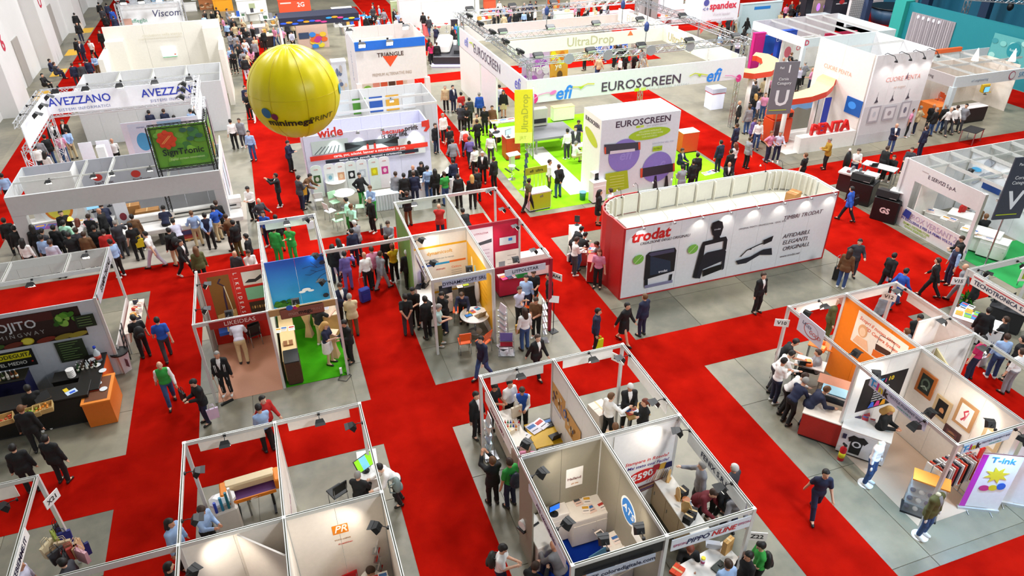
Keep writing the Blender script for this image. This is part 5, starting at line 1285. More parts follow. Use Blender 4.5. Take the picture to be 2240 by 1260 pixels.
# ---- low grid stands and cream box behind it
st = wthing('exhibition_stand', 'row of small white-walled stands with open roof bars', 'exhibition stand', (-6.4, 47, 0))
rx0, rx1 = -10.3, -2.5
walls(st, rx0, 45.3, rx1, 45.3, 0, 3., M('d5d5d6', .5)); walls(st, rx0, 49.5, rx1, 49.5, 0, 3., M('dedede', .5)); walls(st, rx0, 45.3, rx0, 49.5, 0, 3., M('d5d5d6', .5)); walls(st, rx1, 45.3, rx1, 49.5, 0, 3., M('d5d5d6', .5))
for x in (-8.3, -6.4, -4.5): rail(st, x, 45.3, x, 49.5, 3., .1); walls(st, x, 46.8, x, 49.4, 0, 2.9, M('e4e4e2', .5))
rail(st, rx0, 47.2, rx1, 47.2, 3., .1)
for k in range(16):
    x = rx0 + .4 + k * .48; table_h = .75
for k, (x, c) in enumerate(((-9.4, 'b02a24'), (-8.9, '20242c'), (-7.6, '2a2a30'), (-7.0, 'c9b890'), (-5.8, '6a4a2a'), (-5.2, '2a3a5a'), (-3.9, 'e8e4da'), (-3.2, '1c2030'))):
    o = wthing('display_table', 'table heaped with samples inside the open-roofed stand row', 'table', (x, 46.6, 0), 'sample tables in the stand row')
    bx('table_top', x - .35, x + .35, 46.2, 47.0, .72, .76, WHITE, o); bx('sample', x - .25, x + .1, 46.3, 46.7, .76, 1.0 + .1 * (k % 3), c, o); bx('sample', x - .05, x + .3, 46.6, 46.9, .76, .95, ['3a3a3e', 'd8c8a0', '8a2a2a'][k % 3], o)
    for sx in (-.3, .3): bx('leg', x + sx - .02, x + sx + .02, 46.58, 46.62, 0, .72, STEEL, o)
st = wthing('exhibition_stand', 'big cream box stand with a wall screen', 'exhibition stand', (-5.8, 53, 0)); CR = M('e9e4d8', .5)
walls(st, -9.35, 54, -2.2, 54, 0, 4.74, CR, .2, 2.4); walls(st, -9.3, 50.2, -9.3, 53.9, 0, 3.6, CR, .3, 3.8); walls(st, -2.3, 50.2, -2.3, 53.9, 0, 3.6, CR, .3, 3.8); bx('wing', -9.3, -8.2, 53., 53.9, 0, 4.0, CR, st); bx('wing', -3.3, -2.3, 53., 53.9, 0, 4.4, CR, st)
s = Surf(st, (-9.35, 53.88, 0), (1, 0, 0)); u, v = s.at(370, 113); s.rect(u - .45, v - .3, u + .45, v + .3, M('dff0f6', .3, emit=.8), 'screen', .05); s.rect(u - .45, v - .34, u + .45, v - .3, '5ac87a', 'screen_edge'); s.rect(u + .28, v - .22, u + .4, v - .14, 'd8602a', 'screen_icon')
u, v = s.at(355, 75); s.txt(u, v, 'rivoluzione nella stampa', .25, 'd8d0b8'); u, v = s.at(350, 82); s.txt(u, v, 'progettazione e vendita di sistemi digitali', .16, 'ddd5c0')
# ---- white band stand behind the cream box
st = wthing('exhibition_stand', 'white banded truss stand beyond the cream box', 'exhibition stand', (-5, 62, 0))
p0, p1 = PY(268, 55, 62), PY(405, 45, 62)
for z in (4.9,): truss('truss_beam', (p0.x, 61.8, z), (p1.x, 61.8, z), .35, '', st, .03, M('c8ccd2', .4, .6)); truss('truss_beam', (p0.x, 65, z), (p1.x, 65, z), .35, '', st, .03, M('c8ccd2', .4, .6))
bx('sign_band', p0.x, p1.x, 62, 62.1, 3.1, 4.6, M('f4f6fa', .4), st); s = Surf(st, (p0.x, 61.99, 3.1), (1, 0, 0)); s.txt(3.2, .8, 'Viscom', .7, '3a3a6a', italic=.2); s.txt(1.2, .4, 'effegibi', .4, '4a9a7a'); s.rect(.1, .1, .7, .6, 'd8a898')
for x in (p0.x, p1.x): truss('truss_leg', (x, 62, 0), (x, 62, 4.8), .3, '', st, .025, M('c8ccd2', .4, .6))
for k in range(5): flood(p0.x + .6 + k * 1.2, 61.7, 5.1, -90, 40, 'the white banded truss', 0, arm=.3).scale = (1.6, 1.6, 1.6)
# ---- white printed wall with photographs
st = wthing('exhibition_stand', 'white wall printed with factory photographs and a red stripe', 'exhibition stand', (4, 34.5, 0)); LV = M('dcdcf0', .45); wx0, wx1, Y, WZ = 1.2, 7.3, 34.0, 2.97
walls(st, wx0, Y, wx1, Y, 0, WZ, LV, .06, 1.42); walls(st, wx1, Y, wx1, 36, 0, WZ, LV, .06); walls(st, wx0, Y, wx0, 36, 0, WZ, LV, .06); walls(st, wx0, 36, wx1, 36, 0, WZ, LV, .06)
s = Surf(st, (wx0, Y - .03, 0), (1, 0, 0))
u, v = s.at(722, 290); s.txt(u, v, 'wide', .62, 'e03a2a', bold=.03); u, v = s.at(725, 300); s.txt(u, v, 'stampa grande formato', .1, 'a8a8b0')
u, v = s.at(860, 287); s.txt(u, v, 'because', .34, 'e03a2a', bold=.02); u, v = s.at(898, 280); s.txt(u, v, ',print', .34, '2a2024', bold=.02); u, v = s.at(864, 295); s.txt(u, v, 'is our life.', .34, '2a2024', bold=.02)
u, v = s.at(931, 275); s.poly([(u - .2, v + .25), (u + .18, v + .3), (u + .2, v - .1), (u + .02, v - .3), (u - .12, v - .26), (u + .02, v - .05), (u - .2, v - .02)], 'e03a2a', 'emblem')
(u0, v0), (u1, v1) = s.at(684, 340), s.at(760, 301); s.rect(u0, v0, u1, v1, 'c9d6d2', 'photo'); 
for k in range(6): s.line([(u0 + .1 + k * .22, v0 + .02), (u0 + .5 + k * .16, v1 - .3)], .04, '5a6a6a', 'photo_stroke')
(u0, v0), (u1, v1) = s.at(757, 340), s.at(872, 298); s.rect(u0, v0, u1, v1, '4a5456', 'photo'); s.poly([(u0 + .2, v0 + .03), (u0 + .9, v1 - .25), (u1 - .9, v1 - .25), (u1 - .3, v0 + .03)], 'dfe6e4', 'photo_stroke'); s.poly([(u0, v1), (u0 + .8, v1 - .22), (u0, v0 + .3)], '1a1e20', 'photo_stroke'); s.poly([(u1, v1), (u1 - .8, v1 - .22), (u1, v0 + .3)], '1a1e20', 'photo_stroke')
for du in (1.05, 1.4): s.rect(u0 + du, v0 + .2, u0 + du + .1, v0 + .45, 'd83a2e', 'photo_stroke'); s.ell(u0 + du + .05, v0 + .5, .04, .05, '3a2a24', 'photo_stroke', 10)
(u0, v0), (u1, v1) = s.at(873, 340), s.at(928, 296); s.rect(u0, v0, u1, v1, 'd6dad8', 'photo'); s.poly([(u0 + .3, v0 + .05), (u0 + .35, v0 + .5), (u0 + .75, v0 + .5), (u0 + .8, v0 + .05)], 'd8322a', 'photo_stroke'); s.ell(u0 + .55, v0 + .62, .1, .11, '3a2a24', 'photo_stroke', 12)
(u0, v0), (u1, v1) = s.at(679, 351), s.at(937, 342); s.rect(u0, v0 - .04, u1, v0 + .2, 'e2321e', 'stripe'); s.txt((u0 + u1) / 2, v0 + .08, 'carta, pvc, adesivi, banner e microforati in pvc,', .19, 'fbe8e4', bold=.02); s.rect(u0 + .7, v0 - .25, u1 - .5, v0 - .08, '1c2430', 'stripe'); s.txt((u0 + u1) / 2, v0 - .16, 'tessuti, canvas, pannelli, sagomati e cartotecnica', .16, 'e6e8ee', bold=.02)
for k, px in enumerate((725, 778, 832, 903)):
    u, v = s.at(px, 268 - (px - 778) * .13); x = wx0 + u
    o = thing('display_spotlight', 'small grey spotlight on the top edge of the printed wall', 'spotlight', (x, Y, WZ), 0, 'lamps along the printed wall')
    tube('arm', [(0, 0, 0), (0, -.3, .1)], .015, STEEL, o); lathe('shade', [(.04, .05), (.1, -.1)], STEEL, o, (0, -.34, .08)); lathe('bulb', [(.08, -.09), (.07, -.1)], LAMPGLASS, o, (0, -.34, .08))
    l = bpy.data.lights.new('lamp_beam', 'SPOT'); l.energy = 45; l.spot_size = R(80); l.spot_blend = .8; l.shadow_soft_size = .05; lo = bpy.data.objects.new('lamp_beam', l); COL.objects.link(lo); lo.parent = o; lo.location = (0, -.38, -.08); lo.rotation_euler = (R(14), 0, 0)
# arched sample panels along its foot
for k, (px, c, d) in enumerate(((697, 'e6f2e8', '3a5a2a'), (726, 'f4f6f4', 'c8d8d8'), (750, 'f6f8f6', 'd8a07a'), (773, 'eaf2ee', '202426'), (797, 'eef2f2', 'c8d0d8'), (823, 'e8f4ec', 'd8c81c'), (846, 'f4eef2', 'd03a8a'))):
    p = PY(px, 410, 33.5); o = wthing('arched_panel', f'white arched panel with a {["green", "pale grey", "peach", "black", "silver", "yellow", "magenta"][k]} picture before the printed wall', 'panel', (p.x, 33.5, 0), 'arched sample panels'); s = Surf(o, (p.x - .26, 33.5, 0.02), (1, 0, 0)); a = [(0, 0), (.52, 0), (.52, 1.5)] + [(.26 + .26 * math.cos(t * .314), 1.5 + .16 * math.sin(t * .314)) for t in range(1, 10)] + [(0, 1.5)]
    s.poly(a, c, 'sheet', .03); s.d += .03; s.rect(.1, .75, .42, 1.15, d, 'picture'); s.ell(.26, .95, .09, .12, ['d8d0c0', '7ab0c0', 'e8c8a0', 'f0f0f0', 'e8eef4', 'f4f01c', 'f4d0e0'][k], 'picture', 12); s.txt(.26, 1.45, 'wide', .1, 'd86a5a')
# ---- small booths and triangle stand behind
st = wthing('exhibition_stand', 'pair of low open-roofed stands behind the printed wall', 'exhibition stand', (4.8, 38.8, 0))
for x in (1.3, 4.9, 8.5): walls(st, x, 37, x, 40.6, 0, 3., M('d9d9da', .5))
walls(st, 1.3, 40.6, 8.5, 40.6, 0, 3., M('dcdcdc', .5)); rail(st, 1.3, 37, 8.5, 37, 3., .12); rail(st, 1.3, 38.6, 8.5, 38.6, 3., .12)
s = Surf(st, (1.3, 40.57, 0), (1, 0, 0))
for k, c in enumerate(('e8dcc8', '8a5a3a', 'dfe6ea', '5aa03a', '2a5ab0', 'e0a83a', 'e6eaec')): s.rect(.3 + k * .95, 1.6, 1.05 + k * .95, 2.5, c, 'poster')
flood(3.2, 38.5, 2.95, -90, 30, 'the low stands behind the printed wall'); flood(6.3, 38.5, 2.95, -90, 30, 'the low stands behind the printed wall')
st = wthing('exhibition_stand', 'tall cream stand with blue top band and orange triangle', 'exhibition stand', (7.3, 44, 0)); TC = M('e9e2dc', .5); tx0, tx1, Y = 5.25, 9.4, 43
bx('blue_band', tx0, tx1, Y - .05, Y + .05, 4.5, 5.0, M('1f6fd8', .5), st); bx('front_board', tx0, tx1, Y, Y + .1, 2.56, 4.5, TC, st); walls(st, tx0, Y, tx0, 47, 0, 5., M('eef0f4', .5)); walls(st, tx1, Y, tx1, 47, 2.5, 5., TC); walls(st, tx0, 47, tx1, 47, 0, 5., TC); post(st, tx1, Y + .05, 2.6, .3, TC); post(st, tx0, Y + .05, 2.6, .3, TC); bx('inner_wall', 5.6, 8.6, 45.4, 45.5, 0, 2.6, M('f2ead8', .5), st); bx('inner_roof_wall', 5.6, 7.8, 44.6, 44.7, 4.2, 4.8, M('efe6d2', .5), st)
s = Surf(st, (tx0, Y - .01, 0), (1, 0, 0)); u, v = s.at(854, 119); s.txt(u, v, 'TRIANGLE', .34, '4a2a20', bold=.02); s.poly(s.pts((837, 123), (870, 121), (854, 146)), 'f0501c', 'emblem'); u, v = s.at(858, 161); s.txt(u, v, 'PREMIUM ALTERNATIVE INKS', .26, 'b8a490', w=.7)
s = Surf(st, (5.6, 45.39, 0), (1, 0, 0))
for k, c in enumerate(('f2a08a', 'e8623a', '5a3a2a', 'f0562a')): s.rect(.8 + k * .5, 1.3, 1.22 + k * .5, 1.95, c, 'poster')
s.ell(.45, 1.55, .25, .2, '8ac84a', 'print'); s = Surf(st, (tx0 - .02, 47, 0), (0, -1, 0)); s.txt(2.0, 3.2, 'TRIANGLE', .4, '9ab0d0', rot=-90)
for x, y in ((5.6, Y), (7.2, Y), (5.4, 46.6), (8.9, 46.6)): flood(x, y, 5.05, -90, 30, 'the top of the triangle stand', 0, arm=.3).scale = (1.5, 1.5, 1.5)
# ---- white fascia frame with trusses
st = wthing('exhibition_stand', 'large white fascia frame carrying trusses over a green floor', 'exhibition stand', (19, 41, 0)); FW = M('e3e6ea', .4); ex0, ex1, ey0, ey1 = 12.9, 26.3, 34.9, 48.2
bx('fascia_panel', ex0, ex1, ey0, ey0 + .1, 2.98, 4.2, FW, st); bx('fascia_panel', ex0, ex0 + .1, ey0 + .1, ey1, 2.98, 4.2, FW, st); bx('fascia_panel', ex1 - .1, ex1, ey0 + .1, ey1, 3.2, 4.2, WHITE, st); bx('fascia_panel', ex0, ex1, ey1 - .1, ey1, 3.2, 4.2, WHITE, st)
for x, y in ((ex0 + .2, ey0 + .2), (ex1 - .2, ey0 + .2), (ex0 + .2, ey1 - .2), (ex1 - .2, ey1 - .2), (19.8, 35.2)): truss('truss_leg', (x, y, 0), (x, y, 5.), .2, '', st, .02)
bx('side_wall', ex0, ex0 + .1, 43.5, ey1, 0, 3.0, WHITE, st); bx('side_wall', ex0, ex0 + .1, 40.2, 43.2, 0, 3.0, M('efe8ec', .4), st)
bx('corner_post', ex0 - .05, ex0 + .2, ey1 - .1, ey1 + .15, 3.0, 4.2, M('2a9a86', .5), st)
for a, b in (((ex0 - .3, ey0 + .6), (ex1 + .4, ey0 + .6)), ((ex0 - .3, 41.3), (ex1 + .4, 41.3)), ((ex0 - .3, ey1), (ex1 + .4, ey1)), ((ex0 + .1, ey0), (ex0 + .1, ey1)), ((ex1, ey0), (ex1, ey1))): truss('truss_beam', (*a, 5.0), (*b, 5.0), .32, '', st, .026)
bx('inner_band', 14.0, 25.5, 41.2, 41.3, 3.9, 4.7, WHITE, st); s = Surf(st, (14, 41.19, 3.9), (1, 0, 0)); s.txt(5.4, .4, 'UltraDrop', .75, 'c8bca4', bold=.01); s.poly([(7.9, .5), (8.1, .8), (8.3, .5)], 'e87a4a', 'emblem')
bx('inner_band', 24.4, 24.5, 36.0, 47.5, 3.9, 4.7, WHITE, st); s = Surf(st, (24.39, 47.5, 3.9), (0, -1, 0)); s.txt(3.5, .4, 'EUROSCREEN', .7, 'd8d2c0'); s.txt(8.5, .4, 'UltraDrop', .7, 'c8b48a')
s = Surf(st, (ex0, ey0 - .01, 2.98), (1, 0, 0)); W_ = ex1 - ex0
for px, py in ((1232, 204), (1560, 166)):
    u, v = s.at(px, py); s.txt(u, v, 'efi', 1.0, '2a86e8', bold=.02, italic=.2)
u, v = s.at(1404, 182); s.txt(u, v, 'EUROSCREEN', .72, '4a3c50', bold=.01, w=1.12); u, v = s.at(1395, 195); s.rect(u - .2, v - .12, u + .1, v + .06, 'b8d81c'); s.rect(u + .2, v - .12, u + .5, v + .06, 'd0e06a'); s.txt(u + 1.9, v - .02, 'your graphic partner', .24, 'c0c4c8', sp=1.3)
u, v = s.at(1168, 216); s.ell(u, v, .22, .26, 'd82a86', 'dot'); s.line(s.pts((1168, 216), (1180, 207), (1195, 203), (1210, 202)), .05, 'e8a0c8', 'stroke'); u, v = s.at(1210, 202); s.ell(u, v, .2, .1, 'e87ac0', 'dot', 12, 20)
s.line(s.pts((1252, 190), (1270, 190), (1285, 183), (1300, 183)), .06, 'd8d04a', 'stroke'); s.poly(s.pts((1264, 189), (1278, 188), (1270, 195)), 'a8d02a', 'dot')
s.line(s.pts((1508, 166), (1520, 160), (1535, 162), (1548, 164)), .06, 'd0d84a', 'stroke'); s.poly(s.pts((1525, 163), (1534, 162), (1531, 168)), 'a8d02a', 'dot'); u, v = s.at(1615, 171); s.ell(u, v, .18, .22, 'd83a86', 'dot'); s.line(s.pts((1585, 165), (1600, 165), (1615, 171)), .05, 'e8a0c8', 'stroke')
s = Surf(st, (ex0 - .01, ey1, 2.98), (0, -1, 0)); s.txt(6.2, .65, 'EUROSCREEN', .8, '5a4c60', w=1.1); s.txt(11.8, .65, 'efi', 1.0, '5a5ac8', italic=.2); s.txt(1.8, .65, 'efi', .9, '7a8ad8', italic=.2); s.ell(13.0, .3, .15, .25, 'd82a86', 'dot'); s.line([(2.6, .8), (3.2, .9), (3.6, .7)], .08, 'c0d83a', 'stroke')
for i in range(13):
    x = ex0 + .8 + (i % 5) * 3.0; y = (ey0 + .6, 41.3, ey1)[i // 5] if i < 15 else 41
    o = thing('stage_light', 'black stage flood lamp hung on the roof truss', 'spotlight', (x, y, 5.16), 0, 'stage lamps on the white frame truss'); box('yoke', 0, 0, .06, .3, .04, .12, BLACK, o); box('housing', 0, -.1, .18, .55, .35, .18, BLACK, o, rx=25, bev=.04); box('lens', 0, -.28, .12, .45, .01, .12, M('cfd6d8', .2), o, rx=25)
for i in range(5):
    y = 36.5 + i * 2.4; o = thing('stage_light', 'black stage flood lamp hung on the roof truss', 'spotlight', (ex0 + .1, y, 5.16), 90, 'stage lamps on the white frame truss'); box('yoke', 0, 0, .06, .3, .04, .12, BLACK, o); box('housing', 0, -.1, .18, .55, .35, .18, BLACK, o, rx=25, bev=.04); box('lens', 0, -.28, .12, .45, .01, .12, M('cfd6d8', .2), o, rx=25)
for px in (1246, 1331, 1425, 1510):
    p = PY(px, 148 - (px - 1246) * .1, ey0 + .3); o = thing('truss_plate', 'round grey clamp plate on the front truss', 'clamp', (p.x, ey0 + .42, 5.0), 0, 'round plates on the front truss'); lathe('disc', [(.28, -.02), (.28, .02)], M('a8acb2', .4, .5), o, (0, 0, 0), (90, 0, 0), 20); box('bracket', 0, .1, 0, .06, .16, .1, STEEL, o)
for x, y in ((16.5, 41.3), (21.5, 41.3), (25.9, 44), (20, 35.5), (14, 47.9)): o = wthing('rigging_chain', 'thin steel hoist chain rising from the roof truss', 'chain', (x, y, 5.1), 'hoist chains over the white frame'); cyl('chain', x, y, 5.1, 19, .03, STEEL, o, 6); lathe('hoist', [(.08, 0), (.13, .1), (.13, .35), (.05, .5)], M('2a3f7a', .4), o, (x, y, 6.0))
# inside: purple and orange pictures, counters
o = wthing('picture_wall', 'large purple and orange printed pictures under the frame', 'panel', (17, 44, 0)); s = Surf(o, (15.9, 44, .2), (1, 0, 0)); s.rect(0, 0, 1.9, 3.4, 'c8a8d0', 'picture_sheet', .05); s.rect(1.95, 0, 3.2, 3.4, 'e8a83a', 'picture_sheet', .05)
for k in range(14): s.ell(random.uniform(.2, 1.7), random.uniform(.2, 3.2), .25, .3, random.choice(['b05ac0', 'e8dcf0', '9a3ab0', 'dcb8e8', 'f4f0f4']), 'print', 12)
for k in range(10): s.ell(random.uniform(2.1, 3.0), random.uniform(.2, 3.2), .2, .3, random.choice(['f0c84a', 'd87a1c', '6a4a2a', 'e8d81c']), 'print', 12)
s.ell(.8, .5, .35, .35, 'c89a7a', 'print', 16); s.txt(.9, 2.0, 'Purple', .5, 'fbf4fc', bold=.02); s.txt(2.5, 2.0, 'ye', .5, 'fbf8e8', bold=.02)
# green floor
carpet(10.95, 22.0, 28.35, 40.5, 'lime green carpet around the white cube', GREEN, .008)
carpet(13.2, 14.3, 29.5, 36, 'white glossy floor strip beside the white cube', M('f0f0ec', .3), .012)
# ---- white cube with printer pictures
st = wthing('exhibition_stand', 'white cube printed with violet discs and wide printers', 'exhibition stand', (16.3, 29.5, 0)); cx0, cx1, cy0, cy1, cz = 14.2, 18.3, 28.5, 30.5, 4.0; CWm = M('dfe3ea', .45)
bx('front_wall', cx0, cx1, cy0, cy0 + .06, 0, cz, CWm, st); bx('side_wall', cx0, cx0 + .06, cy0 + .06, cy1, 0, cz, M('f6f3ea', .45), st); bx('side_wall', cx1 - .06, cx1, cy0 + .06, cy1, 0, cz, CWm, st); bx('back_wall', cx0 + .06, cx1 - .06, cy1 - .06, cy1, 0, cz, CWm, st); bx('roof_panel', cx0 + .06, cx1 - .06, cy0 + .06, cy1 - .06, cz - .3, cz - .26, M('f6f3ee', .5), st)
s = Surf(st, (cx0, cy0 - .005, 0), (1, 0, 0))
u, v = s.at(1408, 266); s.txt(u, v, 'EUROSCREEN', .42, '4a3648', bold=.02, w=1.12); u, v = s.at(1400, 277); s.rect(u - .2, v - .05, u, v + .06, 'b8d81c'); s.rect(u + .03, v - .05, u + .2, v + .06, 'c8e04a'); s.txt(u + .9, v, 'your graphic partner', .13, 'b8bcc4')
u, v = s.at(1421, 292); s.ell(u, v, 1.1, .28, 'a6c81e', 'bubble', 32, 2)
for k in range(3): s.txt(u, v + .13 - k * .13, ['SOLUZIONI INTEGRATE', 'PER STAMPARE E DECORARE', 'CON SUCCESSO'][k], .11, 'e6f0b8')
for px, py, rx, ry in ((1365, 340, .82, .82), (1437, 365, .8, .78)): u, v = s.at(px, py); s.ell(u, v, rx, ry, '8a7ac8', 'disc', 40); s.txt(u + .05, v, 'efi', .7, '9a8cd4', italic=.2, bold=.02)
u, v = s.at(1450, 311); s.txt(u, v, 'SOLUZIONI NELL INK', .12, 'b0b8cc')
s.poly(s.pts((1321, 316), (1399, 310), (1400, 327), (1323, 337)), '3a3a48', 'printer_photo'); s.poly(s.pts((1321, 322), (1325, 321), (1325, 336), (1322, 336)), 'd84a2a', 'printer_photo'); s.poly(s.pts((1395, 311), (1400, 310), (1400, 326), (1396, 327)), 'd84a2a', 'printer_photo'); s.poly(s.pts((1334, 330), (1388, 324), (1388, 330), (1333, 337)), 'd8d0dc', 'printer_photo')
s.poly(s.pts((1401, 368), (1474, 356), (1475, 374), (1400, 388)), '2e2c38', 'printer_photo'); s.poly(s.pts((1400, 368), (1405, 367), (1404, 388), (1400, 388)), 'd84a2a', 'printer_photo'); s.poly(s.pts((1471, 357), (1475, 356), (1475, 373), (1471, 374)), 'd84a2a', 'printer_photo')
for px in (1431, 1455): s.poly(s.pts((px, 384), (px + 4, 383), (px + 6, 410), (px - 4, 412)), '22202a', 'printer_photo')
s.poly(s.pts((1427, 414), (1462, 408), (1462, 411), (1427, 417)), '22202a', 'printer_photo'); u, v = s.at(1437, 324); s.rect(u - .25, v - .12, u + .25, v + .12, 'a6c81e', 'label_patch'); s.txt(u, v, 'VUTEk 3', .12, '3a4a1a')
s.poly(s.pts((1323, 379), (1371, 371), (1374, 410), (1325, 424)), 'a8bc1e', 'text_patch')
for k in range(5): u, v = s.at(1348, 384 + k * 6); s.rect(u - .38, v - .01, u + .38, v + .01, 'd8e08a', 'text_line')
s = Surf(st, (cx0 - .005, cy1, 0), (0, -1, 0)); s.txt(1.0, 3.6, 'EUROSCREEN', .28, '4a3648', bold=.02, w=.9); s.ell(.95, 2.85, .75, .28, 'c8d03a', 'bubble', 28, -18)
# hanging yellow banner at the corner
o = wthing('banner', 'yellow vertical banner lettered UltraDrop on a pole', 'banner', (12.6, 34.3, 0)); p = G(1149, 325, 1.6); 
s = Surf(o, (12.1, 34.6, 1.0), (1, -.25, 0)); s.rect(0, 0, .95, 2.9, 'e8e02a', 'sheet', .03); s.txt(.55, 1.6, 'UltraDrop', .5, 'b0b03a', rot=90, bold=.01); s.rect(0, 0, .95, .6, 'eef07a', 'foot_patch'); s.txt(.45, .3, 'JRT', .25, 'c0c04a'); cyl('pole', 13.1, 34.45, 0, 4., .04, STEEL, o)
# ---- white wall with framed drawings
st = wthing('exhibition_stand', 'tall white wall with drawn picture frames and goose-neck lamps', 'exhibition stand', (32.8, 31, 0)); CUW = M('eceaec', .5); ux0, ux1, Y, uz = 30.95, 34.9, 30.1, 5.0
walls(st, ux0, Y, ux1, Y, 0, uz, CUW, .1, 1.4); walls(st, ux0, Y + .1, ux0, 34.5, 0, uz, M('f3e9df', .5), .1, 2.2); walls(st, ux1, Y + .1, ux1, 34.5, 0, uz, CUW, .1, 2.2); walls(st, ux0, 34.5, ux1, 34.5, 0, uz, M('cfdadb', .5), .1, 2.); rail(st, ux0, 32.3, ux1, 32.3, uz, .1)
s = Surf(st, (ux0, Y - .05, 0), (1, 0, 0)); s.rect(0.02, 0.02, 3.93, 2.2, 'd9d8dc', 'wall_print'); s.rect(.02, .02, 3.93, .6, 'cfcdd2', 'wall_print'); s.txt(2.2, 3.6, 'CUORE PENTA', .36, 'e09a90'); s.poly([(2.35, 3.55), (2.45, 3.9), (2.5, 3.55)], '6a5a6a', 'emblem'); s.txt(2.1, 3.15, 'un sogno', .22, 'd8c0b8')
for px, py in ((1917, 220), (1951, 216), (1985, 211)): u, v = s.at(px, py); s.poly([(u - .14, v - .15), (u + .14, v - .1), (u + .03, v + .05), (u + .01, v + .2), (u - .03, v + .2), (u - .03, v + .05)], '4a4450', 'drawn_lamp'); s.line([(u, v + .2), (u, v + .45)], .015, '6a6470', 'drawn_lamp')
for k, (px, py, w, h) in enumerate(((1911, 250, .75, .95), (1944, 247, .85, .8), (1978, 240, .7, 1.0))):
    u, v = s.at(px, py); s.rect(u - w / 2, v - h / 2, u + w / 2, v + h / 2, 'b4b0b8', 'drawn_frame'); s.rect(u - w / 2 + .1, v - h / 2 + .1, u + w / 2 - .1, v + h / 2 - .1, 'e4e2e6', 'drawn_frame'); s.ell(u, v, w * .15, h * .18, ['c8ccd4', 'a8a0a8', '7a7a8a'][k], 'drawing', 14)
s2 = Surf(st, (ux0 - .06, 34.5, 0), (0, -1, 0)); s2.txt(1.9, 3.6, 'CUORE PENTA', .34, 'e8a89c'); u, v = s2.at(1868, 232); s2.rect(u - .6, 1.6, u + .6, 2.5, M('1f4a8a', .25, emit=.5), 'wall_screen', .05); s2.ell(u - .1, 2.1, .3, .2, M('3a7ac0', .3, emit=.5), 'screen_image')
for k in range(4):
    x = ux0 + .5 + k * .95; o = thing('goose_neck_lamp', 'black goose-neck lamp on the rim of the drawn-frame wall', 'lamp', (x, Y, uz), 0, 'goose-neck lamps on the drawn-frame wall'); tube('neck', [(0, 0, 0), (.05, -.1, .1), (.2, -.5, .02), (.25, -.6, -.15)], .02, DARK, o); lathe('shade', [(.03, .05), (.1, -.08)], DARK, o, (.25, -.62, -.18)); lathe('bulb', [(.06, -.07), (.05, -.09)], LAMPGLASS, o, (.25, -.62, -.18))
    l = bpy.data.lights.new('lamp_beam', 'SPOT'); l.energy = 30; l.spot_size = R(100); l.spot_blend = .9; l.shadow_soft_size = .08; l.color = (1, .93, .86); lo = bpy.data.objects.new('lamp_beam', l); COL.objects.link(lo); lo.parent = o; lo.location = (.25, -.64, -.3); lo.rotation_euler = (R(20), 0, 0)
# ---- wavy wooden canopy stand with red letters
st = wthing('exhibition_stand', 'white stand with wavy wooden canopies edged in red', 'exhibition stand', (28.5, 31.5, 0)); CAN = M('d8b888', .5, var=.2, scale=6)
def ribbon(pts, wd, z):
    P = [G(a, b, z) for a, b in pts]; L = []; Rr = []
    for i, p in enumerate(P):
        d = (P[min(i + 1, len(P) - 1)] - P[max(i - 1, 0)]).normalized(); q = Vector((-d.y, d.x, 0)) * wd / 2; L.append(p + q); Rr.append(p - q)
    n = len(P); v = [tuple(p + Vector((0, 0, dz))) for dz in (0, -.3) for p in L + Rr]
    f = [(i + 1, i, n + i, n + i + 1) for i in range(n - 1)] + [(2 * n + i, 2 * n + i + 1, 3 * n + i + 1, 3 * n + i) for i in range(n - 1)]
    f = [tuple(reversed(q)) for q in f]
    top = link('canopy_deck', newmesh(v, f, CAN), st)
    vs = []; fs = []
    for side in (L, Rr):
        for i, p in enumerate(side): vs += [tuple(p), tuple(p - Vector((0, 0, .32)))]
    for k in range(2):
        for i in range(n - 1): a = (k * n + i) * 2; fs.append((a, a + 1, a + 3, a + 2))
    link('canopy_edge', newmesh(vs, fs, M('e0482a', .5)), st)
    for i in range(1, n - 1, 2): cyl('canopy_post', P[i].x, P[i].y, 0, z - .3, .13, M('f0ece6', .5), st)
ribbon([(1618, 152), (1645, 156), (1672, 152), (1687, 140), (1684, 128), (1668, 120), (1650, 118)], 1.0, 3.1)
ribbon([(1690, 208), (1725, 211), (1760, 206), (1790, 196), (1803, 184), (1808, 172), (1822, 163), (1845, 160)], 1.0, 3.1)
box('low_wall', 29.0, 30.35, .45, 3.7, .5, .9, WHITE, st); box('white_floor', 28.6, 32.2, .02, 4.4, 4., .03, M('f0ece4', .4), st)
s = Surf(st, (27.2, 32.6, 0), (1, 0, 0)); bx('mural_panel', 28.0, 30.5, 33.0, 33.06, .2, 2.4, M('9aa0b0', .5), st); bx('blue_panel', 27.6, 28.0, 32.5, 32.56, .3, 2., M('2a3fb0', .5), st); bx('blue_panel', 29.9, 30.3, 31.9, 31.96, .3, 2.3, M('2a3fb0', .5), st)
s = Surf(st, (28.0, 32.99, .2), (1, 0, 0)); s.rect(0, 1.2, 2.5, 2.2, '7ab0e0', 'print'); s.poly([(0, 0), (2.5, 0), (2.5, 1.4), (1.7, 1.1), (1.0, 1.35), (0, 1.0)], '8a8a7a', 'print')
o = wthing('letter_sign', 'bright red block letters PENTA standing on the white wall', 'sign', (29.2, 30.3, .9)); m = text_mesh('PENTA', .82, M('e01f1c', .4), 1.05, .025); 
lo_ = link('letters', m, o, (29.1, 30.25, 1.22), (R(90), 0, 0)); lo_.scale = (1, 1, 40)
tag(o, kind='thing')
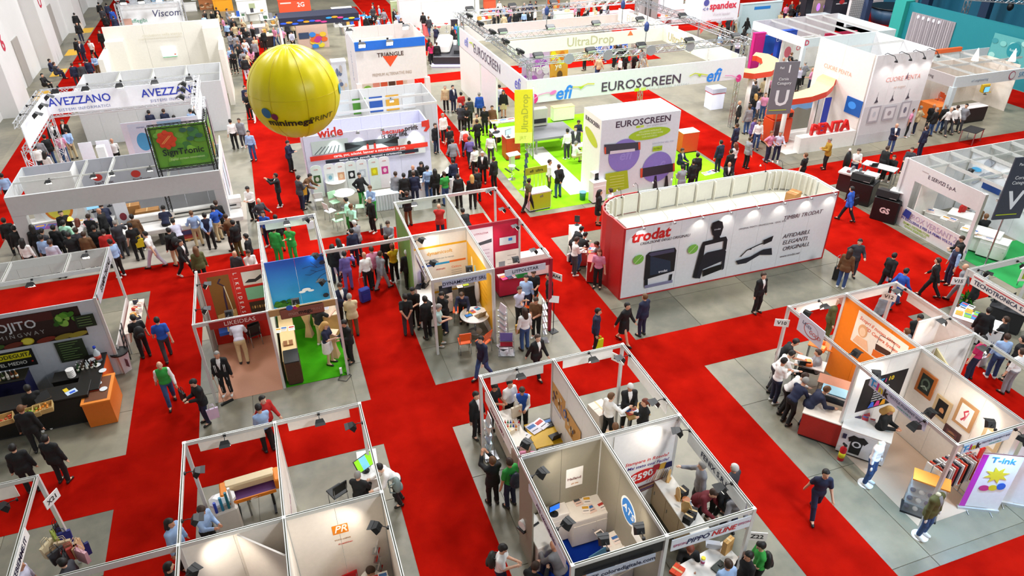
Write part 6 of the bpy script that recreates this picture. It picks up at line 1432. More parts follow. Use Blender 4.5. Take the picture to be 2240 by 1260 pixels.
def kiosk(px, py, label):
    p = G(px, py); o = wthing('red_machine', label, 'machine', (p.x, p.y, 0)); x, y = p.x, p.y
    bx('body', x - .65, x + .65, y, y + .9, .1, 1.5, M('e0481f', .4), o, .03); bx('hood', x - .68, x + .68, y - .02, y + .92, 1.5, 2.0, M('e8552a', .4), o, .1); bx('dark_window', x - .6, x - .1, y - .03, y, .6, 1.45, M('4a1c1c', .2), o); bx('black_slot', x + .3, x + .55, y - .03, y, 1.6, 1.85, BLACK, o); bx('plinth', x - .6, x + .6, y + .05, y + .85, 0, .1, DARK, o); bx('trim_bar', x - .05, x, y - .04, y, .2, 1.5, DARK, o); bx('drawer', x - .6, x - .1, y - .03, y, .15, .55, M('d8401c', .4), o)
kiosk(1703, 318, 'red orange machine with dark window beside the grey letter sign')
# ---- stand with two-sided fascia by the teal wall
st = wthing('exhibition_stand', 'pale stand with ring emblem on its fascia by the teal wall', 'exhibition stand', (41, 33, 0)); PB = M('dfe8ea', .5)
sx0, sx1, sy0, sy1 = 37.9, 45.5, 30.7, 35.2
bx('fascia_panel', sx0, sx1, sy0, sy0 + .1, 2.35, 3.0, PB, st); bx('fascia_panel', sx0, sx0 + .1, sy0 + .1, sy1, 2.35, 3.0, M('cfc3c0', .5), st); post(st, sx0 + .1, sy0 + .1, 2.4, .3, PB); walls(st, sx0 + 1.2, 34.0, 44.0, 34.0, 0, 2.9, M('eadfd2', .5)); walls(st, sx0, sy1, sx1, sy1, 0, 3., PB); walls(st, 44., 31.6, 44., 34, 0, 2.9, M('eadfd2', .5)); walls(st, sx0 + .05, 33.2, sx0 + .05, sy1, 0, 2.35, M('e9e0da', .5))
for x in (39.5, 41.2, 43): rail(st, x, sy0, x, sy1, 3., .12)
rail(st, sx0, 32.8, sx1, 32.8, 3., .12)
s = Surf(st, (sx0, sy0 - .01, 2.35), (1, 0, 0)); s.txt(1.9, .3, 'srl engineering', .22, '8a9aa8'); s.ell(4.4, .32, .25, .26, 'b05a6a', 'emblem'); s.ell(4.42, .32, .19, .2, 'dfe8ea', 'emblem'); s.txt(5.4, .3, 'SREC', .42, '5a9ac0'); s = Surf(st, (sx0 - .01, sy1, 2.35), (0, -1, 0)); s.txt(2.2, .3, 'srl engineering', .26, '6a5a60')
s = Surf(st, (sx0 + .02, sy1, 0), (0, -1, 0)); s.rect(.6, 1.1, 1.4, 2.1, '2a2a34', 'wall_screen', .06); s.rect(.66, 1.16, 1.34, 2.04, M('5a7ae0', .3, emit=.6), 'screen_image')
for k, x in enumerate((39.2, 41.9, 43.9)): o = wthing('paper_sail', 'small white peaked lamp on top of the pale stand', 'lamp', (x, 34 - k * .9, 3.0), 'white peaked lamps on the pale stand'); lathe('shade', [(.22, 0), (.02, .75)], M('fdf6f0', .5, emit=1.2), o, (x, 34 - k * .9, 3.0), n=10); lathe('foot', [(.1, -.06), (.1, 0)], STEEL, o, (x, 34 - k * .9, 3.02))
bx('orange_beam', 40.2, 43.0, sy1 - .1, sy1 + .1, 3.0, 3.25, M('e8662a', .5), st); bx('orange_shelf', sx0 + .4, sx0 + 1.4, 31.6, 33, .02, .9, M('e8761f', .5), st)
# ---- teal wall
TEAL = M('15808a', .6, var=.04, scale=1.); TEAL_LIT = M('2aa398', .6)
w = tag(bx('wall_right', 48.7, 49.1, 26, 45.5, 0, 3.8, TEAL), kind='structure'); PW[w.name] = Matrix.Translation(w.location)
bx('end_pier', 48.3, 49.2, 45.5, 46.6, 0, 3.9, TEAL_LIT, w)  # lighter teal puts the light on this pier into its colour
s = Surf(w, (48.68, 45.5, 0), (0, -1, 0)); s.rect(.5, .3, 4.6, 3.2, M('b3abb0', .35, .4), 'strip_curtain', .04)
for k in range(20): s.rect(.55 + k * .2, .32, .6 + k * .2, 3.15, ['c9c0c4', '9a9298', 'bdb4b8'][k % 3], 'curtain_strip')
for k in range(5): s.ell(1.2 + k * .5, 2.95, .08, .12, M('f0f4ff', .3, emit=1.), 'curtain_lamp', 10)
s.rect(8.0, 1.4, 11.4, 3.2, '5aa8a8', 'emblem_panel', .04); 
for k in range(14): s.ell(8.2 + random.random() * 3, 1.6 + random.random() * 1.4, .25, .18, random.choice(['7ac0ba', '9ad0c8', '3a9098']), 'print', 12)
s.ell(9.8, 2.4, .5, .5, '1a8a94', 'emblem', 28); s.txt(9.8, 2.4, 'Roland', .22, 'c8e8e8')
tag(bx('wall_far_right', 60, 60.5, 26, 62, 0, 7.5, M('0d5f7a', .6)), kind='structure'); fl2 = carpet(49.2, 54.5, 27, 62, 'dark blue floor covering behind the teal wall', M('14455e', .8))
for k in range(3):
    y = 40 + k * 6; o = wthing('steel_column', 'dark blue column rising behind the teal wall', 'column', (58, y, 0), 'columns behind the teal wall'); bx('shaft', 57.8, 58.3, y, y + .8, 0, 7, M('1c3550', .5), o); bx('foot_plate', 57.6, 58.5, y - .2, y + 1., 0, .06, DARK, o)
o = wthing('lighting_bar', 'truss with three black stage heads behind the teal wall', 'truss', (53, 38, 0)); truss('truss_beam', (50.5, 42, 4.6), (58, 34, 4.6), .3, '', o, .03); truss('truss_leg', (50.5, 42, 0), (50.5, 42, 4.6), .3, '', o, .03)
for k in range(3): p = Vector((52.4 + k * .8, 40 - k * .85, 4.2)); ball('stage_head', p, .22, .22, .3, BLACK, o)
# ---- balloon
def balloon():
    c = Vector((.73, 21.0, 8.92)); r = 1.27
    o = thing('balloon', 'giant yellow round balloon with minimegaprint lettering', 'balloon', c)
    n, m = 64, 40; v = []; f = []
    for k in range(m + 1):
        t = math.pi * k / m
        for i in range(n):
            a = 2 * math.pi * i / n
            fold = .012 * math.sin(a * 8) ** 2 + .006 * math.sin(a * 21 + 3 * t) * math.sin(t) ** 2 + .008 * abs(math.cos(t)) * math.sin(a * 16)
            rr = r * (1 - fold); v.append((rr * math.sin(t) * math.cos(a), rr * math.sin(t) * math.sin(a), rr * math.cos(t) * 1.01))
    for k in range(m):
        for i in range(n): j = (i + 1) % n; f.append((k * n + i, (k + 1) * n + i, (k + 1) * n + j, k * n + j))
    link('envelope', newmesh(v, f, M('f2e000', .35, var=.05, scale=3., bump=.1), True), o)
    for k in range(8): 
        a = 2 * math.pi * (k + .25) / 8; tube('seam', [(r * 1.0 * math.sin(t) * math.cos(a), r * math.sin(t) * math.sin(a), r * 1.01 * math.cos(t)) for t in [math.pi * q / 20 for q in range(1, 20)]], .006, M('d8c400', .5), o, 4)
    tube('seam', [(r * 1.0 * math.cos(q * .2618), r * math.sin(q * .2618), .1) for q in range(24)], .006, M('d8c400', .5), o, 4, True)
    def wrap(me, name, lat, lon, col):
        me = me.copy()
        for vv in me.vertices:
            a = lon + vv.co.x / r / math.cos(lat); b = lat + vv.co.y / r; q = r * 1.012 + vv.co.z
            vv.co = (q * math.cos(b) * math.cos(a), q * math.cos(b) * math.sin(a), q * math.sin(b))
        return link(name, me, o)
    def disc(rad, col, n=28):
        vs = [(0, 0, 0)] + [(rad * q / 3 * math.cos(2 * math.pi * i / n), rad * q / 3 * math.sin(2 * math.pi * i / n), 0) for q in (1, 2, 3) for i in range(n)]
        fs = [(0, 1 + i, 1 + (i + 1) % n) for i in range(n)] + [(1 + q * n + i, 1 + (q + 1) * n + i, 1 + (q + 1) * n + (i + 1) % n, 1 + q * n + (i + 1) % n) for q in range(2) for i in range(n)]
        return newmesh(vs, fs, col)
    L0 = math.radians(-92)
    wrap(text_mesh('minimega', .3, M('1c1a10', .5), 1.1, .022), 'lettering', math.radians(-24), L0 - .22, 0); wrap(text_mesh('PRINT', .24, M('4a4a10', .5), 1.15, .0), 'lettering', math.radians(-23), L0 + .56, 0)
    wrap(disc(.15, M('1f6a9a', .5)), 'printed_disc', math.radians(-11), L0 - .72, 0); wrap(disc(.1, M('7a1a4a', .5)), 'printed_disc', math.radians(-15), L0 - .53, 0); wrap(disc(.15, M('3a9ac0', .5)), 'printed_disc', math.radians(2), L0 + 1.35, 0)
    lathe('valve', [(.06, -r - .06), (.09, -r + .02)], M('c8b400', .5), o, n=12)
    tube('tether', [(0, 0, -r), (.1, 1.36, 3.02 - 8.92)], .003, M('8a8a80', .5), o, 4)
balloon()
# ================================================================ the far end of the hall
def far_box(px0, pyt, px1, pyb, depth, col, label, name='display_block', cat='stand', group=None, Y=None, top=None, draw=None, z0=None):
    p0 = G(px0, pyb) if Y is None else PY(px0, pyb, Y); Y = p0.y; x1 = PY(px1, pyb, Y).x; zt = PY((px0 + px1) / 2, pyt, Y).z; zb = 0. if z0 is None else z0
    o = wthing(name, label, cat, ((p0.x + x1) / 2, Y, 0), group); bx('body', p0.x, x1, Y, Y + depth, zb, zt, mm(col), o); bx('top_panel', p0.x - .03, x1 + .03, Y - .03, Y + depth, zt, zt + .06, mm(top or col), o)
    s = Surf(o, (p0.x, Y - .005, zb), (1, 0, 0)); 
    if draw: draw(s, x1 - p0.x, zt - zb)
    else: s.rect((x1 - p0.x) * .1, (zt - zb) * .1, (x1 - p0.x) * .9, (zt - zb) * .88, mm(col), 'front_panel', .02)
    return o
def pic(*cs):
    def d(s, w, h):
        for k in range(10): s.ell(random.uniform(.15, .85) * w, random.uniform(.15, .85) * h, w * random.uniform(.06, .16), h * random.uniform(.05, .14), random.choice(cs), 'print', 12)
    return d
def txt(t, c, sz, bold=.01):
    return lambda s, w, h: s.txt(w / 2, h * .55, t, sz, c, bold=bold)
far_box(470, 0, 512, 26, 1., 'f0a31c', 'amber orange column beyond the cream box', 'amber_column', 'column'); far_box(438, 0, 470, 22, 1., 'a8683a', 'brown picture panel next to the amber column', 'picture_block', 'panel', draw=pic('c8a07a', '6a4a2a', 'e8c8a0')); far_box(405, 8, 432, 26, .6, 'e8e6e2', 'white cabinet beside the brown picture panel', 'white_cabinet', 'cabinet')
far_box(285, 0, 330, 10, .8, 'dfe6ee', 'pale blue wall piece behind the white banded truss', 'wall_block', 'panel'); far_box(335, 0, 360, 14, .5, '8ac0e8', 'sky blue poster block behind the white band', 'poster_block', 'poster'); far_box(368, 0, 400, 12, .5, 'f2efe8', 'cream block beside the sky blue poster', 'cream_block', 'panel')
far_box(525, 0, 590, 48, 2., 'efece6', 'white machine hall block above the far tables', 'machine_block', 'machine', draw=lambda s, w, h: (s.rect(.2, h * .4, w - .2, h * .45, 'b8b8bc', 'line'), s.rect(w * .4, h * .6, w * .6, h * .85, 'a8b088', 'panel_print')))
far_box(548, 60, 590, 88, 1.2, 'd8d4d0', 'grey print machine on the far tables', 'print_machine', 'machine', top=M('efeeee', .4)); far_box(570, 80, 605, 105, 1.0, '3a2a24', 'dark counter full of boxes near the balloon', 'dark_counter', 'counter', top=M('c8b8a8', .4))
far_box(612, 0, 682, 30, .5, 'e8502a', 'red orange wall with a white number', 'number_wall', 'panel', draw=lambda s, w, h: (s.txt(w * .7, h * .6, '2G', h * .5, 'f8e8e4', bold=.02), s.rect(.2, h * .75, w * .4, h * .85, 'f4d8d0', 'print')))
# navy splashed canopy
o = wthing('canopy', 'navy canopy splashed with paint colours on pale posts', 'canopy', (6, 60, 0)); p0, p1 = PY(606, 25, 58), PY(782, 10, 58); bx('roof', p0.x, p1.x, 58, 60, 3.5, 3.7, M('20243a', .5), o); bx('front_band', p0.x, p1.x, 57.9, 58, 3.1, 3.7, M('20243a', .5), o); s = Surf(o, (p0.x, 57.89, 3.1), (1, 0, 0))
for k in range(16): s.ell(.3 + k * .42, random.uniform(.15, .45), .25, .07, random.choice(['2a9ae8', 'e8a01c', 'c83a8a', '2a5ad8', 'd8c83a']), 'paint_splash', 10)
for x in (p0.x, p1.x): cyl('post', x, 58.1, 0, 3.5, .1, WHITE, o, 8)
far_box(655, 30, 722, 108, .6, 'd8b8a6', 'peach wall with a screen and paint splashes', 'peach_wall', 'panel', draw=lambda s, w, h: (s.rect(w * .02, h * .82, w * .98, h * .99, '20243a', 'top_band'), [s.ell(random.uniform(.1, .9) * w, h * random.uniform(.84, .96), .22, .06, random.choice(['2a9ae8', 'e8a01c', 'c83a8a', 'd8c83a']), 'paint_splash', 10) for _ in range(12)], s.rect(w * .05, h * .3, w * .38, h * .48, '3a4a6a', 'screen'), [s.ell(random.uniform(.45, .9) * w, h * random.uniform(.05, .45), .28, .2, random.choice(['f0c83a', 'e86a2a', 'c83a8a', '3a8ae0', 'e8d83a']), 'paint_splash', 12) for _ in range(14)]))
far_box(732, 20, 775, 60, 1., 'd8d6d2', 'white sample rack beside the peach wall', 'sample_rack', 'rack', draw=pic('8a8a8a', 'c8c4bc', '4a4a4e')); far_box(735, 135, 765, 205, .8, 'e4eaf2', 'white shelf of small bottles beside the balloon', 'bottle_shelf', 'shelf', draw=pic('c8c0b8', '6a7a9a', 'e8d8c0')); far_box(742, 205, 766, 218, .5, '3a86e0', 'bright blue low box by the triangle stand', 'blue_box', 'box')
far_box(860, 4, 875, 60, .4, 'c8dca8', 'pale green glass cabinet in the far aisle', 'glass_cabinet', 'cabinet'); far_box(878, 0, 925, 68, 1., 'f6f4f2', 'plain white wall at the far aisle', 'white_wall_block', 'panel'); far_box(925, 0, 1050, 60, 1., 'f4f2ee', 'long white wall behind the red stools', 'white_wall_block', 'panel'); far_box(928, 55, 942, 80, .4, 'f07a78', 'coral red kiosk beside the far white wall', 'coral_kiosk', 'kiosk')
for k in range(4): stool(*at(945 + k * 16, 70 + (k % 2) * 8), 'c8242a', 'red bar stool by the far white wall', 'far red stools')
far_box(990, 45, 1003, 90, .3, '2e2a34', 'dark poster panel with coloured drops by the truss corner', 'poster_block', 'poster', draw=pic('e8c81c', 'e85a1c', '3a9ae8', 'd83a6a'))
o = thing('ink_machine', 'white and black ink machine with glowing skirt', 'machine', (*at(985, 130), 0), -20); box('bed', 0, 0, .5, 2.2, 4.5, .6, M('2a2a30', .4), o, bev=.05); box('glow_skirt', 0, 0, .12, 2.5, 4.8, .1, M('d8c8f8', .4, emit=.8), o); box('hood', -.5, .5, 1.1, 1.2, 3.6, .7, WHITE, o, bev=.15); box('panel', .7, -1.2, .9, .5, .5, .3, DARK, o)
# beyond the roof truss
far_box(1060, 0, 1085, 30, .4, 'e8603a', 'red roll panel behind the roof truss', 'red_screen', 'panel'); far_box(1200, 0, 1224, 26, .5, 'd8602a', 'orange poster of a dark face behind the roof truss', 'poster_block', 'poster', draw=pic('8a2a14', '3a1c14', 'e89a5a')); far_box(1255, 0, 1300, 16, 1., 'efe6da', 'cream stage wall behind the roof truss', 'cream_block', 'panel'); far_box(1285, 30, 1385, 60, 1., 'e6e0e4', 'pale violet fascia block behind the frame', 'fascia_block', 'stand', draw=txt('www.marabu.it', 'b8b0c0', .5)); far_box(1210, 30, 1260, 60, 1., 'e4ece4', 'pale green glass wall behind the frame', 'glass_wall_block', 'panel')
far_box(1300, 95, 1372, 118, .6, '2060d8', 'bright blue counter board seen through the frame', 'blue_board', 'panel', draw=txt('Bulb Digitex', 'e8f0fc', .6)); far_box(1400, 0, 1435, 60, 1.2, 'a8a8a6', 'grey hall pillar with dark stripes', 'pillar_block', 'column', draw=lambda s, w, h: [s.rect(w * (.2 + .3 * k), 0, w * (.3 + .3 * k), h, '5a5a58', 'stripe') for k in range(2)]); far_box(1440, 0, 1490, 46, .8, 'f2f0f8', 'white panel with violet marks by the grey pillar', 'white_screen', 'panel', draw=txt('3M', '8a6ac8', .9))
# hung white cube
o = wthing('hanging_sign', 'white hanging cube sign lettered spandex', 'sign', (40, 58, 0)); Y = 52; p0, p1 = PY(1532, 50, Y), PY(1612, 45, Y); zt = p0.z + 3.4; bx('cube', p0.x, p1.x, Y, Y + 2.6, p0.z, zt, M('f4f2f8', .4), o); s = Surf(o, (p0.x, Y - .01, p0.z), (1, 0, 0)); u, v = s.at(1582, 12); s.txt(u, v, 'spandex', .75, 'e0304a', bold=.03); u, v = s.at(1545, 12); s.ell(u, v + .2, .25, .25, '5a5aa8', 'emblem'); s.txt(u, v - .3, '<+', .5, '5a5aa8'); u, v = s.at(1578, 30); s.txt(u, v, 'World leader', .3, 'd8c8d0'); s.txt(u, v - .4, 'in material solutions', .3, 'd8c8d0'); s.poly([(0, 0), (1.0, .15), (.1, -.9)], 'f06a60', 'corner_tab')
for x in (p0.x + .1, p1.x - .1): cyl('leg', x, Y + .3, 0, p0.z, .06, STEEL, o, 8)
far_box(1470, 20, 1535, 55, 2., 'f6f4f4', 'white block stand beside the hanging cube', 'white_block', 'stand'); far_box(1615, 8, 1700, 75, .4, 'c8e0e6', 'pale blue back wall behind the visitors', 'pale_wall', 'panel', draw=lambda s, w, h: s.rect(w * .3, h * .8, w * .7, h * .9, '2a86d8', 'print')); far_box(1640, 75, 1662, 150, .3, 'c8147a', 'magenta panel with a slanted white edge', 'magenta_panel', 'panel'); far_box(1660, 80, 1688, 140, .3, '2a6ac8', 'blue and red slanted panel by the black counter', 'blue_panel_block', 'panel', draw=lambda s, w, h: s.poly([(0, 0), (w, 0), (w, h * .4)], 'd83a3a', 'print')); far_box(1652, 96, 1684, 140, 1., '17171a', 'black counter with white drawing between bright panels', 'black_counter', 'counter'); far_box(1692, 70, 1728, 152, .4, '1f4ab0', 'tall blue kiosk wall with white lettering', 'blue_kiosk', 'kiosk', draw=lambda s, w, h: (s.txt(w * .4, h * .8, 'UniColor', .45, 'c8d8f0'), s.rect(w * .3, h * .5, w * .5, h * .6, 'e8eef8', 'print')))
# framed stand with magenta walls
st = wthing('exhibition_stand', 'white framed stand with magenta inner walls', 'exhibition stand', (37, 42, 0)); A = G(1762, 85, 3.0); B = G(1952, 62, 3.0); yb = A.y + 6
bx('fascia_panel', A.x, B.x, A.y, A.y + .1, 2.4, 3.0, M('dfe8ea', .5), st); bx('fascia_panel', A.x, A.x + .1, A.y + .1, yb, 2.4, 3.0, M('efe6ec', .5), st); walls(st, A.x, yb, B.x, yb, 0, 3.0, M('e8e4e6', .5)); walls(st, B.x, A.y, B.x, yb, 2.4, 3.0, M('dfe8ea', .5), pw=6)
for x in (A.x + .1, (A.x + B.x) / 2, B.x - .1): post(st, x, A.y + .1, 2.4, .25, M('e6eef0', .5))
bx('magenta_wall', (A.x + B.x) / 2 + .6, B.x - .4, A.y + 3.2, A.y + 3.3, 0, 2.3, M('c01a4a', .5), st); bx('white_wall', A.x + .6, (A.x + B.x) / 2, A.y + 3.0, A.y + 3.1, 0, 2.3, WHITE, st)
for k in range(4): rail(st, A.x + 1.6 * (k + 1), A.y, A.x + 1.6 * (k + 1), yb, 3., .12)
s = Surf(st, (A.x, A.y - .01, 2.4), (1, 0, 0)); s.txt(3.6, .3, 'MMZ s.r.l.', .25, '8a9ab0'); s.txt(.2, .3, 'D', .5, 'd83a5a', bold=.02); s = Surf(st, (A.x + .6, A.y + 2.99, 0), (1, 0, 0)); s.rect(.2, .4, 1.0, 2.1, 'e8e0da', 'poster'); s.ell(.6, 1.3, .3, .4, 'd86a7a', 'print'); s.txt(1.8, 1.5, 'OCE', .5, 'd83a5a')
# dark towers and lattice
far_box(1755, 0, 1770, 50, 1., '24262e', 'slim black tower on the far red stage', 'black_tower', 'tower'); far_box(1812, 0, 1850, 50, 1., '33323c', 'dark block with a red and white logo', 'black_tower', 'tower', draw=lambda s, w, h: (s.rect(w * .2, h * .8, w * .8, h * .85, 'e8e4e4', 'print'), s.ell(w * .5, h * .9, .3, .2, 'd83a3a', 'print'))); far_box(1773, 0, 1812, 40, .8, 'd8b8a8', 'warm lit wall with violet lamps', 'lit_wall', 'panel', draw=lambda s, w, h: [s.ell(w * (.3 + .4 * k), h * .6, .2, .35, M('a86af0', .3, emit=1.2), 'lamp') for k in range(2)])
far_box(1775, 35, 1815, 55, 1., 'dfe6ea', 'pale box on the far red stage', 'pale_box', 'box', draw=txt('HP', '3a5aa8', .5))
def lat(s, w, h):
    for k in range(9): s.rect(w * k / 9, 0, w * k / 9 + .05, h, 'a8a8a8', 'lattice_bar')
    for k in range(12): s.rect(0, h * k / 12, w, h * k / 12 + .05, 'a8a8a8', 'lattice_bar')
far_box(1850, 0, 1885, 60, .3, 'e4e2e0', 'white lattice screen wall', 'lattice_wall', 'panel', draw=lat); far_box(1886, 0, 1896, 60, .6, '3a4a6a', 'slate blue column beside the lattice screen', 'slate_column', 'column')
o = thing('curved_counter', 'curved dark blue counter on the far red floor', 'counter', (*at(1945, 48), 0)); lathe('body', [(1.6, 0), (1.9, 1.3)], M('3a5a78', .4), o, n=32); lathe('top', [(2.0, 1.3), (2.0, 1.42), (1.8, 1.43)], M('17181c', .4), o, n=32); far_box(1900, 0, 1975, 22, 1., 'f2efec', 'white back wall behind the curved counter', 'white_wall_block', 'panel'); far_box(1976, 0, 1998, 40, .5, 'e8dcdc', 'white pillar with coloured lettering by the teal wall', 'lettered_pillar', 'column', draw=lambda s, w, h: (s.txt(w / 2, h * .55, '2 M', .8, '2a4ab0', bold=.03), s.txt(w / 2, h * .3, 'SIC', .7, 'c83a2a', bold=.03), s.ell(w * .4, h * .85, .3, .3, 'e89a2a', 'emblem')))
carpet(44, 59.9, 47, 75, 'broad red floor before the curved counter'); carpet(30.5, 43, 58, 72, 'red stage floor around the black towers'); carpet(10.6, 14, 58, 92, 'red carpet in the far aisle beyond the triangle')
# far clutter tables with goods
random.seed(3)
for k in range(26):
    px, py = [(520, 55), (560, 45), (590, 60), (620, 70), (575, 95), (640, 60), (745, 45), (760, 75), (820, 60), (900, 90), (1060, 62), (1068, 45), (1110, 40), (1160, 38), (1220, 42), (1310, 70), (1345, 75), (1450, 55), (1660, 40), (1690, 100), (1720, 135), (1800, 140), (1840, 145), (1870, 135), (1920, 110), (1010, 120)][k]
    x, y = at(px, py); o = thing('sample_table', 'far table stacked with boxes and samples', 'table', (x, y, 0), random.choice([0, 15, -20]), 'far sample tables'); w = random.uniform(1.0, 2.0)
    box('table_top', 0, 0, .76, w, .7, .05, WHITE, o)
    for sx in (-1, 1): box('trestle', sx * w * .4, 0, .37, .06, .6, .74, STEEL, o)
    for q in range(4): h = random.uniform(.1, .5); box('goods', -w * .4 + q * w * .27, random.uniform(-.15, .15), .785 + h / 2, .28, .3, h, M(random.choice(['e8e4e0', '3a3a40', 'c83a2e', '2a5ab8', 'd8a04a', '8a8a8e', 'f0f0f0', '4a6a4a']), .5), o)
# ================================================================ furniture, machines and goods
def printer_wide(x, y, rz, label, body, accent, media, w=1.3):
    o = thing('wide_printer', label, 'printer', (x, y, 0), rz)
    box('media_bed', 0, -.02, .82, w, .42, .1, media, o, rx=8); box('hood', 0, .2, 1.0, w + .1, .3, .24, body, o, bev=.04); box('front_strip', 0, -.22, .8, w, .03, .1, accent, o)
    for sx in (-1, 1):
        box('end_cap', sx * (w / 2 + .08), .05, .95, .16, .5, .34, accent, o, bev=.03); box('leg', sx * w * .38, .1, .4, .06, .1, .8, DARK, o); box('foot', sx * w * .38, .05, .03, .06, .6, .05, DARK, o)
    lathe('paper_roll', [(.07, -w * .42), (.07, w * .42)], WHITE, o, (0, .3, .6), (0, 90, 0), 14); return o
def rack(x, y, rz, label, cols, h=1.5, w=.34, n=4):
    o = thing('leaflet_rack', label, 'leaflet rack', (x, y, 0), rz)
    for sx in (-1, 1): tube('upright', [(sx * w / 2, .12, 0), (sx * w / 2, .05, h)], .012, STEEL, o)
    box('foot', 0, .05, .015, w + .05, .4, .03, STEEL, o)
    for i in range(n): 
        z = .35 + i * (h - .35) / n; box('tray', 0, -.02, z, w, .12, .015, STEEL, o, rx=-15); box('leaflet_pile', 0, .02, z + .15, w * .85, .03, .28, cols[i % len(cols)], o, rx=-15)
    return o
# -- orange-logo stand
printer_wide(*at(565, 1120), 4, 'orange and black wide printer with purple cloth on its bed', M('e8d2a8', .5), M('f08a1c', .5), M('5a2a6a', .6), 1.15)
table(*at(585, 1100), 4, .95, .6, .78, M('1c2a33', .5), 'black table with two price cards behind the wide printer'); papers(*at(570, 1076, .78), .785, 8, 'white price card on the black table', ('f4ede8', 'ece9e6'), 2, .2, .28)
o = thing('plastic_machine', 'white moulded machine with blue and teal tools', 'machine', (*at(505, 1150), 0), 10); box('cabinet', 0, 0, .4, .6, .5, .8, WHITE, o, bev=.05); box('hood', 0, .05, .95, .62, .4, .28, M('f4f4f4', .4), o, bev=.1)
for k, (x, c) in enumerate(((-.2, '2a4ab8'), (-.05, '2a8ab0'), (.1, '1f7a8a'), (.2, 'f0f0f0'))): cyl('tool', x, -.18, .8, 1.15 + .1 * k, .035, M(c, .4), o, 8)
counter(*at(812, 1062), 86, 1.1, .5, .8, 'f2efe9', 'f6f4f0', 'white counter under the tilted colour monitor'); monitor(*at(800, 1030, .8), .8, 30, 'tilted monitor showing green and blue stripes', '7ec81f', .56, .36, tilt=-35)
m_ = [o for o in bpy.data.objects if o.name.startswith('housing') and o.parent and o.parent.get('label', '').startswith('tilted monitor')][0]; link('screen_stripe', box_mesh(.2, .004, .33, M('6ab4e0', .3, emit=.7)), m_, (-.02, -.022, 0))
chair(*at(742, 1100), 205, '141416', 'black folding chair alone on the concrete floor')
chair(*at(765, 1290), 190, 'd8141c', 'red plastic chair below the orange logo'); rack(*at(838, 1270), 250, 'rack of red and white leaflets in the corner', (M('d0241c', .5), M('f2ece8', .5)), 1.6, .5, 4)
papers(.45, 10.2, 1.3, 0, 'red and white leaflet on the corner wall', ('c8201c', 'f0ece8'), 2); chair(.1, 12.25, 160, '202024', 'black office chair under the man at the counter')
# -- grey-walled stand
table(*at(1205, 985), 0, 1.3, 1.0, .76, M('e8b81c', .5), 'yellow table covered with books and a laptop'); laptop(*at(1215, 955, .76), .77, 190, 'black laptop on the yellow table', '3a2a1a'); papers(*at(1165, 940, .77), .775, 20, 'open white brochure on the yellow table', ('f0eef4', 'e6e2ee'), 3, .3, .42); papers(*at(1200, 925, .77), .775, 10, 'black catalogue on the yellow table', ('1c1a1c',), 2, .3, .35)
counter(*at(1120, 985), 90, 1.5, .5, .9, 'e4d8c4', 'efe8dc', 'cream counter crowded with coloured bottles')
for k in range(12): bottle(*at(1105 + (k % 6) * 6, 928 + (k // 6) * 9, .95), .9, ['d8261f', '2a8a5a', '2a4ab0', 'e88a1c', 'f0f0ec', 'c81f4a', '3a3a3e'][k % 7], 'small coloured bottle on the cream counter', 'coloured bottles on the cream counter', .8)
carton(*at(1112, 945, .9), .9, 20, .3, .25, .12, 'flat cream box on the cream counter', 'e8dcc4'); bag(*at(1130, 905, 1.), .92, 10, 'd8cdb8', 'cream carrier bag with an orange motif on the counter')
rack(*at(1070, 1000), 270, 'tall rack of pale blue leaflets beside the stand corner', (M('bcd8dc', .5), M('b8cde2', .5), M('e8dcd0', .5), M('c9c4c0', .5)), 1.6)
table(*at(1385, 940), 0, .7, .6, .76, M('b08a4a', .6), 'small wooden table scattered with papers'); papers(*at(1375, 902, .77), .775, 0, 'loose paper on the small wooden table', ('f2f0ee', 'd84a3a', 'dfe8f2'), 4, .18, .25); box_ = carton(*at(1310, 935), 0, 10, .5, .6, .8, 'tall cream box against the partition', 'e2d6c8')
# copier group in the grey bay
def cabinet(x, y, rz, w, d, h, body, label, top=None, name='machine_cabinet', cat='cabinet'):
    o = thing(name, label, cat, (x, y, 0), rz); box('plinth', 0, 0, .03, w - .06, d - .06, .06, DARK, o); box('body', 0, 0, .06 + (h - .1) / 2, w, d, h - .1, body, o, bev=.015); box('lid', 0, 0, h - .02, w + .02, d + .02, .04, top or body, o, bev=.01)
    n = max(1, round(w / .55))
    for i in range(n): q = box('door', -w / 2 + (i + .5) * w / n, -d / 2 - .008, h * .45, w / n - .03, .014, h * .7, body, o); link('knob', lathe_mesh([(.012, 0), (.015, .02)], STEEL, 8), q, (w / n * .35, -.008, .1), (R(90), 0, 0))
    return o
IV = M('efe6dc', .45)
cabinet(*at(1290, 1165), 0, 1.25, .62, 1.0, IV, 'white cabinet topped with sheets of red stamps'); papers(*at(1296, 1112, 1.0), 1.01, 0, 'sheet of small red stamps on the white cabinet', ('f4e8e0', 'e8c8b8'), 5, .2, .25); cabinet(*at(1205, 1170), 0, .7, .6, 1.05, IV, 'white printer with a blue display panel', M('e6ddd4', .4)); monitor(*at(1212, 1122, 1.1), 1.06, 10, 'small blue touch screen on the white printer', '2a6ae0', .3, .2)
cabinet(*at(1180, 1215), 95, .9, .55, .95, IV, 'white side cabinet carrying a roll of paper'); o = thing('paper_roll', 'white paper roll in a dark holder', 'paper roll', (*at(1155, 1150, .96), .96), 20); lathe('roll', [(.13, -.2), (.13, .2)], WHITE, o, (0, 0, .15), (0, 90, 0), 18); box('holder', 0, 0, .02, .5, .25, .04, DARK, o)
table(*at(1350, 1225), 8, .75, .55, .78, IV, 'low white table with more red stamp sheets'); papers(*at(1345, 1180, .79), .79, 8, 'sheet of red stamps on the low white table', ('f2e0d6',), 4, .2, .26)
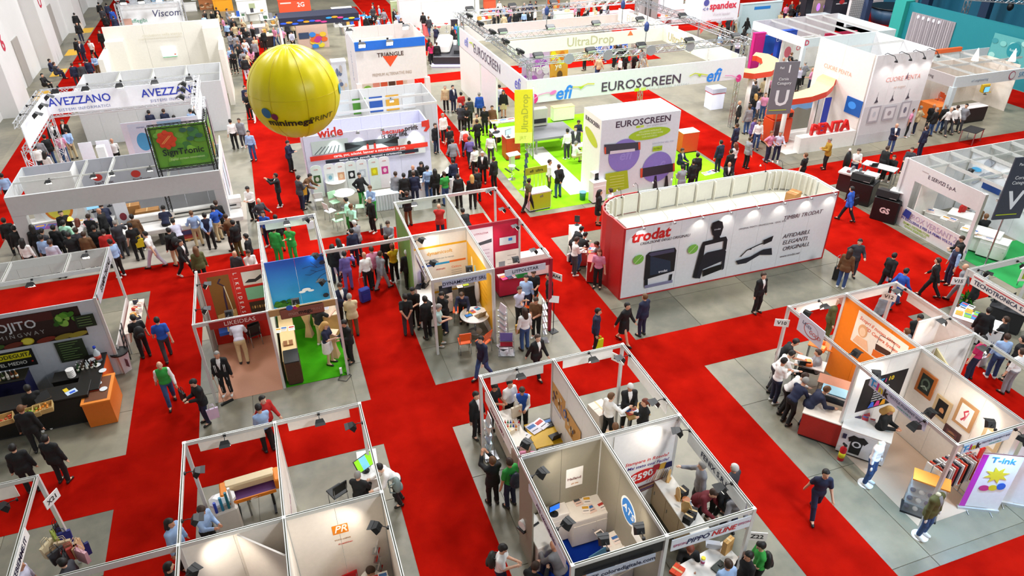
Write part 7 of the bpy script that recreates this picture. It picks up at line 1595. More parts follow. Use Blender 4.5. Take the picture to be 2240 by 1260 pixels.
o = thing('scanner', 'black flatbed scanner with lifted lid', 'scanner', (*at(1320, 1244, .9), .85), 15); box('bed', 0, 0, .05, .5, .4, .1, DARK, o, bev=.01); box('lid', 0, .2, .2, .5, .03, .36, M('3a6a8a', .3), o, rx=-15); cabinet(*at(1345, 1275), 10, .8, .5, .85, IV, 'white cabinet below the lifted scanner lid')
# craft counter
counter(*at(1478, 1085, .95), 90, 2.5, .5, .95, 'd8c09a', 'f2ece2', 'long white craft counter with wooden front panels')
for k, (px, py) in enumerate(((1445, 1022), (1462, 1050), (1482, 1090), (1500, 1120), (1436, 1008))):
    x, y = at(px, py, .95); o = thing('plywood_cutout', f'pale plywood cut-out shaped like a {["torso", "vest", "house", "leaf", "bottle"][k]} on the craft counter', 'cut-out', (x, y, .95), 40 * k)
    prism('board', [(-.12, 0), (.12, 0), (.15, .2), (.07, .34), (-.05, .38), (-.15, .22)], -.01, .01, M('e2b878', .6), o).rotation_euler = (R(90), 0, 0); box('foot', 0, 0, .01, .2, .1, .02, M('d8ac6a', .6), o)
for k, (px, py, c) in enumerate(((1455, 1028, '1a1a1e'), (1492, 1082, '232326'), (1505, 1140, '161618'), (1514, 1128, '2a2a2e'))): carton(*at(px, py, .95), .95, 15 * k, .24, .2, .2, ['black gift box with a rainbow lid on the craft counter', 'grey box on the craft counter', 'black toy car box beside the craft counter', 'dark box full of tools on the craft counter'][k], c)
ball_ = lathe('copper_bowl', [(.02, 0), (.09, .03), (.1, .1)], M('c8743a', .4), None, (*at(1500, 1098, .95), .95)); tag(ball_, 'small copper bowl on the craft counter', 'bowl')
bottle(*at(1508, 1112, .95), .95, '9ac0e8', 'pale blue bottle on the craft counter'); table(*at(1540, 1290), 10, 1.6, .8, .8, M('f0ebe4', .5), 'white front table loaded with gadgets')
carton(*at(1590, 1200, .9), .8, 20, .28, .12, .42, 'tan cardboard display box standing on the front table', 'c89a58'); o = thing('paint_tin', 'tin of glue with a yellow lid on the front table', 'tin', (*at(1538, 1225, .95), .8)); lathe('can', [(.05, 0), (.05, .2)], M('e8e4f0', .4), o, n=14); lathe('lid', [(.052, .2), (.052, .23), (.04, .235)], M('e8d81c', .4), o, n=14); lathe('sleeve', [(.051, .06), (.051, .14)], M('a83a6a', .5), o, n=14)
laptop(*at(1560, 1190, .85), .82, 150, 'laptop with a blue screen at the back of the front table', '2a5ab8', 'c8ccd2'); carton(*at(1482, 1245, .9), .8, 30, .3, .25, .08, 'red and orange box on the front table', 'd8421c'); o = thing('circuit_board', 'dark green circuit board on the front table', 'circuit board', (*at(1575, 1240, .85), .805), 20); box('board', 0, 0, .02, .35, .26, .03, M('10241c', .4), o); box('chip', .05, .03, .045, .08, .08, .02, BLACK, o); box('chip', -.08, -.05, .045, .05, .05, .02, M('2a6a8a', .4), o)
# -- orange-walled stand
o = counter(*at(1880, 990), -50, 1.25, .62, .95, 'e6e6e8', 'f4efe9', 'white corner counter wrapped with a black t-shirt'); 
s = Surf(o, (-.6, -.33, .06), (1, 0, 0)); s.poly([(.2, .62), (.32, .75), (.45, .72), (.58, .76), (.72, .64), (.64, .5), (.6, .54), (.58, .1), (.3, .1), (.3, .52), (.25, .48)], '131316', 't_shirt_print'); s.ell(.45, .45, .12, .11, 'd8d8da', 'emblem'); s.ell(.45, .45, .07, .07, '131316', 'emblem'); s.rect(.85, .15, 1.05, .32, '2a2a4a', 'print'); s.rect(.05, .55, .15, .72, '2a2a4a', 'print')
papers(*at(1895, 915, .97), .955, -50, 'printed cloth sample on the corner counter', ('3a2a4a', 'c83a4a', 'e8e0e4'), 5, .16, .2)
def mannequin(x, y, rz, label, top, bot, tee='w'):
    o = thing('mannequin', label, 'mannequin', (x, y, 0), rz); wm = M('f2f2f2', .35); pn = 'st'
    lathe('base_disc', [(.2, 0), (.2, .015), (.02, .025)], wm, o, n=24)
    put('shirt', cloth_mesh(pn, 'shirt'), cloth_mat(tee), o, (0, 0, .03)); 
    if top: put('jacket', cloth_mesh(pn, 'jacket'), cloth_mat(top), o, (0, 0, .03)); put('shirt_front', cloth_mesh(pn, 'front'), cloth_mat(tee), o, (0, 0, .03))
    put('trousers', cloth_mesh(pn, 'trousers'), cloth_mat(bot), o, (0, 0, .03)); put('foot', cloth_mesh(pn, 'shoe_r'), wm, o, (0, 0, .02)); put('foot', cloth_mesh(pn, 'shoe_l'), wm, o, (0, 0, .02)); lathe('neck_stub', [(.06, 1.42), (.055, 1.54), (.03, 1.56)], M('d8d4b8', .4), o, n=14)
    for sx in (-.27, .27): ball('hand', (sx, -.09, .8), .035, .03, .07, wm, o, 8, 6)
    return o
mannequin(*at(1893, 1058), 20, 'headless mannequin in white shirt and jeans on a disc', None, 'j'); mannequin(*at(2012, 1172), 10, 'headless mannequin in olive jacket and jeans on a disc', 'o', 'j', 'g')
o = thing('display_case', 'glass case of caps with an orange top beside the corner post', 'display case', (*at(2008, 1120), 0), -50); box('back', 0, .2, .6, .8, .02, 1.15, M('d8c8b8', .5), o); box('top_board', 0, 0, 1.2, .84, .44, .04, M('e89a3a', .5), o); box('base', 0, 0, .03, .84, .44, .06, DARK, o)
for z in (.35, .65, .92): box('shelf', 0, 0, z, .8, .4, .012, GLASS, o)
for k in range(12): ball('cap', (-.3 + (k % 4) * .2, -.05, .12 + (k // 4) * .3), .07, .08, .05, M(['2a2a4a', 'd8d4cc', '5a3a5a', '2a5ab8'][k % 4], .6), o, 8, 5)
box('pane', 0, -.21, .6, .8, .008, 1.15, GLASS, o)
o = thing('clothes_rail', 'chrome rail hung with printed t-shirts', 'clothes rail', (14.9, 8.65, 0), 0)
for sx in (-.7, .7): tube('upright', [(sx, 0, 0), (sx, 0, 1.45)], .015, CHROME, o); tube('foot', [(sx, -.22, .02), (sx, .22, .02)], .015, CHROME, o)
tube('bar', [(-.7, 0, 1.45), (.7, 0, 1.45)], .015, CHROME, o)
for k in range(13):
    c = ['f0f0ee', 'd8482a', '22222a', 'e6e6ea', 'd0c8c0', 'c8302a', '3a3a4a'][k % 7]; x = -.6 + k * .1
    q = box('hanging_shirt', x, 0, 1.02, .03, .45, .7, M(c, .8), o, rz=8); tube('hanger', [(x, -.18, 1.36), (x, 0, 1.44), (x, .18, 1.36)], .006, CHROME, o, 5)
def rollup(x, y, rz, w, h, label, draw):
    o = thing('roll_up_banner', label, 'banner', (x, y, 0), rz); box('base', 0, 0, .04, w + .04, .1, .08, M('c8ccd0', .4, .4), o); 
    for sx in (-.3, .3): tube('foot', [(sx * w, -.22, .01), (sx * w, .22, .01)], .012, STEEL, o)
    cyl('pole', 0, .04, .05, h, .012, STEEL, o, 8); box('sheet', 0, 0, h / 2 + .06, w, .008, h - .1, M('eef2fa', .5), o); s = Surf(o, (-w / 2, -.005, .1), (1, 0, 0)); draw(s, w, h); box('top_bar', 0, 0, h + .01, w, .02, .02, STEEL, o)
def dr(s, w, h):
    s.rect(0, 0, .14, h - .15, 'c83ac8', 'print'); s.txt(w * .55, h * .85, 'T-ink', .26, '3a9ad8', bold=.02); s.poly([(w * .55 + (.3 if k % 2 else .15) * math.cos(k * .39), h * .6 + (.3 if k % 2 else .15) * math.sin(k * .39)) for k in range(16)], 'e8d83a', 'star'); s.ell(w * .4, h * .36, .12, .1, 'c83a8a', 'print'); s.ell(w * .6, h * .38, .1, .1, 'e0d02a', 'print'); s.ell(w * .78, h * .42, .1, .12, '2a6ad8', 'print')
rollup(*at(2137, 1115), -28, .95, 2.0, 'white roll-up banner with magenta stripe and yellow star', dr); rollup(*at(2215, 1105), -35, .9, 2.1, 'plain white roll-up banner near the red carpet', lambda s, w, h: s.txt(w / 2, h * .8, 'pigment', .12, 'd8dce8'))
o = thing('fire_extinguisher', 'red fire extinguisher with a yellow label on the floor', 'fire extinguisher', (*at(1838, 1005), 0)); lathe('cylinder', [(.085, 0), (.09, .03), (.09, .42), (.04, .5), (.025, .52)], M('c8141c', .35), o, n=16); lathe('label_band', [(.0915, .12), (.0915, .3)], M('e8d01c', .5), o, n=16); box('handle', 0, 0, .57, .04, .14, .05, BLACK, o); tube('hose', [(.02, .05, .54), (.13, .05, .48), (.13, .03, .2)], .012, BLACK, o)
counter(*at(1825, 965), -50, 2.0, .6, .9, 'b8241c', 'e8dcd0', 'red counter carrying a laser engraver by the orange wall'); o = thing('laser_engraver', 'black and pale blue laser engraver on the red counter', 'machine', (*at(1835, 875, .95), .9), -50); box('body', 0, 0, .12, 1.1, .45, .24, M('20303a', .35), o, bev=.03); box('lid', 0, .05, .27, 1.05, .35, .05, M('9ccbe0', .2), o, rx=8); box('rail_strip', 0, -.2, .25, 1.0, .03, .04, STEEL, o); box('copper_lid', -.1, .38, .35, 1.2, .3, .04, M('e0987a', .4), o, rx=30)
table(*at(1762, 835), -50, .9, .55, .78, M('f2ede6', .5), 'white table with a laptop by the orange wall'); laptop(*at(1758, 795, .8), .785, 150, 'dark laptop on the white table by the orange wall', '2a2420')
for k, (px, py) in enumerate(((1795, 745), (1800, 760), (1770, 790))): o = thing('orange_gadget', ['orange scanner lamp on the orange bench', 'orange tray of badges on the orange bench', 'orange stack of samples near the laptop'][k], 'gadget', (*at(px, py, .95), .82), 30 * k); box('body', 0, 0, .06, .3, .2, .12, M('e8661c', .4), o, bev=.02); box('top_plate', 0, 0, .13, .2, .14, .02, M('f2a04a', .4), o)
table(*at(1800, 800), -50, 1.2, .5, .82, M('e8761f', .5), 'orange bench along the orange wall'); table(*at(1840, 700), 10, .9, .5, .9, M('7a3a1c', .5), 'brown wooden table behind the orange wall corner'); bottle(*at(1850, 880, 1.0), .9, 'e8d81c', 'yellow squeeze bottle at the end of the red counter'); bottle(*at(1856, 873, 1.0), .9, '3a9a4a', 'green squeeze bottle at the end of the red counter')
# -- pot plant stand
counter(*at(2125, 740), -60, 1.6, .7, .8, 'f2f2f0', 'f4f0ea', 'white table spread with bright brochures by the pot plant'); papers(*at(2115, 690, .8), .81, -60, 'bright brochure on the white table by the plant', ('f0a02a', '8ac83a', '2a7ad0', 'f4f0e8'), 8, .22, .3)
o = thing('pot_plant', 'bushy green pot plant by the white post', 'plant', (*at(2100, 690), 0)); lathe('pot', [(.14, 0), (.19, .35), (.2, .38)], M('8a5a3a', .6), o, n=16); lathe('soil', [(.18, .34), (.1, .35)], M('2a1c12', .9), o, n=16); tube('stem', [(0, 0, .3), (.02, 0, .75)], .02, M('4a3a1c', .7), o)
lm = newmesh([(0, 0, 0), (.06, .12, .06), (0, .34, .05), (-.06, .12, .06), (0, .12, .03)], [(0, 1, 4), (1, 2, 4), (2, 3, 4), (3, 0, 4)], M('2f7a1f', .5))
for k in range(60): link('leaf', lm, o, (random.uniform(-.06, .06), random.uniform(-.06, .06), .4 + random.random() * .45), (R(random.uniform(-20, 70)), R(random.uniform(-30, 30)), random.uniform(0, 6.28)))
o = counter(*at(2190, 715), -60, 1.1, .6, .85, '1c1c20', '2a2a2e', 'black counter with two monitors by the computer stand'); monitor(*at(2175, 655, .9), .85, 160, 'black monitor on the black counter facing away', '2a3a5a'); monitor(*at(2205, 665, .9), .85, 190, 'second monitor on the black counter', '203048')
bag(*at(2160, 775), 0, 30, '1f2a5a', 'large navy shoulder bag hung beside the violet shirt'); bag(*at(2145, 800), 0, 0, 'e8e4ec', 'white carrier bag on the concrete by the red strip')
# -- cocktail bar
BK = M('15120f', .5)
counter(-8.4, 19.9, 0, 3.4, .7, 1.05, BK, M('1c1814', .4), 'long black bar counter with fruit crates', front=BK); counter(-6.75, 20.75, 90, 1.9, .62, 1.0, M('b8321c', .5), M('1a1512', .4), 'orange-red bar end with black top', front=M('d85a1c', .5)); counter(-7.4, 20.9, 0, .9, .5, .95, BK, BK, 'black back shelf full of glasses')
o = thing('serving_cart', 'orange wooden cart with trays of glasses', 'cart', (*at(235, 900), 0), 0); box('body', 0, 0, .45, .75, 1.3, .86, M('d8701c', .5), o); box('rim', 0, 0, .9, .8, 1.35, .05, M('e8862a', .5), o); box('inner_tray', 0, 0, .91, .62, 1.15, .04, M('6a3a1c', .5), o); box('plinth', 0, 0, .02, .7, 1.2, .04, DARK, o); box('side_panel', -.38, 0, .45, .01, 1.2, .8, M('b8401c', .5), o)
for k in range(6): lathe_ = lathe('glass_plate', [(.02, 0), (.1, .012), (.11, .02)], M('dfe2e4', .2), None, (*at(200 + (k % 3) * 12, 785 + k * 12, 1.05), .935 if k > 2 else 1.01)); tag(lathe_, 'round glass plate on the bar end', 'plate', 'glass plates on the bar')
for k in range(10): bottle(-7.15 + (k % 5) * .13, 20.95 + (k // 5) * .14, .95, ['2a4a2a', '3a2a1a', 'c8d0d0', '4a1a14', '22301a'][k % 5], 'bar bottle on the black back shelf', 'bar bottles on the back shelf')
o = thing('drink_dispenser', 'stack of white plates and cups by the chalkboard', 'crockery', (-7.3, 20.75, .95)); 
for k in range(5): lathe('cup_stack', [(.1, k * .06), (.12, k * .06 + .05)], WHITE, o, n=16)
o = thing('water_bottle', 'large clear spirits bottle with a blue cap on the bar end', 'bottle', (-6.6, 21.3, 1.0)); lathe('glass_body', [(.1, 0), (.1, .3), (.04, .4), (.04, .48)], M('c8d4d8', .15), o, n=16); lathe('cap', [(.045, .48), (.045, .55), (.02, .56)], M('1f3fb0', .4), o, n=12); lathe('paper_label', [(.102, .08), (.102, .22)], M('c8503a', .5), o, n=16)
def crate(px, py, c, n, label, fname, fl):
    x, y = at(px, py, 1.1); o = thing('fruit_crate', label, 'crate', (x, y, 1.05), 10)
    box('bottom', 0, 0, .01, .5, .36, .02, M('c8a86a', .6), o)
    for sy in (-1, 1): box('slat', 0, sy * .18, .09, .5, .015, .14, M('c8a86a', .6), o)
    for sx in (-1, 1): box('slat', sx * .25, 0, .09, .015, .36, .14, M('c8a86a', .6), o)
    for k in range(n):
        f = (fname, c)
        def b(q): ball('skin', (0, 0, .035), .036, .036, .034, M(c, .45), q, 8, 6); cyl('stalk', 0, 0, .066, .074, .006, M('3a4a1a', .6), q, 5)
        place(f, b, x + random.uniform(-.18, .18), y + random.uniform(-.12, .12), 1.07 + .05 * (k // 8), 0, fl, fname, fl)
crate(68, 905, '8fae2a', 18, 'wooden crate heaped with green limes on the bar', 'lime', 'green lime in the crate on the bar'); crate(95, 895, 'e08a1f', 18, 'wooden crate heaped with oranges on the bar', 'orange', 'orange in the crate on the bar'); crate(8, 920, 'c84a1f', 12, 'wooden crate of red fruit at the bar end', 'red_fruit', 'red fruit in the crate at the bar end')
o = thing('chalk_board', 'small black slate leaning on the orange crate', 'slate', (*at(92, 870, 1.2), 1.12), 30); box('slate', 0, 0, .12, .4, .02, .26, BK, o, rx=-25); box('wood_edge', 0, -.01, -.01, .42, .03, .03, WOOD, o)
o = thing('menu_card', 'white and yellow drink cards lying on the black bar', 'card', (*at(155, 855, 1.1), 1.055), 30); box('card', 0, 0, .005, .3, .22, .01, M('cfe0f0', .5), o); box('print_block', .02, -.03, .011, .16, .1, .002, M('2a5ad0', .5), o); box('card', -.08, .2, .005, .12, .2, .01, M('e8c81c', .5), o)
o = wthing('price_sign', 'yellow price sign over the bar bottles', 'sign', (-9.6, 20.6, 1.05)); s = Surf(o, (-10.3, 20.6, 1.1), (1, 0, 0)); s.rect(0, 0, 1.0, .42, 'c8bc1c', 'board', .03); s.txt(.55, .28, 'BODEGUITA', .15, '14140c', bold=.02); s.txt(.6, .1, 'DEL MEDIO', .15, '14140c', bold=.02); bx('support', -10.2, -9.4, 20.62, 20.66, 0, 1.5, BK, o)
s = Surf(o, (-10.3, 20.6, 1.58), (1, 0, 0)); s.rect(0, 0, .7, .22, M('2a7ac8', .4, emit=.5), 'screen', .03)
counter(-9.7, 21.2, 0, 2.2, .6, 1.1, M('1a1a4a', .5), BK, 'dark blue bottle counter under the yellow sign', front=M('14143a', .5))
for k in range(16): bottle(-10.6 + k * .12, 21.05, 1.1, ['8a5a2a', 'c8b07a', '3a4a2a', 'd8cfc0', '5a2a1a'][k % 5], 'spirits bottle in the row under the yellow sign', 'spirits bottles in a row', 1.1)
o = thing('waste_bin', 'white waste bin with black liner beside the bar', 'bin', (*at(275, 810), 0)); lathe('bin_body', [(.2, 0), (.26, .75)], M('d8ccd0', .5), o, n=4); lathe('liner', [(.28, .74), (.29, .8), (.22, .78)], BLACK, o, n=16); box('print_patch', .14, -.14, .4, .02, .2, .3, M('6a3a4a', .5), o, rz=45)
o = thing('folding_ladder', 'black folded rack leaning on the stand side', 'rack', (XR + .25 if False else -6.05, 22.3, 0), 0)
for sx in (-.2, .2): tube('rail_bar', [(0, sx, 0), (.1, sx, 1.5)], .02, BLACK, o)
for k in range(6): tube('rung', [(.02 + k * .016, -.2, .2 + k * .24), (.02 + k * .016, .2, .2 + k * .24)], .018, BLACK, o)
table(-5.95 + .1, 23.9, 90, 2.2, .5, .85, M('e2d6c8', .5), 'narrow side table crowded with gadgets behind the bar')
for k in range(9): c = ['e8e4e0', 'c8281c', 'f0e8e0', '3a3a4a', 'e8a04a'][k % 5]; carton(-5.85 + (k % 2) * .16, 23.0 + k * .22, .85, 10 * k, .16, .14, .1 + .03 * (k % 3), f'{["white", "red", "cream", "charcoal", "orange"][k % 5]} sample box on the narrow side table', c, 'sample boxes on the side table')
# -- red and turf stand
table(*at(500, 745), 0, 1.0, .5, .85, M('f0e8dc', .5), 'white shelf table with a blue case'); carton(*at(500, 722, .9), .85, 5, .6, .4, .12, 'blue flat case on the white shelf table', '1f4a9a'); 
for k in range(2): chair(*at(558 + k * 2, 745 + k * 6), 200, '1a1a1e', 'black stacked chair before the red wall', 'chairs before the red wall')
o = person(*at(500, 862), -10, 'st', 'jk', 'k', 'cg', 1., 'test'); PEOPLE.pop(); o.name = 'mannequin'; tag(o, 'mannequin in a black and white striped suit with a cane', 'mannequin', 'figures before the red wall')
for sx in (-.26, .26):
    for k in range(2): tube('suit_stripe', [(sx * .55 + .04 * k, -.19, 1.32), (sx * .5 + .04 * k, -.2, 1.05)], .008, WHITE, o, 4)
for sx in (-.12, .12): tube('suit_stripe', [(sx, -.1, .75), (sx * .95, -.09, .2)], .008, WHITE, o, 4)
o = thing('walking_cane', 'thin cane with a black foot leaning by the striped mannequin', 'cane', (*at(490, 872), 0)); tube('stick', [(0, -.2, 0), (-.15, .1, .95)], .01, M('c89a7a', .5), o); box('foot', .1, -.25, .03, .4, .07, .06, BLACK, o, rz=25)
TAN = M('d9b47a', .6, var=.1)
counter(-.85, 20.75, 90, 2.7, .45, .9, TAN, M('e6c48e', .5), 'long tan wooden counter beside the turf', front=TAN); cabinet(-.82, 19.75 - .2, 90, .7, .45, .95, DWOOD, 'dark brown cabinet at the end of the turf', BK); carton(-.85, 20.3, .9, 0, .3, .25, .06, 'wooden tray on the tan counter', '8a5a34'); papers(-.9, 21.2, .9, 0, 'white sample sheet on the tan counter', ('f6eee2', 'f0d8c8'), 3)
def hour(o):
    lathe('waist', [(.19, 0), (.1, .42), (.09, .55), (.2, 1.0)], M('e0b890', .6), o, n=4); box('table_top', 0, 0, 1.02, .36, .36, .03, M('ecc8a2', .5), o, rz=45)
place('card_table', hour, *at(678, 735), 0, 20, 'waisted cardboard table standing on the turf', 'table'); place('card_table', hour, *at(735, 780), 0, 20, 'waisted cardboard table beside the white post', 'table')
counter(*at(725, 715), 90, 1.5, .45, 1.0, M('d8a868', .6), M('eccfae', .5), 'cardboard counter along the edge of the turf'); papers(*at(715, 672, 1.), 1.0, 0, 'white flyer on the cardboard counter', ('f0e8f0',), 2)
o = thing('power_socket', 'white socket with a looped cable on the turf edge', 'socket', (*at(747, 818), .02)); box('box_body', 0, 0, .12, .08, .08, .22, WHITE, o); tube('cable', [(0, -.05, .02), (-.15, -.3, .0), (.1, -.45, .0), (.3, -.2, .0), (.1, 0, .02)], .012, DARK, o)
# -- round table stand
round_table(*at(1040, 725), 'round white table with a laptop and tablet', .52); laptop(*at(1050, 690, .76), .745, 200, 'open laptop on the round white table', '16181c', '8a7a5a'); o = thing('tablet', 'blue tablet on the round white table', 'tablet', (*at(1025, 690, .75), .745), 10); box('case', 0, 0, .006, .26, .18, .012, BLACK, o); box('screen', 0, 0, .013, .22, .14, .002, M('3a7ac0', .3, emit=.5), o); papers(*at(1035, 680, .75), .745, 30, 'bright flyer on the round white table', ('c8d82a', 'e8501c', '3aa0d8'), 3, .15, .21)
chair(*at(1017, 768), 175, 'f0601c', 'orange chair with its back to the aisle'); chair(*at(1058, 768), 215, 'f0601c', 'orange chair turned beside the partition foot'); chair(*at(1005, 700), 250, 'ee5c1a', 'orange chair behind the man in navy')
counter(*at(935, 690), 82, 1.7, .55, .95, 'efe6dc', 'f4f0ea', 'white counter with laptops at the open side'); laptop(*at(916, 628, .95), .95, 240, 'black laptop on the white counter by the post', '1a1a1e'); laptop(*at(928, 626, .95), .95, 230, 'second laptop beside the black one on the white counter', '241c22'); monitor(*at(925, 605, 1.3), .95, 240, 'tall monitor with a blue picture on the white counter', '8a8ac0', .34, .5)
cabinet(*at(1030, 668), 5, .7, .7, 1.1, DARK, 'black office printer behind the round table', M('6a6a6c', .4), 'office_printer', 'printer'); papers(*at(1018, 622, 1.1), 1.12, 10, 'white and lime flyer on the office printer', ('f0f0ee', 'c0d82a'), 2); monitor(*at(975, 640, 1.2), 1.0, 10, 'dark screen on a stand behind the men in black', '141418', .5, .4); cyl_ = cabinet(*at(978, 680), 0, .4, .4, 1.0, IV, 'slim cream plinth under the dark screen')
o = thing('coat', 'grey coat hung on the partition by the round table', 'coat', (5.85, 20.9, .7), 0); ball('cloth', (0, 0, .45), .08, .22, .5, M('b8b0ac', .9), o); tube('hanger', [(0, -.15, .9), (0, 0, .98), (0, .15, .9)], .01, STEEL, o)
rack(*at(1100, 760), 285, 'tall rack of white magazines at the partition end', (M('f0eaec', .5), M('f6f2f0', .5), M('e8d8e0', .5)), 1.7, .4, 6); rack(*at(1190, 745), 80, 'slim rack of pale leaflets beside the dark red post', (M('e6ecf4', .5), M('f2e6ea', .5)), 1.7, .3, 5); rack(*at(1108, 775), 340, 'low stand of red and violet brochures on the concrete', (M('b81c34', .5), M('6a5a9a', .5)), .8, .5, 2)
counter(*at(1115, 640), 0, 1.0, .5, .95, M('c2163e', .5), 'f4efe9', 'magenta counter displaying framed prints'); counter(*at(1165, 600), 0, 1.2, .45, 1.0, 'f0e8e0', 'f4efe9', 'white counter with a green crate before the magenta wall'); carton(*at(1140, 603, 1.0), 1.0, 0, .4, .3, .2, 'green crate on the white counter', '1f8a3a'); papers(*at(1115, 605, .97), .955, 0, 'framed pink print on the magenta counter', ('d8307a', '3a2a4a', 'f0e0e6'), 3, .22, .3); laptop(*at(1120, 556, 1.0), 1.0, 180, 'open laptop on the white counter by the magenta wall', '202024')
o = thing('sign_stand', 'black floor stand holding a small white notice', 'stand', (*at(1210, 725), 0), -30); lathe('base', [(.2, 0), (.2, .02)], BLACK, o, n=4); cyl('pole', 0, 0, .02, 1.3, .014, BLACK, o, 8); box('notice', 0, 0, 1.38, .34, .015, .24, WHITE, o, rx=-30); chair(*at(1160, 690), 230, 'f0601c', 'orange chair in front of the magenta wall')
# -- stamp stand counters
REDC = M('b81c1c', .45)
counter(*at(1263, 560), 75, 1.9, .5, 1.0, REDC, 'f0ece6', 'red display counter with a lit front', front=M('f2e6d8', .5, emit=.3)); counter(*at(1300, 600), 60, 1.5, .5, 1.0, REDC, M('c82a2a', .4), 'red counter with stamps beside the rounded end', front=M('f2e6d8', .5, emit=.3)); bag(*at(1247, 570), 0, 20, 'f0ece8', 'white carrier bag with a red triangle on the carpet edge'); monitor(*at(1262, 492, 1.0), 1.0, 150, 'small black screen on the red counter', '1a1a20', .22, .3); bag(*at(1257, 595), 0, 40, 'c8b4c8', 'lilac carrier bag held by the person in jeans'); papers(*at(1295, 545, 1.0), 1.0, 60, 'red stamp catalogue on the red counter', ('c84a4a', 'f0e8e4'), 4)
# -- arched panel corner
for k, (px, py, c, l, rz) in enumerate(((700, 455, 'f2f4f2', 'white chair by the first arched panel', 180), (725, 480, 'f2f4f2', 'white chair pulled out from the round table', 120), (735, 460, 'b4e0b8', 'pale green chair behind the round table', 20), (742, 500, 'b4e0b8', 'pale green chair with its back to the concrete', 200), (790, 470, 'b4e0b8', 'pale green chair beside the man in black coat', 260))): chair(*at(px, py), rz, c, l)
round_table(*at(757, 452), 'round white table among the pale green chairs', .5, 'f6f8f6'); round_table(*at(738, 425), 'white oval table with flower pots', .5, 'f8f8f6', .76); table(*at(840, 455), 0, 1.6, .6, .8, M('dfe8e8', .5), 'cloth-covered sample table before the printed wall'); o = thing('tablecloth', 'pale pleated cloth draped over the sample table', 'tablecloth', (*at(840, 455), 0), 0); 
V = []; F = []
n = 40
for k in range(n + 1):
    x = -.82 + 1.64 * k / n; q = .02 * math.sin(k * 1.9); V += [(x, -.32 + q, .82), (x, -.34 + q * 2, .05)]
F = [(2 * k, 2 * k + 1, 2 * k + 3, 2 * k + 2) for k in range(n)]
link('front_drop', newmesh(V, F, M('d3dde0', .7), True), o); box('top_sheet', 0, 0, .81, 1.66, .66, .012, M('e3ecee', .7), o)
counter(*at(925, 430), 0, 3.0, .6, .9, 'f2f0f2', 'f6f6f6', 'long white demonstration counter behind the crowd'); counter(*at(985, 415), 60, 1.4, .6, .9, 'f2f0f2', 'f6f6f6', 'angled end of the white demonstration counter')
for k in range(3):
    o = thing('flower_pot', 'small potted flower on the white oval table', 'flower pot', (*at(728 + k * 13, 380, .9), .76), 0, 'flower pots on the oval table'); lathe('pot', [(.05, 0), (.07, .12)], M(['e8e4e0', '3a8ab0', 'd8d4d0'][k], .5), o, n=12); 
    for q in range(5): ball('blossom', (.05 * math.cos(q * 1.26), .05 * math.sin(q * 1.26), .17), .035, .035, .03, M(['d8a07a', '3a9ac0', 'c86a4a'][k], .6), o, 8, 5)
bag(*at(680, 500), 0, 10, 'eceaf0', 'white sack lying on the concrete by the dark coat'); bag(*at(835, 505, .4), .25, 90, '141416', 'black briefcase carried by the grey-haired man', 'tote')
bag(*at(800, 660), 0, 20, '1c2f8a', 'bright blue suitcase with raised handle on the carpet', 'case'); bag(*at(1830, 610), 0, 20, '141418', 'black suitcase beside the couple by the carpet edge', 'case')
bag(*at(738, 580, .8), .45, 0, 'f4e4ea', 'white bag with a red heart held before violet trousers'); bag(*at(304, 527, .9), .62, 10, 'e0c81c', 'yellow bag on the shoulder of the person in black'); bag(*at(1137, 714, .8), .55, 10, 'c89a2a', 'mustard handbag of the woman in jeans'); bag(*at(755, 745, .6), .35, 10, '2a2a6a', 'navy bag hanging beside the reading man'); bag(*at(664, 420, .9), .75, 10, 'c8901c', 'mustard waist bag on the dark coat'); bag(*at(1310, 752, .3), .12, 10, 'c8e01c', 'lime green shopping bag carried on the carpet'); bag(*at(1945, 602, .7), .5, 30, 'a8d4f0', 'white and blue carrier bag swung by the striding man'); bag(*at(465, 900, .6), .35, 10, 'd8c8dc', 'lilac carrier bag of the man in black'); bag(*at(1873, 440, .8), .6, 20, '141420', 'black shoulder bag of the man in blue')
for px, py, c, l, rz in ((1113, 1011, '1c2438', 'navy backpack on the green t-shirt', 200), (1100, 1201, '23231f', 'black backpack on the white t-shirt', 60), (1661, 1197, '1c1a18', 'black backpack on the green shirt', 250), (291, 696, '161618', 'black backpack on the tall visitor by the bar', 200), (1015, 281, 'e03a2a', 'red backpack on the white shirt', 180), (142, 488, '26302c', 'dark backpack on the mint jacket', 160), (368, 505, '1c1c1e', 'black backpack among the printer crowd', 220)):
    p = G(px, py, 1.6); q = R(rz); bag(p.x - math.sin(q) * .26, p.y + math.cos(q) * .26, .92, rz, c, l, 'backpack')
bag(*at(868, 1060, 1.), .75, 270, '7a8a86', 'grey backpack on the leaning man in white', 'backpack'); bag(*at(398, 860, .9), .6, 300, '18181a', 'black camera bag swung by the reading man')
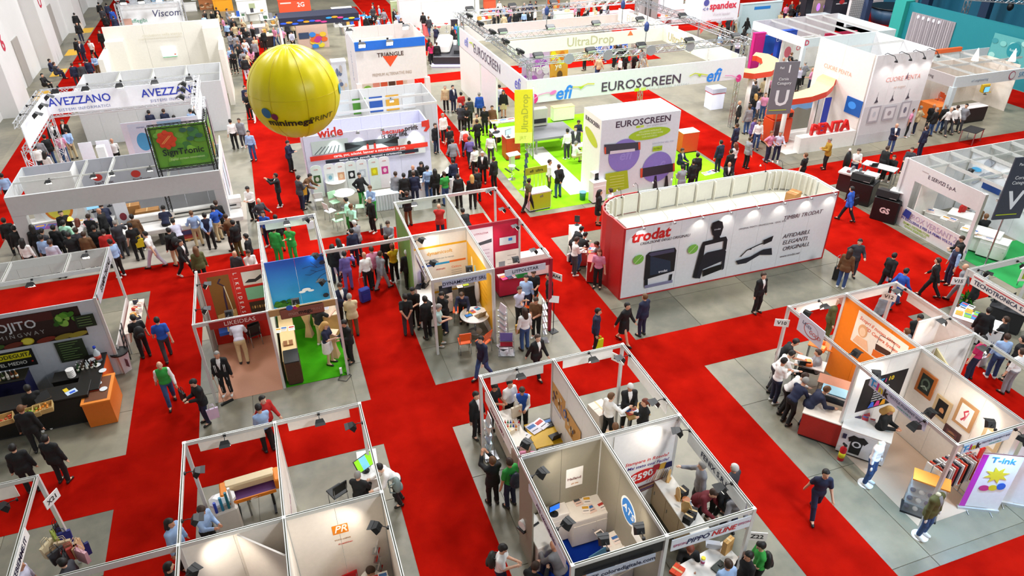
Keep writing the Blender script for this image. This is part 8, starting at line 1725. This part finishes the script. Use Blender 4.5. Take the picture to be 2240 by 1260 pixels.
# -- printer stand interior
counter(*at(210, 520), 0, 1.9, .6, .8, 'e2e0dc', 'e8e6e2', 'desk with two screens in the printer stand'); monitor(*at(202, 455, 1.0), .8, 10, 'wide screen on the printer stand desk', '8ac0e0', .55, .34); monitor(*at(236, 440, 1.2), .95, 5, 'brighter screen raised on the printer stand desk', 'b8d8f0', .55, .36); chair(*at(188, 500), 160, '1a1a1c', 'black chair by the printer stand desk')
o = thing('flatbed_machine', 'long white flatbed machine with a dark bridge', 'machine', (*at(400, 520), 0), 2); box('bed', 0, 0, .7, 5.4, 1.0, .22, M('e6e4e0', .4), o, bev=.03); box('bridge', .4, .5, 1.0, 4.6, .3, .3, M('dfddd8', .4), o, bev=.04); box('slot', 1.2, .34, 1.02, 2.6, .02, .06, BLACK, o); box('light_panel', .6, -.1, .82, 2.0, .6, .02, M('f6f0e0', .4, emit=.3), o); box('end_box', 2.3, .5, 1.25, .9, .4, .25, M('eeece6', .4), o, bev=.03)
for x in (-2.4, -.8, .8, 2.4): box('leg', x, 0, .3, .12, .8, .6, DARK, o)
carton(*at(290, 468, .9), .85, 4, .75, .4, .5, 'tall brown carton on the flatbed machine', 'a8763f'); carton(*at(325, 470, .9), .85, 2, .95, .4, .32, 'long brown carton beside the tall one', 'b07e46'); o = thing('black_roller', 'black ink roller rack behind the desk', 'rack', (*at(262, 470), 0), 0); box('frame_plate', 0, 0, .8, .3, .3, 1.6, DARK, o)
for k in range(4): lathe('roller', [(.05, -.2), (.05, .2)], BLACK, o, (0, -.18, .4 + k * .3), (0, 90, 0), 10)
counter(*at(110, 520), 5, 2.2, .6, .9, 'e8e6e2', 'ecebe6', 'white demonstration counter inside the crowd'); papers(*at(170, 492, .95), .9, 0, 'white print sample under the orange lamp', ('f8f0e4', 'f0e8e0', 'e0a0a8'), 6, .3, .4); papers(*at(112, 492, 1.0), .95, 0, 'violet screen print on the white counter', ('4a4ac0', '8a3a8a'), 2, .4, .5)
o = thing('desk_lamp', 'orange glowing lamp on the demonstration counter', 'lamp', (*at(158, 492, 1.0), .9)); lathe('base', [(.08, 0), (.08, .02), (.01, .03)], BLACK, o, n=14); cyl('stem', 0, 0, .02, .35, .012, BLACK, o, 8); lathe('shade', [(.05, .48), (.13, .34)], M('f0b040', .4, emit=2.), o, n=14)
o = thing('print_pallet', 'low pallet with a red and violet printed picture', 'pallet', (*at(412, 520), 0), 8); box('deck', 0, 0, .1, 1.0, .8, .06, WOOD, o)
for k in (-.4, 0, .4): box('bearer', k, 0, .035, .1, .8, .07, WOOD, o)
box('printed_stack', 0, 0, .18, .9, .7, .1, M('b83a3a', .5), o); box('printed_sheet', .05, .05, .235, .6, .4, .006, M('7a6ac0', .5), o)
rollup(*at(285, 520), 10, .5, 1.9, 'slim white roll-up among the printer crowd', lambda s, w, h: (s.ell(w / 2, h * .5, .14, .18, '8a2a3a', 'emblem'), s.rect(.05, .2, w - .05, .6, '3a2a34', 'print')))
# -- green floor machines
o = thing('flatbed_table', 'grey flatbed printing table on the green floor', 'machine', (*at(1200, 320), 0), 0); box('bed', 0, 0, .9, 2.6, 2.2, .12, M('85858a', .4), o); box('gantry', -.6, .9, 1.5, 1.6, .4, 1.0, M('c8c8b8', .4), o, bev=.03); box('gantry_slot', -.6, .69, 1.3, 1.4, .02, .25, DARK, o)
for sx in (-1.1, 1.1):
    for sy in (-.9, .9): box('leg', sx, sy, .42, .1, .1, .84, M('9a9a98', .4), o)
cabinet(*at(1118, 345), 0, .8, .8, 1.3, M('c8301c', .4), 'red machine cabinet with a tilted screen', M('d8d4cc', .4)); monitor(*at(1112, 300, 1.3), 1.3, 20, 'small tilted screen on the red cabinet', 'a8d8e0', .4, .3); table(*at(1110, 320), 0, 1.8, 1.4, .9, M('d0ccc8', .4), 'large grey sample table by the red cabinet'); papers(*at(1100, 262, .95), .9, 0, 'large white print on the grey sample table', ('f4f0ec', 'e8d8d4'), 4, .5, .6)
o = thing('computer_trolley', 'white trolley with a tilted keyboard tray', 'trolley', (*at(1120, 372), 0), 10); box('column', 0, 0, .5, .25, .2, .9, M('d8dcc8', .4), o); box('tray', 0, -.15, .95, .7, .4, .04, M('c8c8c4', .4), o, rx=10); 
for sx in (-.25, .25): box('foot', sx, 0, .03, .08, .6, .05, DARK, o)
stool(*at(1120, 392), 'f0f0ee', 'white bar stool beside the trolley'); o = counter(*at(1176, 455), 4, 1.1, .6, .95, 'e8e6ea', 'f6f4f4', 'white and lime welcome counter with a raised sign', front='b4c81e'); box('sign_board', 0, .2, 1.85, 1.1, .04, .36, M('a8b81e', .5), o)
for k in range(6): cyl('sign_rod', -.5 + k * .2, .2, .95, 1.7, .012, STEEL, o, 6)
s = Surf(o, (-.55, .18, 1.67), (1, 0, 0)); s.txt(.55, .18, 'efi  ultra', .2, '3a4a14', bold=.02); s = Surf(o, (-.55, -.32, .5), (1, 0, 0)); s.txt(.6, .25, 'efi', .2, '6a5a7a')
o = thing('leaflet_tower', 'tall slanted tower of dark leaflets on the green floor', 'leaflet rack', (*at(1145, 415), 0), 40); tube('mast', [(0, 0, 0), (.25, 0, 1.9)], .03, M('3aa03a', .5), o); box('foot', 0, 0, .02, .4, .3, .04, STEEL, o)
for k in range(6): box('leaflet', .05 + k * .036, -.05, .35 + k * .28, .26, .03, .24, M(['2a3a5a', '4a5a7a', '3a2a4a'][k % 3], .5), o, rx=-15)
cabinet(*at(1305, 440), 5, .7, .45, 1.1, M('f2efea', .45), 'white open shelf unit with a coffee machine'); o = thing('coffee_machine', 'black and white coffee machine on the shelf unit', 'coffee machine', (*at(1300, 388, 1.15), 1.1), 10); box('body', 0, 0, .17, .3, .32, .34, WHITE, o, bev=.02); box('front_panel', .02, -.165, .18, .2, .012, .28, BLACK, o); box('drip_tray', 0, -.2, .02, .2, .12, .03, DARK, o)
o = thing('waste_bin', 'small green and blue bin on the lime floor', 'bin', (*at(1274, 437), 0)); lathe('bin_body', [(.13, 0), (.16, .4)], M('1f7a4a', .5), o, n=14); lathe('liner', [(.165, .38), (.175, .43), (.13, .42)], M('7ab8e8', .5), o, n=14)
counter(*at(1500, 330), 0, 1.0, .7, 1.2, M('e0482a', .45), 'f4f2f0', 'tall red counter at the far side of the white cube'); table(*at(1265, 345), 0, .8, .6, .76, M('f4f4f2', .4), 'small white table beside the white cube'); counter(*at(1230, 262), 0, 1.4, .5, .9, 'f0ecdc', 'e8c898', 'cream counter with a wooden top at the back of the green floor')
o = thing('glow_counter', 'pale glowing cube counter on the white floor by the frame', 'counter', (*at(1560, 235), 0), 0); box('body', 0, 0, .5, .9, .8, 1.0, M('dfe4f4', .4, emit=.35), o); box('red_band', 0, 0, 1.03, .96, .86, .06, M('d03a4a', .4), o); box('glass_top', 0, 0, 1.2, 1.0, .9, .28, M('cfd8ee', .2), o)
papers(*at(1553, 378), .012, 10, 'white leaflet lying on the lime carpet', ('f2f0f0',), 3, .3, .4)
# -- copier stand machines
for k, (px, py, w, d, h, l) in enumerate(((2090, 520, 1.1, .8, 1.15, 'tall white copier with papers on its lid'), (2135, 545, 1.4, .8, .9, 'low white copier with an open paper tray'), (2165, 560, 1.0, .7, .8, 'white finisher unit at the end of the copier row'), (2040, 500, .9, .7, .8, 'white cabinet in the corner of the copier stand'))): cabinet(*at(px, py), -62, w, d, h, M('ecebe6', .4), l, None, 'copier', 'copier'); papers(*at(px - 4, py - 38, h), h + .01, -60, f'sheet lying on the {l.split(" with ")[0].split(" at ")[0].split(" in ")[0]}', ('f6f2ee', 'f0d8d0'), 2, .3, .4)
def press(px, py, label, sgn=''):
    x, y = at(px, py); o = thing('digital_press', label, 'printing press', (x, y, 0), -62); box('body', 0, 0, .55, 1.1, .9, 1.1, BLACK, o, bev=.03); box('panel_box', -.1, -.1, 1.25, .9, .7, .3, M('1a1a1c', .4), o, rx=-12); box('screen', -.25, -.42, 1.3, .3, .02, .2, M('8ab0d8', .3, emit=.5), o, rx=-20); box('window', .2, -.43, 1.28, .3, .02, .18, M('c8c0b8', .3), o, rx=-20); box('paper_tray', .2, .1, 1.43, .6, .5, .04, M('e8e4e0', .4), o)
    if sgn: Surf(o, (-.55, -.452, .1), (1, 0, 0)).txt(.55, .45, sgn, .36, 'e8d0cc', bold=.04)
press(1935, 478, 'black digital press lettered GS beside the copier stand', 'GS'); press(1880, 440, 'black digital press behind the GS one'); 
o = thing('press_bed', 'white and maroon press bed with steel rollers', 'machine', (*at(1868, 420), 0), -62); box('body', 0, 0, .45, 1.6, .7, .9, M('3a1418', .5), o, bev=.02); box('deck', 0, 0, .95, 1.7, .8, .12, M('e6e2de', .4), o, bev=.02)
for k in range(3): lathe('roller', [(.09, -.35), (.09, .35)], STEEL, o, (-.4 + k * .35, 0, 1.08), (90, 0, 0), 14)
laptop(*at(1910, 365, .9), .95, 160, 'black laptop on a grey table behind the presses'); table(*at(1915, 400), -62, 1.6, .7, .92, M('c8c8c8', .4), 'grey table behind the presses'); o = thing('coat', 'long black coat hung on a stand by the presses', 'coat', (*at(1842, 395), 0)); cyl('stand', 0, 0, 0, 1.6, .02, STEEL, o, 8); ball('cloth', (0, 0, 1.05), .2, .14, .55, BLACK, o); lathe('base', [(.22, 0), (.22, .02)], STEEL, o); ball('knob', (0, 0, 1.66), .07, .07, .08, M('e8e0dc', .4), o, 8, 6)
# -- ring emblem stand
counter(*at(2110, 265), 0, 2.2, .7, .95, M('2a1a1c', .5), 'f0e8e4', 'dark counter with white top in the pale stand'); monitor(*at(2155, 205, 1.0), .95, 0, 'yellow framed screen on the dark counter', '6ab8e8', .45, .36); o = thing('yellow_surround', 'yellow plastic box around the screen', 'box', (*at(2156, 200, 1.0), .95)); box('shell', 0, .12, .25, .6, .2, .5, M('e8c01c', .4), o, bev=.03); box('shelf_lip', 0, -.05, .02, .6, .2, .04, M('d8b01c', .4), o)
chair(*at(2185, 235), 200, 'dfe8ea', 'pale chair on the concrete by the teal wall'); 
for k in range(4): chair(*at(2048 + k * 6, 232 + (k % 2) * 5), 40 * k, 'e8662a', 'orange chair inside the pale stand', 'orange chairs in the pale stand')
table(*at(2120, 310), 20, 1.2, .8, .74, M('1c1a1e', .5), 'dark table among the seated group by the red carpet')
bpy.context.view_layer.update()
# ================================================================ visitors (head pixel, pose, heading, clothes, hair)
crowd('in the printer crowd', '''
133 467 st 20 ck k sk
69 498 st 200 ck k lk
97 505 ho 150 cd k sk
90 520 st 170 sl k sk
142 488 st 160 cf t sk
165 485 le 180 sw k lr
193 475 ho 160 ck k sb
216 462 st 250 jk k -
221 450 le 200 cn n sb
251 488 po 200 cd d cg
288 475 st 190 cu k sk
284 494 st 200 tk k sk
183 513 st 170 cu k sb
226 508 st 190 cr k sk
109 531 st 180 sh k sb
112 500 st 160 ck k sk
150 515 ho 180 ck d sk
165 505 st 190 cd k sb
205 500 ho 170 ck k sk
49 528 st 160 sw k lk
240 530 st 230 sl k sk
317 513 wa 250 tw h sk
357 456 le 180 tn k sk
378 485 le 200 sh k sk
368 505 st 220 ck t sk
395 531 wa 60 jk k sk
427 546 st 200 co k ln
418 467 hp 200 sl t cn
447 472 bk 180 vnl k sk
465 455 hp 230 sb t sk
471 445 st 190 ck k sb
493 475 ho 240 cu k sb
508 488 st 230 ck o sk
537 518 st 250 tk k sk
8 483 st 190 ck k sk
3 385 st 200 sl k sk
30 500 st 200 ck k sk
''')
crowd('behind the red poster wall', '''
513 556 st 330 cd k -
543 554 ho 20 sw n sb
566 440 hp 40 cd t -
575 468 st 330 sb n sk
541 414 ho 330 sw k sk
''')
crowd('under the bright truss', '''
76 323 st 200 tw d sk
81 308 st 190 cg d sk
96 300 st 220 ck j sk
98 336 st 150 sw n lk
110 272 st 20 jk k sk
136 267 st 330 jk k sb
127 297 st 200 tp j sk
143 287 bk 200 sl t sk
225 313 si 180 ck k sk
244 308 si 190 sw k -
317 270 st 100 sw d sb
324 283 st 90 tw k lk
325 246 st 180 cn k sk
336 248 si 190 cd k sk
359 243 st 170 cn k sb
379 257 si 180 ck k sk
416 243 st 160 sl n sk
426 237 st 20 jk k -
''')
crowd('on the balloon carpet', '''
602 385 ph 270 jk k sk
653 390 ho 120 cd n sk
678 386 le 60 cu n sk
629 313 ho 60 cn k sk
503 266 st 200 sw k sk
522 264 st 330 cg d sb
543 291 st 340 sl j sk
535 192 st 20 cn n sk
538 207 ho 340 ck k cn
533 127 st 190 ck h sb
552 212 wb 350 ck w sk
''')
crowd('by the arched panels', '''
786 384 hp 30 ck e sk
809 412 ho 320 sl e sn
756 438 hp 250 sf e sk
768 452 hp 140 sf k sn
808 438 st 300 ck k sg
775 489 ho 220 cg d sw
768 506 st 200 cn n sk
848 490 ho 330 sg t sb
844 520 st 180 ck k sb
865 381 st 160 cg k sb
885 384 st 180 ck k sk
902 381 st 170 cn n sb
903 367 st 340 jk k -
921 360 ho 330 ck k lk
934 368 st 190 sl j sk
951 375 st 180 ck k lk
971 381 st 200 te j sb
1001 386 st 190 ck k sb
889 424 ph 200 ck u sb
''')
crowd('beside the green floor', '''
990 353 st 200 cn n sk
1032 388 st 170 ck k ly
1042 373 ho 190 ck k cb
1055 337 st 330 jk k sw
1037 325 st 200 sw k sk
1079 348 st 210 ck k sb
1012 462 le 190 ck k sk
974 191 st 340 ct k cg
990 191 st 20 jn n sk
1008 206 st 190 tr n sk
1026 218 st 180 cd k sk
1048 207 st 170 cb d sg
1057 177 wa 60 sw k sk
1092 190 st 200 sh j sk
1101 202 st 340 ck tS lk
1007 231 ho 160 cd k sg
1020 236 ho 340 ck k lk
1043 253 st 10 ct d sb
1060 238 st 340 tk k sk
1076 236 st 350 cu k sb
969 253 st 20 jw k sg
952 275 st 30 ck n sb
982 281 st 200 tk k sk
1015 281 st 180 sw k sk
1043 266 hp 200 ck k sb
989 309 wb 190 cg d sk
1026 304 wb 180 sv k sb
1083 281 sl 200 cd k sb
1073 297 st 150 sw d sb
938 88 st 190 ck k lk
941 97 st 200 ti k lr
955 96 st 170 ck t sb
''')
crowd('on the lime green floor', '''
1158 396 wb 110 to k sk
1203 355 st 60 sw o sb
1222 365 bk 190 ck j cb
1241 287 st 190 sw d sk
1259 282 st 340 jd k sb
1266 268 ho 10 cn n sb
1260 314 si 100 sw t sg
1493 330 si 20 jn n sb
1526 340 st 170 ck k sk
1517 355 st 190 ck k sk
1493 367 ho 180 jg d sk
''')
crowd('behind the stamp stand', '''
1577 312 st 190 jn n sk
1599 332 st 190 ck n sk
1609 317 st 200 tw n lr
1596 360 si 340 jk k -
1313 421 st 70 ck kS lk
1335 418 st 220 sw k sb
1336 480 st 320 jk k -
1762 340 st 200 tk k sn
1815 307 ho 250 cx k sg
1879 331 ho 340 tw n sb
1863 414 wa 200 cb k sk
1943 325 st 90 ck k sb
1955 345 si 300 ck k sb
1995 328 si 300 cd k sb
1962 275 ho 330 jn j -
2027 280 st 190 cn n sb
1690 292 hp 20 tp n sn
1706 292 hp 340 sh n sg
1618 225 st 250 jk k -
1640 235 st 180 cg j sb
1653 210 st 180 tk j ly
1642 305 st 90 cg k sb
1652 262 ho 30 cv n sb
1662 268 st 330 sw j sk
1612 275 st 200 cn n sb
''')
crowd('by the red display counters', '''
1272 502 le 100 ck n sk
1280 515 le 110 tk j sk
1262 525 ho 90 sw d sb
1305 535 le 260 cg k sb
1311 553 st 320 tp k lr
''')
crowd('beside the turf stand', '''
602 476 st 190 ck e sk
599 502 st 150 ce e sk
631 500 cr 330 ce e sk
744 627 ho 20 jn k sb
764 650 ho 180 ct u sg
752 708 ho 300 ck k sk
712 712 ho 60 tn wS ly
694 670 po 130 tk t lk
515 702 le 180 sh t sg
''')  # green clothes of the first visitors stand in for green light on them
crowd('on the suitcase carpet', '''
796 558 st 200 sw k -
812 546 st 190 cp d sb
832 556 wb 120 cg g sb
857 540 cr 200 sy k sr
889 553 st 180 ck k sw
753 556 po 180 sv v sk
738 530 ho 200 sw k lk
728 540 st 160 ck n lk
960 452 cr 160 cr n -
''')
crowd('by the round table', '''
886 650 bk 170 tk d sk
902 636 ho 330 tk k sk
929 655 po 200 ck k sk
966 646 ho 300 ck n sk
960 673 ho 70 tc o sg
1010 647 le 340 sn k sb
1051 744 wb 300 cn j sk
1137 635 cr 20 th k sb
1155 606 st 340 sl n sk
1172 658 ho 320 tu k sb
1147 680 st 190 sw j lb
1177 740 wb 20 jk k sb
1163 601 ho 340 tk k sb
1200 605 st 250 ck k sk
''')
crowd('before the stamp stand', '''
1309 682 st 60 cn k sk
1373 670 wb 30 ck kS sk
1410 650 st 200 cn n sn
1671 604 st 10 jk k sb
1881 530 hp 330 cd d sk
1860 551 st 120 cu j lb
1957 560 wb 100 ck k sk
1983 594 wa 90 sb j sk
2051 571 wa 210 jk k sb
2096 543 st 250 vnl n sk
2104 523 ho 250 ck k sb
2112 584 wb 210 cg g -
2142 609 st 200 ck k sk
''')
crowd('in the copier stand', '''
2123 454 si 200 cg d sb
2157 474 si 150 ck k sn
2110 440 st 200 cr n sb
2140 455 si 180 cu k sn
''')
crowd('by the orange wall', '''
1830 660 st 60 co o -
1741 749 le 60 tk k sk
1789 772 si 230 cg k sb
1719 795 ho 90 sw n sk
1756 820 le 60 sw k sb
1764 835 le 100 sn k sg
1806 853 le 70 cn j sn
1732 775 le 70 sw d sk
''')
crowd('by the pot plant stand', '''
1937 640 st 190 cg d sk
2013 696 ho 340 ck k sk
1983 726 si 190 cg d sn
2044 739 si 160 cg n -
2164 680 st 120 ck k sk
2212 739 st 150 sl j sb
2150 742 st 190 ti n sk
2228 742 st 200 ck k sk
2200 700 si 200 ck k sb
2235 770 st 180 sw g sb
''')
crowd('by the t-shirt counter', '''
1947 899 ho 20 ck k ly
1807 1038 wb 340 tn n sk
''')
crowd('at the yellow table', '''
1042 866 st 30 jk k sk
1082 847 ho 30 tk d sk
1116 840 st 20 tw k sk
1142 856 ho 340 vbw k sb
1155 983 si 340 cp d -
''')
crowd('at the small meeting table', '''
1338 868 po 100 sw k sn
1379 848 ho 350 jk k sw
1410 881 cr 270 ck k tr
1346 934 si 160 ct d sn
''')
crowd('beside the grey-walled stand', '''
1077 1008 ph 190 ck k sn
1113 1011 st 200 te n sb
1100 1201 ho 60 tw n sk
1211 1194 sl 200 cg n -
1171 1240 sl 130 ck n sb
1275 1256 st 180 ck k -
1510 1203 sl 330 tk k sr
1592 1234 st 180 tl d sb
1562 1079 le 20 cm k sb
1597 1069 le 10 ck k sb
1608 1094 le 340 cg n sb
1549 1028 po 250 cg d sg
1602 1026 st 200 cd k sw
1661 1197 ho 250 te k sk
1640 1215 st 270 ck k sk
''')
crowd('by the orange-logo stand', '''
575 878 wb 40 cr k sk
566 890 ho 200 sl k sk
441 1117 ho 50 sl k sb
373 1145 st 60 cl k lk
783 1040 si 150 ck k cg
829 1024 le 270 sw k sk
811 1250 sl 60 cw k sb
370 1240 st 120 tk k sk
''')
crowd('by the hanging bags', '''
43 1237 st 90 sh k sb
135 1232 st 250 cd k sk
''')
crowd('beside the cocktail bar', '''
291 696 st 200 tk k sk
343 701 wb 190 tb d sk
349 800 wb 10 ve j -
423 838 ho 300 ck n sk
60 850 st 200 tk k sk
46 895 st 180 ck k sn
28 980 st 190 ck k sk
100 960 st 160 ck k sk
''')
crowd('along the concrete wall', '''
157 142 st 200 cn d sb
175 142 st 20 cd k sb
195 90 wb 340 tw k sk
203 123 ho 340 sl u sn
190 133 st 190 cn k sk
165 87 st 200 ck k sk
173 92 st 330 jn n sg
217 70 st 340 ck k sk
108 133 si 90 cn j sk
92 165 si 60 ck k sk
118 140 si 120 cd n sb
162 31 st 190 ck k sk
168 52 st 20 ck n sk
215 8 st 190 ck k sk
222 20 st 180 cd k sb
232 10 st 200 cn k sk
243 22 st 170 cb n sk
228 35 st 180 ck k sk
248 38 st 190 cn j sb
255 8 st 180 cd k sk
''')
rows = []
cols = ['ck', 'cd', 'cn', 'sw', 'sl', 'ck', 'cg', 'jk', 'tp', 'ck', 'ct', 'sh']
def scatter(zone, n, x0, x1, y0, y1, seed):
    rnd = random.Random(seed); r = []; used = []
    k = 0
    while len(r) < n and k < n * 30:
        k += 1; x, y = rnd.uniform(x0, x1), rnd.uniform(y0, y1)
        if any(abs(x - a) < 11 and abs(y - b) < 7 for a, b in used): continue
        used.append((x, y))
        r.append(f"{x:.0f} {y:.0f} {rnd.choice(['st', 'st', 'ho', 'hp', 'wb', 'bk', 'sw'])} {rnd.choice([0, 40, 170, 190, 210, 320, 90, 270])} {rnd.choice(cols)} {rnd.choice('kkndjtk')} {rnd.choice(['sk', 'sb', 'sk', 'cg', 'lk', 'sn', '-'])}")
    crowd(zone, '\n'.join(r))
N0 = len(PEOPLE); COARSE[0] = 2.1
scatter('in the far printer aisle', 26, 492, 560, 42, 118, 1)
scatter('below the amber columns', 8, 432, 505, 12, 40, 2)
scatter('among the far sample tables', 10, 560, 650, 20, 70, 3)
scatter('in the aisle beyond the triangle', 18, 795, 880, 4, 50, 4)
scatter('beyond the roof truss', 24, 1075, 1210, 4, 34, 5)
scatter('through the white frame', 16, 1265, 1420, 80, 128, 6)
scatter('beside the hanging white cube', 12, 1570, 1650, 30, 96, 7)
scatter('in the stand of magenta panels', 14, 1700, 1835, 118, 165, 8)
scatter('around the wooden ring', 10, 1650, 1700, 150, 215, 9)
scatter('by the ring emblem stand', 9, 1992, 2150, 222, 262, 10)
scatter('before the far white screens', 12, 1240, 1340, 4, 30, 11)
scatter('by the far red chairs', 6, 900, 1010, 30, 75, 12)
scatter('on the far red stage', 9, 1690, 1760, 6, 40, 13)
scatter('at the far blue kiosk', 6, 1870, 1990, 70, 110, 14)
far_people = [p[0] for p in PEOPLE[N0:]]; del PEOPLE[N0:]; COARSE[0] = 1.
melt(far_people, 'crowd', 'distant crowd of visitors between the farthest stands of the hall')
finish_people()
# each floodlight is told by what hangs or stands closest to it
tops = [o for o in bpy.data.objects if o.parent is None and o.get('label') and o.get('category') not in ('spotlight', 'person', 'carpet', 'exhibition stand', 'crowd') and len(o['label'].split()) < 10]
for o in [q for q in bpy.data.objects if q.get('category') == 'spotlight' and q.name.startswith('spotlight')]:
    t = min(tops, key=lambda q: (q.location.xy - o.location.xy).length)
    if (t.location.xy - o.location.xy).length < 2.5: tops.remove(t); o['label'] = 'black floodlight on a rail near the ' + t['label']
